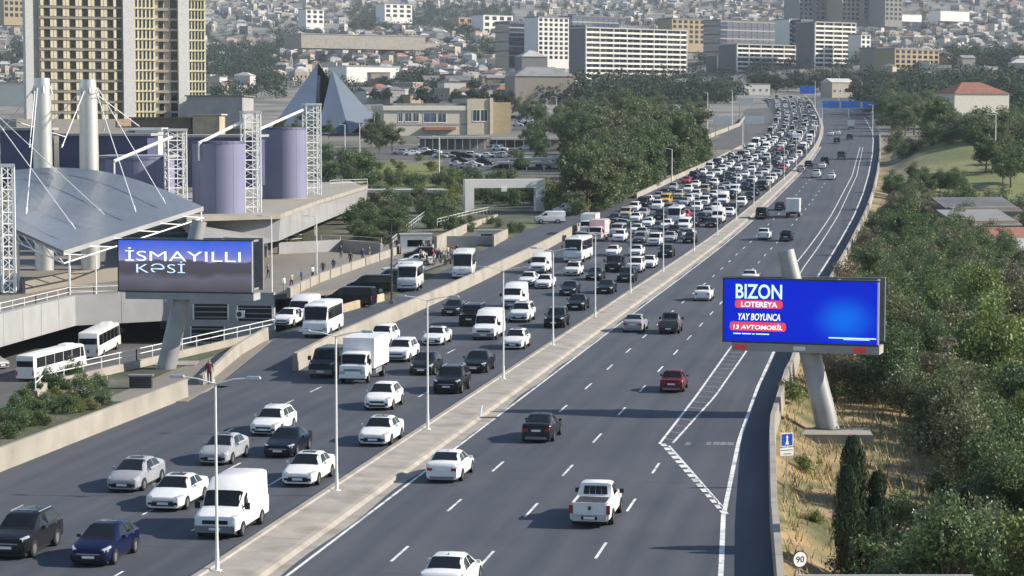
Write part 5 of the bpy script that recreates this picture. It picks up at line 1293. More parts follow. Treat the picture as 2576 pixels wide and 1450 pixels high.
TV = dict(
 broad=[tree_meshes(20 + i, 8, 3.3, 9000, .125) for i in range(4)], bright=[tree_meshes(40 + i, 6, 2.7, 6500, .115, 'broad', 'leaf_bright') for i in range(2)],
 dry=[tree_meshes(50 + i, 7, 2.9, 4200, .115, 'broad', 'leaf_dry') for i in range(2)],
 bush=[tree_meshes(60 + i, 2.6, 1.7, 3000, .095, 'bush') for i in range(3)], brightbush=[tree_meshes(70 + i, 2.2, 1.5, 2600, .09, 'bush', 'leaf_bright') for i in range(2)],
 oleander=[tree_meshes(80 + i, 3.4, 2.0, 4500, .09, 'bush', 'leaf', 160) for i in range(2)], cypress=[tree_meshes(90 + i, 9, .95, 6000, .15, 'cypress', 'leaf_cypress') for i in range(2)],
 bigtree=[tree_meshes(100 + i, 12, 4.8, 6500, .24, 'broad', 'leaf') for i in range(4)], fartree=[tree_meshes(120 + i, 11, 5, 1800, .55, 'broad', 'leaf_far') for i in range(3)])
CATN = dict(broad=('leafy_tree', 'tree'), bright=('leafy_tree', 'tree'), dry=('sparse_tree', 'tree'), bush=('shrub', 'shrub'), brightbush=('shrub', 'shrub'), oleander=('flowering_shrub', 'shrub'), cypress=('cypress_tree', 'tree'), bigtree=('tall_tree', 'tree'), fartree=('distant_tree', 'tree'))
rt = random.Random(5)
def plant(kind, p, sc, label, group, sz=None):
    tk, cr = rt.choice(TV[kind]); nm, cat = CATN[kind]; o = thing(nm, label, cat, p, rt.uniform(0, 6.28), group); o.scale = (sc, sc, sz or sc * rt.uniform(.9, 1.12))
    link('trunk', tk, o); link('crown', cr, o); return o
def proj(p):
    d = Vector(p) - Vector((0, 0, CAMH)); f = Vector((-_sy * _cp, _cy * _cp, -_sp)); u = Vector((-_sy * _sp, _cy * _sp, _cp)); w_ = d.dot(f)
    return CX + d.dot(RGT) / w_ * F, CY - d.dot(u) / w_ * F, w_
def inpoly(x, y, poly):
    c = False; n = len(poly)
    for i in range(n):
        (x1, y1), (x2, y2) = poly[i], poly[(i + 1) % n]
        if (y1 > y) != (y2 > y) and x < (x2 - x1) * (y - y1) / (y2 - y1) + x1: c = not c
    return c
# -- right-hand slope: trees between barrier and the houses, open dry grass round the billboard
OPEN = [(1930, 1010), (2230, 1020), (2420, 1170), (2330, 1330), (2100, 1450), (2050, 1520), (1930, 1520)]
SIZES = ['low', 'small', 'middling', 'tall', 'very tall']
cand = []
for i in range(4000):
    y = rt.uniform(88, 400); xm = .062 * y + 3.5; x = rt.uniform(RB(y) + 2.2, xm)
    if x < RB(y) + 2.2: continue
    cand.append((x, y))
cand[2000:] = sorted(cand[2000:], key=lambda c: c[1] + rt.uniform(0, 60))
placed = []
def near_names(d): return 'nearest the camera' if d < 120 else 'below the blue billboard' if d < 150 else 'just beyond the blue billboard' if d < 200 else 'half way up the barrier' if d < 270 else 'far up the barrier'
cnt = {}
for x, y in cand:
    z = hf(x, y); px, py, d = proj((x, y, z)); e = x - RB(y)
    sc = rt.uniform(.55, .85) if e < 6 else rt.uniform(.7, 1.05)
    if y > 240: sc *= 1.05
    spx, spy, _ = proj((x, y, z + 5 * sc)); rp = 3.0 * sc / d * F
    if any((x - a) ** 2 + (y - b) ** 2 < (2.3 * (s1 + sc)) ** 2 for a, b, s1 in placed): continue
    if inpoly(px, py, OPEN) or inpoly(spx, spy, OPEN) or inpoly(spx - rp * .8, spy, OPEN): continue
    tpx, tpy, _ = proj((x, y, z + 7.5 * sc))
    if d < 143 and spx - rp < 2235 and tpy < 900: continue
    if spx - rp < proj((RB(y) - .5, y, 0))[0] - 10 and e < 9 and sc > .62: sc = .5
    kind = rt.choices(['broad', 'dry', 'bright', 'bush', 'oleander'], [66, 9, 9, 8, 8])[0]
    if e < 4.5: kind = rt.choice(['bush', 'bush', 'dry'])
    if kind in ('bush', 'oleander'): sc *= 1.5
    if px > 2420 and 130 < y < 260 and rt.random() < .5: kind = 'bright'
    placed.append((x, y, sc))
    key = (kind, near_names(d)); cnt[key] = cnt.get(key, 0) + 1
    adj = dict(broad='dark green leafy tree', dry='thin brownish tree', bright='yellow-green leafy tree', bush='dark green shrub', oleander='green shrub with white blossom')[kind]
    plant(kind, (x, y, z - .1), sc, '%s %s, %s of its kind there' % (adj, near_names(d), ordinal(cnt[key] - 1)), 'trees on the right slope')
_u = 0
for x, y in cand[2000:]:                      # undergrowth below the trees
    z = hf(x, y); px, py, d = proj((x, y, z))
    if px > 2600 or d > 330 or inpoly(px, py, OPEN) or inpoly(px, py - 30, OPEN) or x - RB(y) < 3.2: continue
    if d < 143 and px < 2260 and py < 960: continue
    if any((x - a) ** 2 + (y - b) ** 2 < 9 for a, b in [(q[0], q[1]) for q in placed[-400:] if len(q) == 4]): continue
    placed.append((x, y, 0, 1)); _u += 1
    plant(rt.choice(['bush', 'bush', 'oleander', 'brightbush']), (x, y, z - .1), rt.uniform(.7, 1.25), 'shrub in the undergrowth of the right slope, %s from the camera' % ordinal(_u - 1), 'undergrowth on the right slope')
    if _u >= 95: break
for px, yt, yb, D, lab in ((2142, 1085, 1480, 96, 'tallest dark cypress in front of the concrete footing'), (2128, 1160, 1500, 95, 'dark cypress leaning against the tallest one on the left'), (2205, 1175, 1500, 96, 'slim dark cypress right of the tallest one'), (2196, 1270, 1490, 94, 'short dark cypress below the slim one'), (2428, 1215, 1500, 97, 'dark cypress standing apart near the right edge')):
    t = PD(px, yt, D); b = PD(px, yb, D); gz = hf(b.x, b.y); Hh = t.z - gz; plant('cypress', (b.x, b.y, gz - .1), Hh / 9 * 1.0, lab, 'cypresses on the right verge', Hh / 9)
for px, py, k_, s_, lab in ((2480, 1450, 'oleander', 1.0, 'white-flowered shrub in the bottom right corner'), (2330, 1440, 'oleander', .9, 'white-flowered shrub right of the cypresses'), (2260, 1330, 'bush', .7, 'small dark shrub behind the cypresses'), (2020, 1190, 'brightbush', .45, 'small green shrub right of the square blue sign'), (1990, 1010, 'brightbush', .8, 'bright shrub beside the pylon of the blue billboard'), (2045, 1330, 'brightbush', .4, 'low green clump on the dry verge'), (2560, 1300, 'broad', .6, 'leafy tree cut by the right edge of the picture'), (2380, 1300, 'oleander', .8, 'white-flowered shrub below the dry grass'), (2520, 1380, 'bush', 1.1, 'dark shrub between the flowering shrubs')):
    p = PG(px, py); plant(k_, p, s_, lab, 'shrubs on the right verge')
# -- dry grass tufts on the right verge
gm = MB()
for _ in range(11000):
    y = rt.uniform(84, 175); x = rt.uniform(RB(y) + .7, .07 * y + 7); z = hf(x, y)
    a = rt.uniform(0, 6.28); h = rt.uniform(.2, .75); dx, dy = math.cos(a), math.sin(a); wv = .045
    gm.add([(x - dy * wv, y + dx * wv, z), (x + dy * wv, y - dx * wv, z), (x + dx * h * .5, y + dy * h * .5, z + h)], [(0, 1, 2)], 0 if rt.random() < .75 else 1)
g_ = gm.build('dry_grass', ['dry_straw', 'leaf_bright'], kind='stuff'); g_['label'] = 'dry straw-coloured grass on the right verge'; g_['category'] = 'grass'
# -- belts of trees placed by the foot of each tree in the picture
BELTS = [  # x0, x1, y0, y1, number, kind, scale range, wording, group
 (1440, 1700, 470, 560, 26, 'bush', (1.6, 2.6), 'dark bush at the foot of the grove behind the pale wall', 'bushes at the foot of the grove'),
 (1680, 1790, 400, 470, 12, 'bush', (1.6, 2.6), 'dark bush at the foot of the grove beside the side road', 'bushes at the foot of the grove'),
 (1455, 1740, 470, 560, 22, 'bigtree', (.75, 1.1), 'tall dark green tree behind the pale wall of the jam', 'trees beside the jam'),
 (1480, 1790, 400, 470, 24, 'bigtree', (.85, 1.25), 'tall green tree in the dense grove left of the jam', 'trees beside the jam'),
 (1440, 1720, 345, 400, 18, 'bigtree', (.85, 1.3), 'tall green tree at the back of the grove', 'trees beside the jam'),
 (1300, 1850, 288, 338, 26, 'bigtree', (.6, .85), 'brown-green tree below the white apartment blocks', 'trees below the apartment blocks'),
 (1380, 1470, 500, 540, 8, 'brightbush', (1.3, 2.2), 'yellow-green hedge bush right of the white gate', 'hedge right of the gate'),
 (1380, 1560, 480, 535, 8, 'bush', (1.2, 2.0), 'dark bush between the gate and the pale wall', 'bushes by the gate'),
 (885, 1160, 545, 590, 14, 'bush', (.9, 1.5), 'clipped dark bush below the garden wall of the station', 'clipped bushes of the station'),
 (900, 1130, 500, 540, 11, 'bush', (1.0, 1.6), 'dark bush around the low pavilion', 'bushes by the pavilion'),
 (1085, 1160, 480, 530, 5, 'bright', (.5, .7), 'light green tree left of the white gate', 'trees by the gate'),
 (1195, 1370, 500, 525, 8, 'bush', (1.0, 1.6), 'dark bush inside the white gate', 'bushes inside the gate'),
 (880, 1120, 400, 450, 12, 'brightbush', (.7, 1.4), 'bright green clipped bush on the lawn', 'bushes on the lawn'),
 (815, 935, 405, 470, 12, 'bush', (1.3, 2.4), 'dark bush left of the lawn behind the upper deck', 'bushes left of the lawn'),
 (1130, 1300, 445, 490, 12, 'bush', (.9, 1.4), 'dark bush between the lawn and the white gate', 'bushes by the gate'),
 (930, 1180, 456, 478, 14, 'bush', (.8, 1.3), 'low hedge bush behind the pavilion roof', 'hedge behind the pavilion'),
 (880, 1010, 585, 612, 9, 'bush', (.6, 1.0), 'small bush along the grey wall of the plaza', 'bushes along the plaza wall'),
 (1150, 1330, 560, 590, 9, 'bush', (.4, .7), 'bush on the verge above the pedestrian ramp', 'bushes above the ramp'),
 (920, 990, 330, 390, 8, 'bigtree', (.5, .8), 'dark tree between the pyramid and the cream office', 'trees by the pyramid'),
 (700, 900, 330, 370, 10, 'bigtree', (.5, .7), 'dark tree at the foot of the glass pyramid', 'trees by the pyramid'),
 (1270, 1440, 400, 440, 7, 'bigtree', (.4, .6), 'dark tree around the flat white canopy', 'trees by the canopy'),
 (1320, 1440, 345, 385, 6, 'bigtree', (.5, .8), 'dark tree behind the parked cars of the office', 'trees by the office'),
 (2395, 2640, 300, 345, 14, 'bigtree', (.35, .55), 'low dark tree in the wood below the red-roofed house', 'wood behind the rise'),
 (2220, 2385, 300, 345, 16, 'bigtree', (.8, 1.15), 'dark tree in the wood behind the grassy rise', 'wood behind the rise'),
 (2205, 2640, 296, 334, 34, 'bush', (1.6, 2.4), 'dark undergrowth of the wood behind the grassy rise', 'wood behind the rise'),
 (2330, 2640, 338, 372, 22, 'bush', (1.8, 2.8), 'dark thicket along the top of the grassy rise', 'wood behind the rise'),
 (2190, 2300, 255, 300, 10, 'bigtree', (.8, 1.1), 'dark tree beside the blue gantry', 'trees by the gantry'),
 (2470, 2640, 400, 480, 9, 'bigtree', (.5, .8), 'dark tree on the right of the grassy rise', 'trees right of the rise'),
 (2205, 2420, 482, 505, 12, 'broad', (.5, .8), 'brown-green tree at the foot of the grassy rise', 'trees below the rise'),
 (2200, 2330, 372, 400, 6, 'bush', (1.2, 2.), 'low bush on the grassy rise', 'bushes on the rise'),
 (1900, 2200, 225, 262, 22, 'fartree', (.8, 1.1), 'dark tree behind the bend of the road', 'trees behind the bend'),
 (930, 1300, 240, 300, 18, 'fartree', (.6, 1.0), 'grey-green tree behind the cream office', 'trees behind the office'),
]
for x0, x1, y0, y1, n, k_, (s0, s1), lab, grp in BELTS:
    pts = []
    for _ in range(n * 30):
        if len(pts) >= n: break
        px, py = rt.uniform(x0, x1), rt.uniform(y0, y1)
        if any(abs(px - a) < (x1 - x0) / n * .8 and abs(py - b) < (y1 - y0) * .25 for a, b in pts): continue
        p = PG(px, py)
        if p.y < 1250 and LO(p.y) - 2.5 < p.x < RB(p.y) + 2.5: continue
        if 560 < p.y < 1250 and LO(p.y) - 27 < p.x < LO(p.y): continue
        pts.append((px, py))
    pts.sort()
    for i, (px, py) in enumerate(pts): plant(k_, PG(px, py) - Vector((0, 0, .1)), rt.uniform(s0, s1), '%s, %s from the left' % (lab, ordinal(i)), grp)
# -- shrubs behind the low cream wall, bottom left
_sh = [(px, 1128 - px * .36 - k * 26 + rt.uniform(-8, 8)) for k in range(5) for px in range(-10 + 14 * (k % 2), 262 - 16 * k, 30)]
for i, (px, py) in enumerate(_sh):
    p = P(px, py, -.5); p.z = hf(p.x, p.y) - .1
    if p.x > -47: continue
    plant(rt.choice(['bush', 'bush', 'brightbush', 'oleander']) if i % 5 else 'broad', p, rt.uniform(.32, .52) if i % 5 else .14, 'dark green shrub behind the low cream wall, %s of the clump' % ordinal(i), 'shrubs behind the cream wall')
# ================================================================== BUILDINGS AND TOWN
CREAM, WHITE, BEIGE, GREYW, TAN, PINK, YELL = (.40, .36, .29), (.47, .46, .44), (.30, .265, .215), (.22, .22, .215), (.36, .29, .19), (.31, .21, .175), (.72, .67, .46)
mat('balcony_white', (.78, .76, .70), .7, .05, .4)
mat('roof_red', (.27, .12, .085), .8, .2, .6, objvar=.25); mat('roof_grey', (.20, .20, .205), .8, .15, .3, objvar=.3); mat('roof_pale', (.40, .395, .385), .7, .1, .3, objvar=.25); mat('roof_brown', (.20, .15, .12), .85, .2, .5, objvar=.25); mat('roof_dark', (.13, .13, .14), .8, .2, .4, objvar=.3)
def window_data(name, w, h, frame='white_metal', glass='glass_blue', fr=.07):
    q = MB(); q.b2(-w / 2, w / 2, -.03, .02, 0, h, 0)
    for a, b, c, d in ((-w / 2 - fr, w / 2 + fr, -fr, 0), (-w / 2 - fr, w / 2 + fr, h, h + fr), (-w / 2 - fr, -w / 2, 0, h), (w / 2, w / 2 + fr, 0, h), (-.03, .03, 0, h)): q.b2(a, b, -.12, .02, c, d, 1)
    q.b2(-w / 2 - fr * 1.5, w / 2 + fr * 1.5, -.2, .02, -fr * 1.6, -fr, 1)
    return q.data(name, [glass, frame])
def windows(o, me, xs, zs, y=0., side=None, skip=None, name='window'):
    for i, x in enumerate(xs):
        for j, z in enumerate(zs):
            if skip and skip(i, j): continue
            w_ = link(name, me, o, (x, y, z) if side is None else (side, x, z))
            if side is not None: w_.rotation_euler = (0, 0, math.pi / 2)
def even(a, b, n): return [a + (b - a) * (i + .5) / n for i in range(n)]
def base_at(px, py, D): p = PD(px, py, D); return p
def house(p, w, d, h, rz, wall, roofk, roofm, label, nm='house', grp='houses of the town', win=0, name='house'):
    o = thing(name, label, 'house', p, rz, grp)
    q = MB(); q.b2(-w / 2, w / 2, 0, d, -2.5, h); part('wall', q, 'plaster', o, color=wall)
    q = MB()
    if roofk == 'flat': q.b2(-w / 2 - .25, w / 2 + .25, -.25, d + .25, h, h + .35)
    elif roofk == 'hip':
        a, b, e = w / 2 + .4, d + .4, min(w, d) * .28; k = max(0, w - d) / 2
        q.add([(-a, -.4, h), (a, -.4, h), (a, b, h), (-a, b, h), (-k, d / 2, h + e), (k + .01, d / 2, h + e)], [(0, 1, 5, 4), (1, 2, 5), (2, 3, 4, 5), (3, 0, 4), (3, 2, 1, 0)])
    else:
        a, b, e = w / 2 + .4, d + .4, d * .22
        q.add([(-a, -.4, h), (a, -.4, h), (a, b, h), (-a, b, h), (-a, d / 2, h + e), (a, d / 2, h + e)], [(0, 1, 5, 4), (2, 3, 4, 5), (1, 2, 5), (3, 0, 4), (3, 2, 1, 0)])
    part('roof', q, roofm, o)
    if win:
        for x in even(-w / 2, w / 2, win): link('window', WIN_S, o, (x, 0, h * .35))
        a = link('window', WIN_S, o, (w / 2, d * .5, h * .35)); a.rotation_euler = (0, 0, math.pi / 2)
    return o
WIN_S = window_data('window', 1.3, 1.4); WIN_M = window_data('window', 1.5, 1.7); WIN_T = window_data('window', 1.3, 2.0, 'dark_metal'); WIN_W = window_data('window', 2.6, 1.8)
# ------------------------------------------------------------------ cream tower block, upper left
DT = 700.; FH = 26 * DT / F          # floor height from the picture
def tower():
    z0 = zr(690) - 1; o = thing('tower_block', 'tall cream and grey tower block with yellow bays behind the bus station', 'building', (*v2(PD(300, 290, DT)), z0), YAW + .42)
    s = DT / F / math.cos(.42); X = lambda px: (px - 300) * s
    top = PD(300, -70, DT).z - z0; zb = PD(300, 282, DT).z - z0; fl = [zb + FH * k for k in range(-1, 14)]
    def col(name, x0, x1, y0, y1, m, c=None, zt=None): q = MB(); q.b2(X(x0), X(x1), y0, y1, -3, (zt or top)); return part(name, q, m, o, color=c)
    col('main_wing', 118, 292, 0, 7, 'plaster', (.36, .33, .27)); col('fin', 86, 104, -1.2, 2.5, 'plaster', (.60, .59, .57)); col('glazed_corner', 104, 118, .6, 5, 'glass_blue')
    col('window_shaft', 292, 309, .3, 18, 'plaster', (.50, .48, .44)); col('fin', 310, 336, -1.0, 16, 'plaster', (.62, .61, .59)); col('bay', 336, 388, 1.0, 20, 'plaster', YELL)
    col('recess_wing', 388, 428, 4.0, 22, 'plaster', (.48, .44, .36)); col('window_shaft', 428, 446, 3.4, 20, 'plaster', (.52, .50, .46)); col('fin', 446, 472, 2.2, 18, 'plaster', (.62, .61, .59)); col('bay', 472, 517, 5.0, 24, 'plaster', YELL)
    wm = window_data('window', 1.35, 2.1, 'dark_metal', 'glass_dark', .05); ws_ = window_data('window', 2.0, 2.4, 'dark_metal', 'glass_dark', .05); sl_ = window_data('window', .42, 2.4, 'dark_metal', 'glass_dark', .04)
    pier = MB(); pier.b2(-.42, .42, -.32, 0, 0, 2.35); pier = pier.data('pier', 'plaster')
    for k, z in enumerate(fl):
        q = MB(); q.b2(X(118.5), X(291.5), -.55, 0, z - .55, z + .1); part('floor_band', q, 'plaster', o, color=(.30, .27, .22))
        for i in range(6):
            x = 118 + 29 * i + 14; link('window', wm, o, (X(x + 5), -.01, z + .45))
            for dx in (-6.5, 15): 
                c = link('pier', pier, o, (X(x + dx), 0, z + .3)); c.color = (*((.72, .66, .48) if (i + k) % 3 else (.70, .60, .44)), 1)
        link('window', ws_, o, (X(300), .3, z + .4)); link('window', ws_, o, (X(437), 3.4, z + .4)); link('window', wm, o, (X(408), 4.0, z + .5))
        q = MB(); q.b2(X(391), X(425), 3.0, 4.0, z - .5, z + .35); part('balcony', q, 'plaster', o, color=(.32, .28, .23))
        for x0, x1, y in ((336, 388, 1.0), (472, 517, 5.0)):
            q = MB(); q.b2(X(x0 - .6), X(x1 + .6), y - .25, y, z - .22, z + .04); part('floor_band', q, 'plaster', o, color=(.52, .46, .31))
            for x in even(x0 + 4, x1 - 2, 5): link('window', sl_, o, (X(x), y, z + .5))
            for yy in even(y + 1.5, y + 9, 3):
                c = link('window', sl_, o, (X(x1), yy, z + .5)); c.rotation_euler = (0, 0, math.pi / 2)
    q = MB(); q.b2(X(60), X(620), -3, 30, -3, PD(300, 300, DT).z - z0); part('podium', q, 'plaster', o, color=(.33, .31, .28))
    q = MB(); q.b2(X(290), X(560), -3.3, -2.9, PD(300, 318, DT).z - z0, PD(300, 303, DT).z - z0); part('podium_band', q, 'plaster', o, color=(.50, .36, .24))
tower()
hall('podium_hall', 'grey flat-roofed hall right of the tower block', 470, 610, 240, 300, 690, 30, 'roof_grey', 'concrete_grey', 'building')
hall('annex', 'yellow flat annex below the tower block', 485, 552, 287, 325, 600, 12, 'roof_pale', 'stone_warm', 'building')
hall('annex', 'brown flat annex left of the yellow annex', 330, 480, 295, 322, 605, 12, 'roof_brown', 'roof_brown', 'building')
hall('warehouse', 'long white warehouse left of the tower block', -40, 84, 207, 245, 820, 20, 'roof_pale', 'balcony_white', 'building')
# ------------------------------------------------------------------ apartment blocks on the hill
def apartments(name, label, px0, px1, yt, yb, D, rz, dep, rows, cols, style, crown=0.):
    a = PD(px0, yb, D); W = (px1 - px0) * D / F / max(.3, math.cos(rz - YAW)); t = PD(px0, yt, D); H_ = t.z - a.z; o = thing(name, label, 'building', a, rz, 'apartment blocks on the hill')
    fh = H_ / rows; bw = W / cols
    if style == 'bands':
        q = MB(); q.b2(0, W, .9, dep, -6, H_ - .2); part('core', q, 'plaster', o, color=(.16, .155, .15))
        g = window_data('window', bw * .8, fh * .62, 'dark_metal', 'glass_dark', .05)
        band = MB(); band.b2(-bw / 2, bw / 2, -.2, .9, -.12, fh * .34); band = band.data('balcony', 'balcony_white')
        for j in range(rows):
            for i in range(cols):
                link('balcony', band, o, (bw * (i + .5), 0, fh * j)); link('window', g, o, (bw * (i + .5), .9, fh * j + fh * .34))
        for i in range(cols + 1):
            if i % 2 == 0 or i == cols: q = MB(); q.b2(bw * i - .22, bw * i + .22, -.35, .88, -4, H_ - .1); part('pier', q, 'balcony_white', o)
        q = MB(); q.b2(-.4, W + .4, -.5, dep + .4, H_ - .25, H_ + .5); part('roof', q, 'roof_pale', o)
    elif style == 'glass':
        q = MB(); q.b2(0, W, 0, dep, -6, H_); part('glass_body', q, 'glass_blue', o)
        for j in range(rows):
            q = MB(); q.b2(-.3, W + .3, -.35, dep + .2, fh * j + fh * .70, fh * j + fh); part('floor_band', q, 'navy' if j % 2 else 'concrete_grey', o)
        for i in range(cols + 1): q = MB(); q.b2(bw * i - .12, bw * i + .12, -.25, 0, -2, H_); part('mullion', q, 'navy', o)
        q = MB(); q.b2(-.4, W + .4, -.5, dep + .4, H_, H_ + .9); part('roof', q, 'roof_dark', o)
    else:
        c = dict(white=(.70, .69, .66), cream=TAN, grey=GREYW, pale=BEIGE)[style]
        q = MB(); q.b2(0, W, 0, dep, -6, H_); part('wall', q, 'plaster', o, color=c)
        g = window_data('window', bw * .55, fh * .55, 'dark_metal', 'glass_dark', .06)
        windows(o, g, even(0, W, cols), [fh * j + fh * .25 for j in range(rows)])
        q = MB(); q.b2(-.3, W + .3, -.3, dep + .3, H_, H_ + .8); part('roof', q, 'roof_grey', o)
    return o
R30 = YAW + math.radians(38); RL = YAW - math.radians(6)
AP = [
 ('glass_block', 'dark blue glass block at the left end of the hilltop apartments', 1280, 1352, 56, 150, 1640, R30, 16, 8, 6, 'glass'),
 ('apartment_block', 'grey-white apartment block right of the dark blue glass block', 1354, 1432, 44, 150, 1620, R30, 16, 9, 6, 'white'),
 ('glass_block', 'low navy glass block behind the long white block', 1440, 1560, 42, 110, 1720, R30, 16, 6, 9, 'glass'),
 ('apartment_block', 'narrow blue-grey block beside the long white block', 1434, 1472, 66, 160, 1600, RL, 14, 8, 3, 'grey'),  # this grey block stands in for the long white block's shaded end face
 ('apartment_block', 'longest white apartment block with rows of balconies', 1474, 1742, 70, 212, 1540, R30, 18, 11, 15, 'bands'),
 ('apartment_block', 'cream block behind the right end of the longest white block', 1690, 1808, 48, 110, 1720, R30, 16, 5, 8, 'cream'),
 ('glass_block', 'navy glass block at the left of the right-hand apartments', 1812, 1980, 52, 150, 1650, R30, 18, 9, 10, 'glass'),
 ('apartment_block', 'slim white tower with square windows between the glass blocks', 1984, 2012, 50, 140, 1630, R30, 14, 8, 2, 'white'),
 ('glass_block', 'slim blue glass tower beside the slim white tower', 2014, 2046, 52, 140, 1625, R30, 14, 8, 3, 'glass'),
 ('apartment_block', 'grey windowless-looking slab left of the lower white block', 1822, 1852, 118, 215, 1560, RL, 16, 8, 2, 'grey'),
 ('apartment_block', 'lower white apartment block with balconies in the right-hand group', 1854, 2048, 112, 214, 1540, R30, 18, 9, 12, 'bands'),
 ('apartment_block', 'tall white apartment block with wavy balconies above the road bend', 2050, 2164, 56, 205, 1525, R30, 18, 13, 9, 'bands'),
 ('apartment_block', 'white corner tower with square windows at the right of the balconies', 2165, 2192, 88, 208, 1520, R30, 12, 10, 2, 'white'),
 ('apartment_block', 'narrow white slab at the left edge of the right-hand group', 1806, 1822, 140, 212, 1570, R30, 12, 6, 1, 'bands'),
 ('apartment_block', 'tan apartment block right of the white corner tower', 2203, 2246, 122, 222, 1420, R30, 14, 7, 3, 'pale'),
 ('apartment_block', 'wide cream apartment block with small windows above the wood', 2250, 2380, 124, 222, 1380, R30, 16, 8, 8, 'cream'),
 ('apartment_block', 'grey tower at the top edge, first of five above the blocks', 2010, 2048, -40, 52, 2350, R30, 22, 8, 3, 'grey'),
 ('apartment_block', 'blue-grey tower at the top edge, second of five', 2052, 2105, -40, 50, 2360, R30, 22, 8, 4, 'grey'),
 ('apartment_block', 'pale tower at the top edge, third of five', 2118, 2168, -40, 52, 2340, R30, 22, 8, 4, 'pale'),
 ('apartment_block', 'pinkish tower at the top edge, fourth of five', 2172, 2212, -40, 50, 2350, R30, 22, 8, 3, 'pale'),
 ('apartment_block', 'dark grey tower at the top edge, fifth of five', 2226, 2276, -40, 52, 2330, R30, 22, 8, 4, 'grey'),
 ('apartment_block', 'orange-cream building in the top left corner', 10, 76, -30, 45, 1900, R30, 18, 5, 6, 'cream'),
 ('apartment_block', 'white three-storey house with window columns on the hill left of centre', 1216, 1290, 38, 85, 2300, R30, 20, 3, 4, 'white'),
 ('apartment_block', 'white villa with square windows below the top edge left of centre', 770, 812, 24, 60, 2500, R30, 16, 3, 3, 'white'),
 ('apartment_block', 'white box house near the top edge above the white hall', 968, 1034, 10, 45, 2600, R30, 18, 3, 4, 'white'),
 ('apartment_block', 'cream flat building at the top left of centre', 1154, 1244, 45, 88, 2350, R30, 18, 3, 5, 'cream'),
]
for a in AP: apartments(*a)
hall('white_hall', 'very long white industrial hall across the town', 758, 1062, 84, 112, 1950, 30, 'roof_pale', 'concrete_pale', 'building', rz=YAW + .6)
hall('white_hall', 'long low white hall below the very long one', 872, 1000, 165, 195, 1350, 20, 'roof_pale', 'balcony_white', 'building', rz=YAW + .6)
hall('white_hall', 'white long building near the right top edge', 2366, 2450, 26, 46, 2500, 18, 'roof_pale', 'balcony_white', 'building', rz=YAW + .6)
hall('white_hall', 'white long building left of the right-most white one', 2236, 2330, 34, 46, 2450, 16, 'roof_pale', 'balcony_white', 'building', rz=YAW + .6)
# ------------------------------------------------------------------ cream two-storey office with a glazed front
def office():
    D = PG(1100, 342).dot(FWD); a = PD(966, 342, D); z0 = hf(a.x, a.y); s = D / F; o = thing('office_building', 'cream two-storey office with large windows and a taller right wing', 'building', (a.x, a.y, z0), YAW + .32); X = lambda px: (px - 966) * s / math.cos(.32); Zt = lambda py: PD(1100, py, D).z - z0
    def bx(nm, x0, x1, y0, y1, za, zb, m, c=None): q = MB(); q.b2(X(x0), X(x1), y0, y1, za, zb); return part(nm, q, m, o, color=c)
    bx('wall', 966, 1178, 0, 14, -2, Zt(272), 'plaster', (.50, .47, .41)); bx('cornice', 963, 1180, -.6, 14.4, Zt(278), Zt(266), 'plaster', (.55, .53, .48)); bx('roof', 990, 1178, 1, 13, Zt(266), Zt(260), 'roof_grey')
    bx('wing', 1172, 1234, -.8, 16, -2, Zt(248), 'plaster', (.47, .42, .34)); bx('wing', 1235, 1288, 1.5, 17, -2, Zt(257), 'plaster', TAN); bx('wing_pier', 1228, 1236, -1.4, 0, -2, Zt(246), 'plaster', (.58, .50, .36))
    for x0, x1, y0, y1 in ((1002, 1012, 285, 306), (1018, 1034, 285, 306), (1038, 1052, 285, 306), (1064, 1096, 285, 308), (1100, 1120, 285, 308), (1186, 1203, 277, 305), (1206, 1222, 277, 305)):
        m = window_data('window', X(x1) - X(x0), Zt(y0) - Zt(y1), 'white_metal', 'glass_blue', .12); link('window', m, o, ((X(x0) + X(x1)) / 2, -.8 if x0 > 1180 else 0, Zt(y1)))
    for yy in (4, 8, 12):
        c = link('window', WIN_W, o, (X(1288), yy, Zt(300))); c.rotation_euler = (0, 0, math.pi / 2)
    bx('awning', 1062, 1140, -2.2, 0, Zt(328), Zt(320), 'roof_red'); bx('lower_band', 966, 1178, -.12, 0, Zt(316), Zt(311), 'plaster', (.30, .29, .28))
office()
def canopy(label, px0, px1, y_roof, y_base, D, dep, n, rz=YAW, wall=True, name='canopy'):
    D = PG(px0, y_base).dot(FWD); dep *= D / 420; a = PD(px0, y_base, D); z0 = hf(a.x, a.y); t = PD(px0, y_roof, D).z - z0; W = (px1 - px0) * D / F; o = thing(name, label, 'canopy', (a.x, a.y, z0), rz)
    q = MB(); q.b2(-.6, W + .6, -1, dep, t - .5, t); part('roof', q, 'roof_pale', o)
    for x in even(0, W, n): q = MB(); q.b2(x - .12, x + .12, -.3, -.06, -.3, t - .5); part('column', q, 'white_metal', o); q = MB(); q.b2(x - .12, x + .12, dep - .8, dep - .5, -.3, t - .5); part('column', q, 'white_metal', o)
    if wall:
        q = MB(); q.b2(0, W, dep * .6, dep * .65, -.3, t - .5); part('rear_wall', q, 'concrete_grey', o)
    return o
canopy('long pale canopy with white columns in front of the cream office', 1060, 1230, 345, 378, 425, 6, 9, YAW + .12)
canopy('pale canopy with white columns right of the cream office', 1238, 1420, 348, 372, 430, 7, 8, YAW + .12)
canopy('flat white canopy on slim columns left of the grove', 1285, 1447, 398, 425, 395, 5, 3, YAW + .03, False)
canopy('low white canopy under the flat white one', 1260, 1390, 408, 430, 385, 4, 3, YAW, False)
canopy('low pavilion with dark glazing beside the lawn', 930, 1120, 478, 515, 372, 8, 6, YAW + .05)
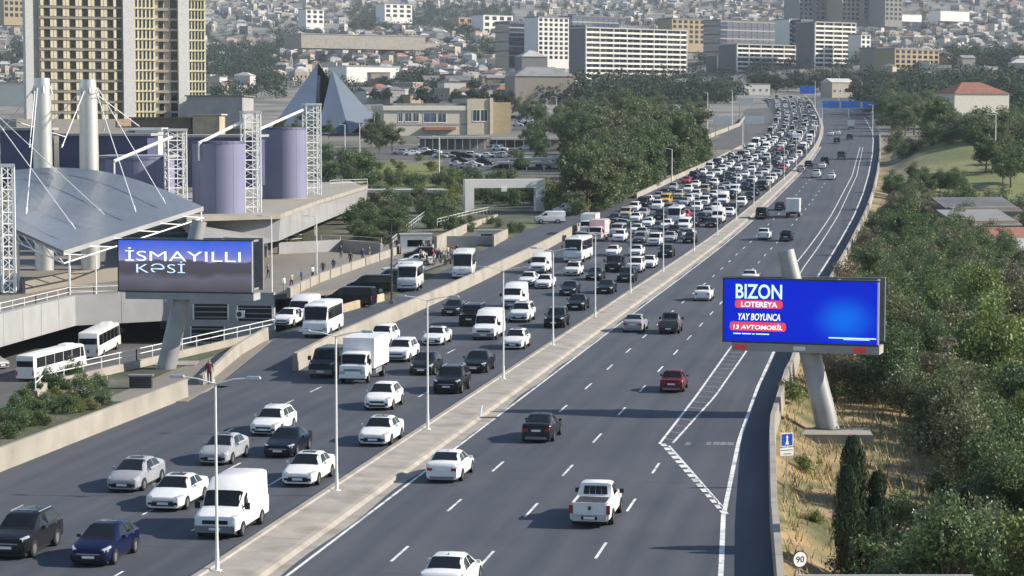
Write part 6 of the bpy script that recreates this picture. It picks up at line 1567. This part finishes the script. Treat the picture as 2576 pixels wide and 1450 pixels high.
# white portal gate
def gate():
    D = PG(1170, 535).dot(FWD); a = PD(1170, 535, D); z0 = hf(a.x, a.y); s = D / F; o = thing('portal_gate', 'big grey-white portal frame left of the service road', 'gate', (a.x, a.y, z0), YAW + .2); W = 206 * s; H_ = PD(1170, 452, D).z - z0
    for x in (0, W - 1.6): q = MB(); q.b2(x, x + 1.6, 0, 2, -.3, H_ - 1.5); part('pillar', q, 'balcony_white', o)
    q = MB(); q.b2(-.003, W + .003, -.003, 2.003, H_ - 1.5, H_); part('lintel', q, 'balcony_white', o); q = MB(); q.b2(W * .45, W * .52, -.15, 0, H_ - 2.1, H_ - 1.4); part('sign_box', q, 'white_metal', o)
gate()
# glass pyramid
def pyramid():
    D = 760.; b = [PD(672, 330, D - 30), PD(915, 300, D - 10), PD(900, 300, D + 40), PD(700, 300, D + 45)]; z0 = zr(D) - 1; ap = PD(812, 170, D + 5)
    o = thing('glass_pyramid', 'dark blue glass pyramid with a split top behind the drums', 'building', (b[0].x, b[0].y, z0)); L_ = lambda p: Vector((p.x - b[0].x, p.y - b[0].y, p.z - z0))
    base = [Vector((L_(p).x, L_(p).y, 0)) for p in b]; A_ = L_(PD(800, 158, D + 5)); B_ = L_(PD(835, 175, D)); Cc = L_(PD(790, 330, D - 26)); Cc.z = 0; Dd = L_(PD(880, 330, D - 22)); Dd.z = 0
    def face(nm, vs, m): part(nm, MB().add([tuple(v) for v in vs], [tuple(range(len(vs)))]), m, o)
    face('glass_slope', [base[0], Cc, A_], 'glass_slope'); face('glass_slope', [Cc + Vector((1, 0, 0)), Dd, B_], 'glass_slope'); face('sunlit_slope', [Dd, base[1] + Vector((3, 0, 6)), B_], 'glass_slope_lit'); face('glass_slope', [base[1], base[2], A_], 'glass_slope'); face('glass_slope', [base[2], base[3], A_], 'glass_slope'); face('glass_slope', [base[3], base[0], A_], 'glass_slope')
    q = MB(); p0 = L_(PD(770, 330, D - 24)); p0.z = 0; q.add([tuple(p0), tuple(p0 + Vector((4.4, 0, 0))), tuple(L_(PD(806, 190, D))), tuple(L_(PD(786, 190, D)))], [(0, 1, 2, 3)]); part('centre_rib', q, 'glass_blue', o)
mat('glass_slope', (.06, .088, .14), .5, .15, .08, spec=.3); mat('glass_slope_lit', (.17, .205, .25), .4, .1, .08)  # second one is a paler copy: sunlight painted onto the pyramid's right slope
pyramid()
# villas behind the office and odd clutter of the station yard
for px, py, w_, d_, h_, rz_, c_, rk_, rm_, lab in ((1372, 262, 30, 16, 13, YAW + .3, BEIGE, 'hip', 'roof_grey', 'large beige villa with a grey hipped roof above the office car park'), (1345, 240, 14, 12, 20, YAW + .3, GREYW, 'hip', 'roof_pale', 'grey upper storey rising behind the large beige villa'), (1455, 256, 18, 12, 8, YAW + .5, PINK, 'flat', 'roof_pale', 'low pinkish house with a white roof edge behind the grove'), (1300, 250, 18, 11, 7, YAW + .4, GREYW, 'flat', 'roof_pale', 'grey flat house left of the large beige villa'), (1130, 236, 26, 12, 7, YAW + .2, GREYW, 'gable', 'roof_grey', 'grey gabled hall behind the cream office'), (1040, 226, 16, 10, 6, YAW + .5, (.3, .12, .1), 'flat', 'roof_pale', 'dark red house with a pale roof behind the cream office'), (1560, 222, 16, 11, 7, YAW + .4, WHITE, 'hip', 'roof_brown', 'white house half hidden by trees below the longest block'), (2120, 246, 14, 10, 8, YAW + .5, CREAM, 'gable', 'roof_pale', 'cream gabled house above the blue gantry'), (1905, 240, 16, 10, 6, YAW + .4, WHITE, 'flat', 'roof_grey', 'white flat house left of the blue board at the bend')):
    p = PG(px, py); house(p, w_, d_, h_, rz_, c_, rk_, rm_, lab, grp=None, win=4)
railing('stair_railing', 'white railing climbing the steps behind the kiosk', [P(985, 622), P(1030, 600) + Vector((0, 0, 1.2)), P(1078, 580) + Vector((0, 0, 2.4))], 1.2, 2.2)
railing('stair_railing', 'white railing above the pedestrian ramp', [P(1100, 606) + Vector((0, 0, 2.3)), P(1180, 584) + Vector((0, 0, 2.4)), P(1250, 566) + Vector((0, 0, 2.4))], 1.0, 3.)
# red-roofed house, sheds on the right
p = PD(2470, 268, 760); p.z = hf(p.x, p.y); Hh = PD(2470, 236, 760).z - p.z
house(p, 21, 14, Hh, YAW + .35, (.62, .59, .52), 'hip', 'roof_red', 'large cream house with a red hipped roof on the right', grp=None, win=5)
def shed(px, yt, D, w_, d_, rz, m, label):
    p = PD(px, yt, D); g = hf(p.x, p.y); o = thing('shed', label, 'shed', (p.x, p.y, g), rz); h = max(2.5, p.z - g); q = MB(); q.b2(-w_ / 2, w_ / 2, 0, d_, -1, h - .6); part('wall', q, 'plaster', o, color=BEIGE)
    q = MB(); q.add([(-w_ / 2 - .4, -.5, h - 1.2), (w_ / 2 + .4, -.5, h - 1.2), (w_ / 2 + .4, d_ + .4, h + .7), (-w_ / 2 - .4, d_ + .4, h + .7), (-w_ / 2 - .4, -.5, h - 1.4), (w_ / 2 + .4, -.5, h - 1.4), (w_ / 2 + .4, d_ + .4, h + .5), (-w_ / 2 - .4, d_ + .4, h + .5)], [(0, 1, 2, 3), (7, 6, 5, 4), (0, 4, 5, 1), (1, 5, 6, 2), (2, 6, 7, 3), (3, 7, 4, 0)]); part('roof', q, m, o)
shed(2490, 545, 330, 9, 8, YAW + .2, 'roof_grey', 'grey tin-roofed shed beyond the trees on the right'); shed(2480, 512, 345, 11, 7, YAW + .2, 'roof_dark', 'dark tin-roofed shed behind the grey one'); shed(2565, 590, 318, 7, 6, YAW + .2, 'roof_red', 'shed with a pinkish roof at the right edge'); shed(2572, 620, 310, 6, 6, YAW + .2, 'roof_pale', 'pale-roofed shed at the right edge below the pinkish one')
# ------------------------------------------------------------------ gantry, far signs
p0 = PD(2062, 292, 880); p1 = PD(2236, 292, 880); z0 = zr(p0.y); o = thing('sign_gantry', 'blue and white sign gantry across the road at the bend', 'gantry', (p0.x, p0.y, z0), YAW); W = (p1 - p0).length; zt = PD(2062, 256, 880).z - z0; zb = PD(2062, 272, 880).z - z0
mat('sign_sky', (.04, .20, .72), .5, .1, .3)
for x in (0, W * .42, W): q = MB(); q.tube((x, 0, -1), (x, 0, zt), .25, .25, 8); part('leg', q, 'white_metal', o)
q = MB(); q.b2(-.5, W + .5, -.3, .3, zb - .3, zt - .1); part('truss', q, 'galvanised', o)
for a, b in ((.03, .28), (.31, .58), (.62, .86)): q = MB(); q.b2(W * a, W * b, -.45, -.32, zb, zt + .2); part('sign_panel', q, 'sign_sky', o)
q = MB(); q.b2(W * .88, W * 1.0, -.45, -.32, zb, zt); part('sign_panel', q, 'plate_white', o)
def panel(label, px0, px1, y0, y1, yb, D, m):
    a = PD(px0, yb, D); b = PD(px1, yb, D); g = hf(a.x, a.y); o = thing('notice_board', label, 'sign', (a.x, a.y, g), YAW); W = (b - a).length; z0, z1 = PD(px0, y1, D).z - g, PD(px0, y0, D).z - g
    q = MB(); q.b2(0, W, 0, .15, z0, z1); part('panel', q, m, o)
    for x in (W * .12, W * .88): q = MB(); q.b2(x - .1, x + .1, .16, .3, -.3, z1); part('leg', q, 'galvanised', o)
panel('white panelled board left of the jam, nearer one', 1795, 1838, 293, 312, 322, 700, 'balcony_white'); panel('white panelled board beside the jam, right one', 1873, 1922, 292, 312, 320, 700, 'balcony_white'); panel('white panelled board farther up the side road', 1856, 1896, 246, 266, 280, 860, 'balcony_white'); panel('blue board above the bend of the road', 2012, 2050, 216, 236, 252, 950, 'sign_sky'); mat('orange_sheet', (.55, .12, .05), .6, .1, 1.); panel('orange-red board at the left of the grove', 1446, 1494, 342, 364, 378, PG(1470, 385).dot(FWD) - 4, 'orange_sheet')
# side road left of the jam, office car park, station lanes
def sheet(name, poly, m, dz=.03, n=10):
    """ground sheet following the terrain inside a pixel quad (four corners)"""
    q = MB(); vs = []
    for i in range(n + 1):
        for j in range(n + 1):
            u, v = i / n, j / n; x = (poly[0][0] * (1 - u) + poly[1][0] * u) * (1 - v) + (poly[3][0] * (1 - u) + poly[2][0] * u) * v; y = (poly[0][1] * (1 - u) + poly[1][1] * u) * (1 - v) + (poly[3][1] * (1 - u) + poly[2][1] * u) * v
            p = PG(x, y); vs.append((p.x, p.y, hf(p.x, p.y) + dz))
    q.add(vs, [(i * (n + 1) + j, (i + 1) * (n + 1) + j, (i + 1) * (n + 1) + j + 1, i * (n + 1) + j + 1) for i in range(n) for j in range(n)]); q.build(name, m, kind='structure')
sheet('side_road', [(1745, 386), (1905, 386), (1965, 310), (1860, 312)], 'asphalt_old', .05); sheet('side_road', [(1860, 312), (1965, 310), (1935, 272), (1875, 276)], 'asphalt_old', .06)
sheet('car_park', [(860, 402), (1300, 402), (1290, 368), (960, 366)], 'asphalt_old', .06); sheet('car_park', [(1290, 330), (1440, 330), (1430, 288), (1300, 288)], 'asphalt_old', .07); sheet('station_lane', [(1100, 440), (1420, 440), (1330, 402), (1120, 402)], 'asphalt_old', .08)
mat('lawn', (.15, .17, .045), .9, .25, .4, dirt=(.20, .19, .07)); sheet('lawn', [(890, 452), (1130, 448), (1110, 412), (900, 412)], 'lawn', .08); sheet('lawn', [(880, 478), (1120, 474), (1130, 455), (900, 456)], 'lawn', .10)
low_wall('side_road_wall', 'pale kerb wall at the foot of the side road', [PG(1770, 390), PG(1850, 388), PG(1900, 387)], 1.2); low_wall('side_road_wall', 'pale curved wall beyond the side road', [PG(1742, 372), PG(1790, 345), PG(1860, 318), PG(1872, 300)], 1.2)
# parked cars
rp_ = random.Random(3); _pc = [(x, 388 + (x % 3) * 2) for x in range(985, 1090, 14)] + [(x, 372) for x in range(1090, 1240, 15)] + [(x, 318) for x in range(1305, 1420, 13)] + [(x, 300) for x in range(1310, 1425, 14)] + [(x, 309) for x in range(1300, 1425, 15)] + [(1275, 380), (1300, 378), (1330, 375), (1180, 410), (1240, 416), (1385, 410)] + [(x, 420 + (x % 4) * 3) for x in range(1150, 1400, 22)] + [(x, 398) for x in range(1130, 1300, 20)]
for i, (x_, y_) in enumerate(_pc):
    k_ = rp_.choice(['sedan', 'suv', 'hatch', 'sedan']); c_ = rp_.choices(['white', 'silver', 'black', 'dark_grey', 'maroon'], [45, 20, 18, 12, 5])[0]; p = PG(x_, y_)
    vehicle(k_, p, rp_.choice([-1, 1]) * math.radians(rp_.uniform(65, 95)), c_, '%s parked %s, %s of the cars around the cream office' % (c_.replace('_', ' '), KW[k_], ordinal(i)), 'cars parked around the office', lod=1)
# slim lamp posts in the distance
for i, (x_, y0, y1) in enumerate(((1780, 325, 235), (1842, 318, 228), (1868, 378, 300), (2110, 262, 190), (2168, 262, 205), (1105, 460, 345), (942, 345, 285), (905, 385, 310), (868, 400, 315), (1400, 310, 245), (1376, 300, 250), (1690, 458, 376), (2050, 282, 205), (2195, 340, 265), (2504, 380, 290), (2385, 340, 300), (1420, 440, 400))):
    b = PG(x_, y0); D = b.dot(FWD); t = PD(x_, y1, D); o = thing('lamp_post', 'slim distant lamp post, %s of those beyond the median' % ORD[i], 'lamp post', b, YAW, 'distant lamp posts'); hh = max(4, t.z - b.z)
    q = MB(); q.tube((0, 0, -.2), (0, 0, hh), .14, .08, 6); part('pole', q, 'white_metal', o); q = MB(); q.tube((0, 0, hh), (-1.4, 0, hh + .25), .06, .05, 5); part('arm', q, 'white_metal', o)
# ------------------------------------------------------------------ town on the hillside
rc = random.Random(21); cells = []
for _ in range(9000):
    px = rc.uniform(-60, 2640); py = rc.uniform(-12, 262)
    if py > 205 and (620 < px < 940): continue
    if py > 236 and not (930 < px < 1500): continue
    if px > 1830 and py > 226: continue
    if 1440 < px < 2210 and 128 < py < 240: continue
    cells.append((px, py))
WOODS = [(520, 700, 128, 215), (700, 860, 96, 128), (1130, 1300, 60, 96), (880, 1290, 22, 78) , (1180, 1420, 118, 150), (2190, 2600, 222, 300), (1380, 1850, 244, 264), (1020, 1100, 205, 240), (2380, 2640, 140, 180), (30, 90, 120, 160)]
houses = []; used = {}
for px, py in sorted(cells, key=lambda c: -c[1]):
    if any(a < px < b and c < py < d for a, b, c, d in WOODS) and rc.random() < .86: continue
    p = PG(px, py); k = (int(p.x // 14), int(p.y // (19 if p.y < 2300 else 26)))
    if k in used: continue
    used[k] = 1; houses.append((p, px, py))
WALLC = [WHITE, CREAM, BEIGE, GREYW, TAN, PINK, WHITE, CREAM, (.34, .32, .30)]
AREA = lambda px, py: ('behind the tower block' if px < 520 else 'left of centre' if px < 900 else 'behind the cream office' if px < 1300 else 'below the longest white block' if px < 1800 else 'behind the road bend' if px < 2220 else 'at the right')
acount = {}; hs = MB(); HM = ['plaster_w', 'plaster_c', 'plaster_g', 'plaster_t', 'roof_red', 'roof_grey', 'roof_pale', 'roof_brown', 'roof_dark', 'glass_dark']
for nm_, c_ in (('plaster_w', WHITE), ('plaster_c', CREAM), ('plaster_g', GREYW), ('plaster_t', BEIGE)): mat(nm_, c_, .85, .12, .2)
houses.sort(key=lambda h: h[0].length)
for i, (p, px, py) in enumerate(houses):
    w_ = rc.uniform(6, 13); d_ = rc.uniform(5.5, 9.5); h = rc.choice([2.8, 3.4, 3.8, 5.8, 6.4, 8.5]); rz = YAW + rc.uniform(-.7, .9); rk = rc.choices(['flat', 'hip', 'gable'], [48, 30, 22])[0]
    rm = rc.choices(['roof_grey', 'roof_pale', 'roof_red', 'roof_brown', 'roof_dark'], [30, 26, 16, 16, 12])[0]; wc = rc.choice(WALLC)
    if i < 285:
        ar = AREA(px, py); acount[ar] = acount.get(ar, 0) + 1
        wn = 'white' if wc is WHITE else 'cream' if wc in (CREAM, TAN) else 'beige' if wc is BEIGE else 'pinkish' if wc is PINK else 'grey'
        house((p.x, p.y, hf(p.x, p.y)), w_, d_, h, rz, wc, rk, rm, '%s house with a %s %s roof %s, %s nearest there' % (wn, rm[5:], dict(flat='flat', hip='hipped', gable='gabled')[rk], ar, ordinal(acount[ar] - 1)), win=3 if i < 190 else 2)
    else:
        ca, sa = math.cos(rz), math.sin(rz); T = lambda x, y, z: (p.x + x * ca - y * sa, p.y + x * sa + y * ca, hf(p.x, p.y) + z); wi = rc.choice([0, 0, 1, 2, 3, 1]); ri = HM.index(rm)
        a, e = w_ / 2, min(w_, d_) * .26
        vs = [T(-a, 0, -3), T(a, 0, -3), T(a, d_, -3), T(-a, d_, -3), T(-a, 0, h), T(a, 0, h), T(a, d_, h), T(-a, d_, h)]
        hs.add(vs, [(0, 1, 5, 4), (1, 2, 6, 5), (2, 3, 7, 6), (3, 0, 4, 7)], wi)
        if rk == 'flat': hs.add(vs[4:], [(0, 1, 2, 3)], ri)
        else: hs.add(vs[4:] + [T(-a * .4, d_ / 2, h + e), T(a * .4, d_ / 2, h + e)], [(0, 1, 5, 4), (1, 2, 5), (2, 3, 4, 5), (3, 0, 4)], ri)
        for k in range(3):
            x = -a + w_ * (k + .5) / 3; hs.add([T(x - .7, -.06, h * .35), T(x + .7, -.06, h * .35), T(x + .7, -.06, h * .35 + 1.5), T(x - .7, -.06, h * .35 + 1.5)], [(0, 1, 2, 3)], 9)
        yy = d_ / 2; hs.add([T(a + .06, yy - .8, h * .35), T(a + .06, yy + .8, h * .35), T(a + .06, yy + .8, h * .35 + 1.5), T(a + .06, yy - .8, h * .35 + 1.5)], [(0, 1, 2, 3)], 9)
o = hs.build('distant_town', HM, kind='stuff'); o['label'] = 'distant mass of small houses covering the hillside'; o['category'] = 'town'
# woods and garden trees between the houses: too far to count
fc = LeafCloud(9); nfr = np.random.RandomState(4); nb = 0
def far_blob(px, py, s_):
    p = PG(px, py); 
    for k in range(3):
        c = (p.x + rc.uniform(-2.5, 2.5) * s_, p.y + rc.uniform(-2.5, 2.5) * s_, hf(p.x, p.y) + (2.2 + 1.6 * k * rc.random()) * s_); fc.blob(c, (2.8 * s_, 2.8 * s_, 2.4 * s_), 60, .5 * s_)
for a, b, c, d in WOODS:
    for _ in range(int((b - a) * (d - c) / 95)): far_blob(rc.uniform(a, b), rc.uniform(c, d), rc.uniform(1.1, 2.2))
for _ in range(1900):
    px, py = rc.uniform(-40, 2620), rc.uniform(-10, 255)
    if py > 226 and px > 1830: continue
    far_blob(px, py, rc.uniform(.7, 1.5))
me = fc.data('distant_woods', ['leaf_far']); o = link('distant_woods', me, kind='stuff'); o['label'] = 'distant grey-green woods between the houses of the town'; o['category'] = 'woods'
# ================================================================== PEOPLE
mat('trousers_dark', (.03, .032, .045), .9, .2, 6.); mat('trousers_blue', (.06, .085, .15), .9, .2, 6.); mat('trousers_pale', (.32, .29, .24), .9, .15, 6.); mat('shoe', (.03, .028, .027), .7, .2, 6.)
def person_mesh(stride, arm, bend, trousers, skirt=False):
    """one continuous body grown over a skeleton, then coloured by region"""
    V = [(0, 0, .96, .135, .10), (0, .0, 1.16, .135, .10), (0, bend * .3, 1.36, .165, .105), (0, bend * .5, 1.50, .062, .062), (0, bend * .6 - .01, 1.60, .085, .095), (0, bend * .6 - .01, 1.70, .075, .085)]
    E_ = [(0, 1), (1, 2), (2, 3), (3, 4), (4, 5)]
    for s_ in (-1, 1):
        k = len(V); f = stride * s_
        V += [(s_ * .19, bend * .3, 1.41, .062, .062), (s_ * (.25 + arm * .04), .02 + arm * s_ * .06, 1.14, .046, .046), (s_ * .25, -.10 * arm - f * .25, .92, .036, .036), (s_ * .25, -.12 * arm - f * .28, .82, .035, .022)]
        E_ += [(2, k), (k, k + 1), (k + 1, k + 2), (k + 2, k + 3)]
        k = len(V); V += [(s_ * .095, f * .02, .86, .10, .095), (s_ * .10, f * .18 - .02, .50, .065, .068), (s_ * .10, f * .42, .10, .045, .05), (s_ * .11, f * .42 - .15, .045, .042, .035)]
        E_ += [(0, k), (k, k + 1), (k + 1, k + 2), (k + 2, k + 3)]
    me = bpy.data.meshes.new('skel'); me.from_pydata([v[:3] for v in V], E_, []); o = bpy.data.objects.new('skel', me); COL.objects.link(o)
    md = o.modifiers.new('skin', 'SKIN'); md.use_smooth_shade = True
    for i, sv_ in enumerate(me.skin_vertices[0].data): sv_.radius = V[i][3:5]; sv_.use_root = (i == 0)
    ss = o.modifiers.new('sub', 'SUBSURF'); ss.levels = 1; ss.render_levels = 1
    dg = bpy.context.evaluated_depsgraph_get(); dg.update(); m2 = bpy.data.meshes.new_from_object(o.evaluated_get(dg)); bpy.data.objects.remove(o); bpy.data.meshes.remove(me)
    m2.name = 'body'; m2.materials.clear()
    for m in ('cloth', trousers, 'skin', 'hair', 'shoe'): m2.materials.append(MATS[m])
    for p in m2.polygons:
        c = p.center; z = c.z; side = abs(c.x) > .16
        p.material_index = 3 if z > 1.67 or (z > 1.52 and c.y > .03 + bend * .6) else 2 if z > 1.47 else 2 if (side and z < .97) else 0 if (z > (.72 if skirt and not side else .94) or side) else 4 if z < .085 else 1
        p.use_smooth = True
    return m2
PM = [person_mesh(0, .4, 0, 'trousers_dark'), person_mesh(.6, .8, -.03, 'trousers_blue'), person_mesh(.15, 0, .02, 'trousers_pale'), person_mesh(-.5, .5, 0, 'trousers_dark'), person_mesh(.2, .3, 0, 'trousers_dark', True)]
SH = dict(white=(.62, .62, .60), black=(.02, .02, .025), red=(.28, .04, .04), blue=(.06, .09, .22), grey=(.22, .22, .23), maroon=(.09, .025, .035), green=(.07, .11, .06), cream=(.45, .40, .30))
rpp = random.Random(8)
def person(p, rz, col, pm, label, grp='people waiting at the station', sc=1.):
    o = link('person', pm, None, p, rz, SH[col]); o.scale = (sc,) * 3; return tag(o, label, 'person', grp)
_q = []
for i in range(26):
    for _ in range(40):
        x_, y_ = rpp.uniform(1052, 1150), rpp.uniform(640, 672)
        if all(abs(x_ - a) > 5 or abs(y_ - b) > 4 for a, b in _q): break
    _q.append((x_, y_))
_q.sort()
for i, (x_, y_) in enumerate(_q):
    c_ = rpp.choice(list(SH)); person(P(x_, y_), rpp.uniform(0, 6.28), c_, PM[i % 5], 'person in a %s top, %s from the left in the waiting crowd' % (c_, ordinal(i)))
for i, (x_, y_) in enumerate(((742, 735), (760, 726), (785, 716), (812, 705), (838, 694), (864, 686), (905, 668), (935, 658), (1005, 640), (1020, 632), (952, 652), (700, 700), (880, 650))):
    c_ = rpp.choice(list(SH)); person(P(x_, y_, .02) + Vector((-1.2, 0, 0)), rpp.uniform(0, 6.28), c_, PM[(i + 2) % 5], 'person in a %s top, %s from the left behind the parapet' % (c_, ordinal(i)))
person(P(527, 968), .5, 'maroon', PM[4], 'person in a long maroon dress walking beside the stone kerb wall', None, 1.02)
p = P(537, 965); q = MB(); q.box((0, 0, .17), (.22, .14, .32), .3, 0, .8); q.tube((-.06, 0, .32), (0, 0, .44), .012, .012, 5); q.tube((.06, 0, .32), (0, 0, .44), .012, .012, 5); o = thing('carrier_bag', 'white bag beside the person in the maroon dress', 'bag', p, .3); part('bag', q, 'white_metal', o)
# fallen guard rail on the median
p = P(1208, 1052, .2); o = thing('bent_pipe', 'bent rusty pipe lying at the edge of the median', 'pipe', p, 0); q = MB(); q.tube((0, 0, 0), (.05, .3, .75), .05, .05, 8); part('upright', q, 'white_metal', o); q = MB(); q.tube((0, 0, .03), (1.1, .5, .0), .05, .05, 8); part('lying_length', q, 'bark', o)
# ================================================================== HAZE
m = bpy.data.materials.new('haze'); m.use_nodes = True; n = m.node_tree.nodes; n.clear(); out = n.new('ShaderNodeOutputMaterial'); pv = n.new('ShaderNodeVolumePrincipled')
pv.inputs['Color'].default_value = (.74, .83, .95, 1); pv.inputs['Density'].default_value = 0.000075; pv.inputs['Anisotropy'].default_value = .1
m.node_tree.links.new(pv.outputs[0], out.inputs['Volume']); MATS['haze'] = m
q = MB(); q.b2(-2100, 2100, -80, 6100, -14, 480); hz_ = q.build('haze', 'haze', kind='stuff'); hz_['label'] = 'thin bluish haze over the town'; hz_['category'] = 'haze'
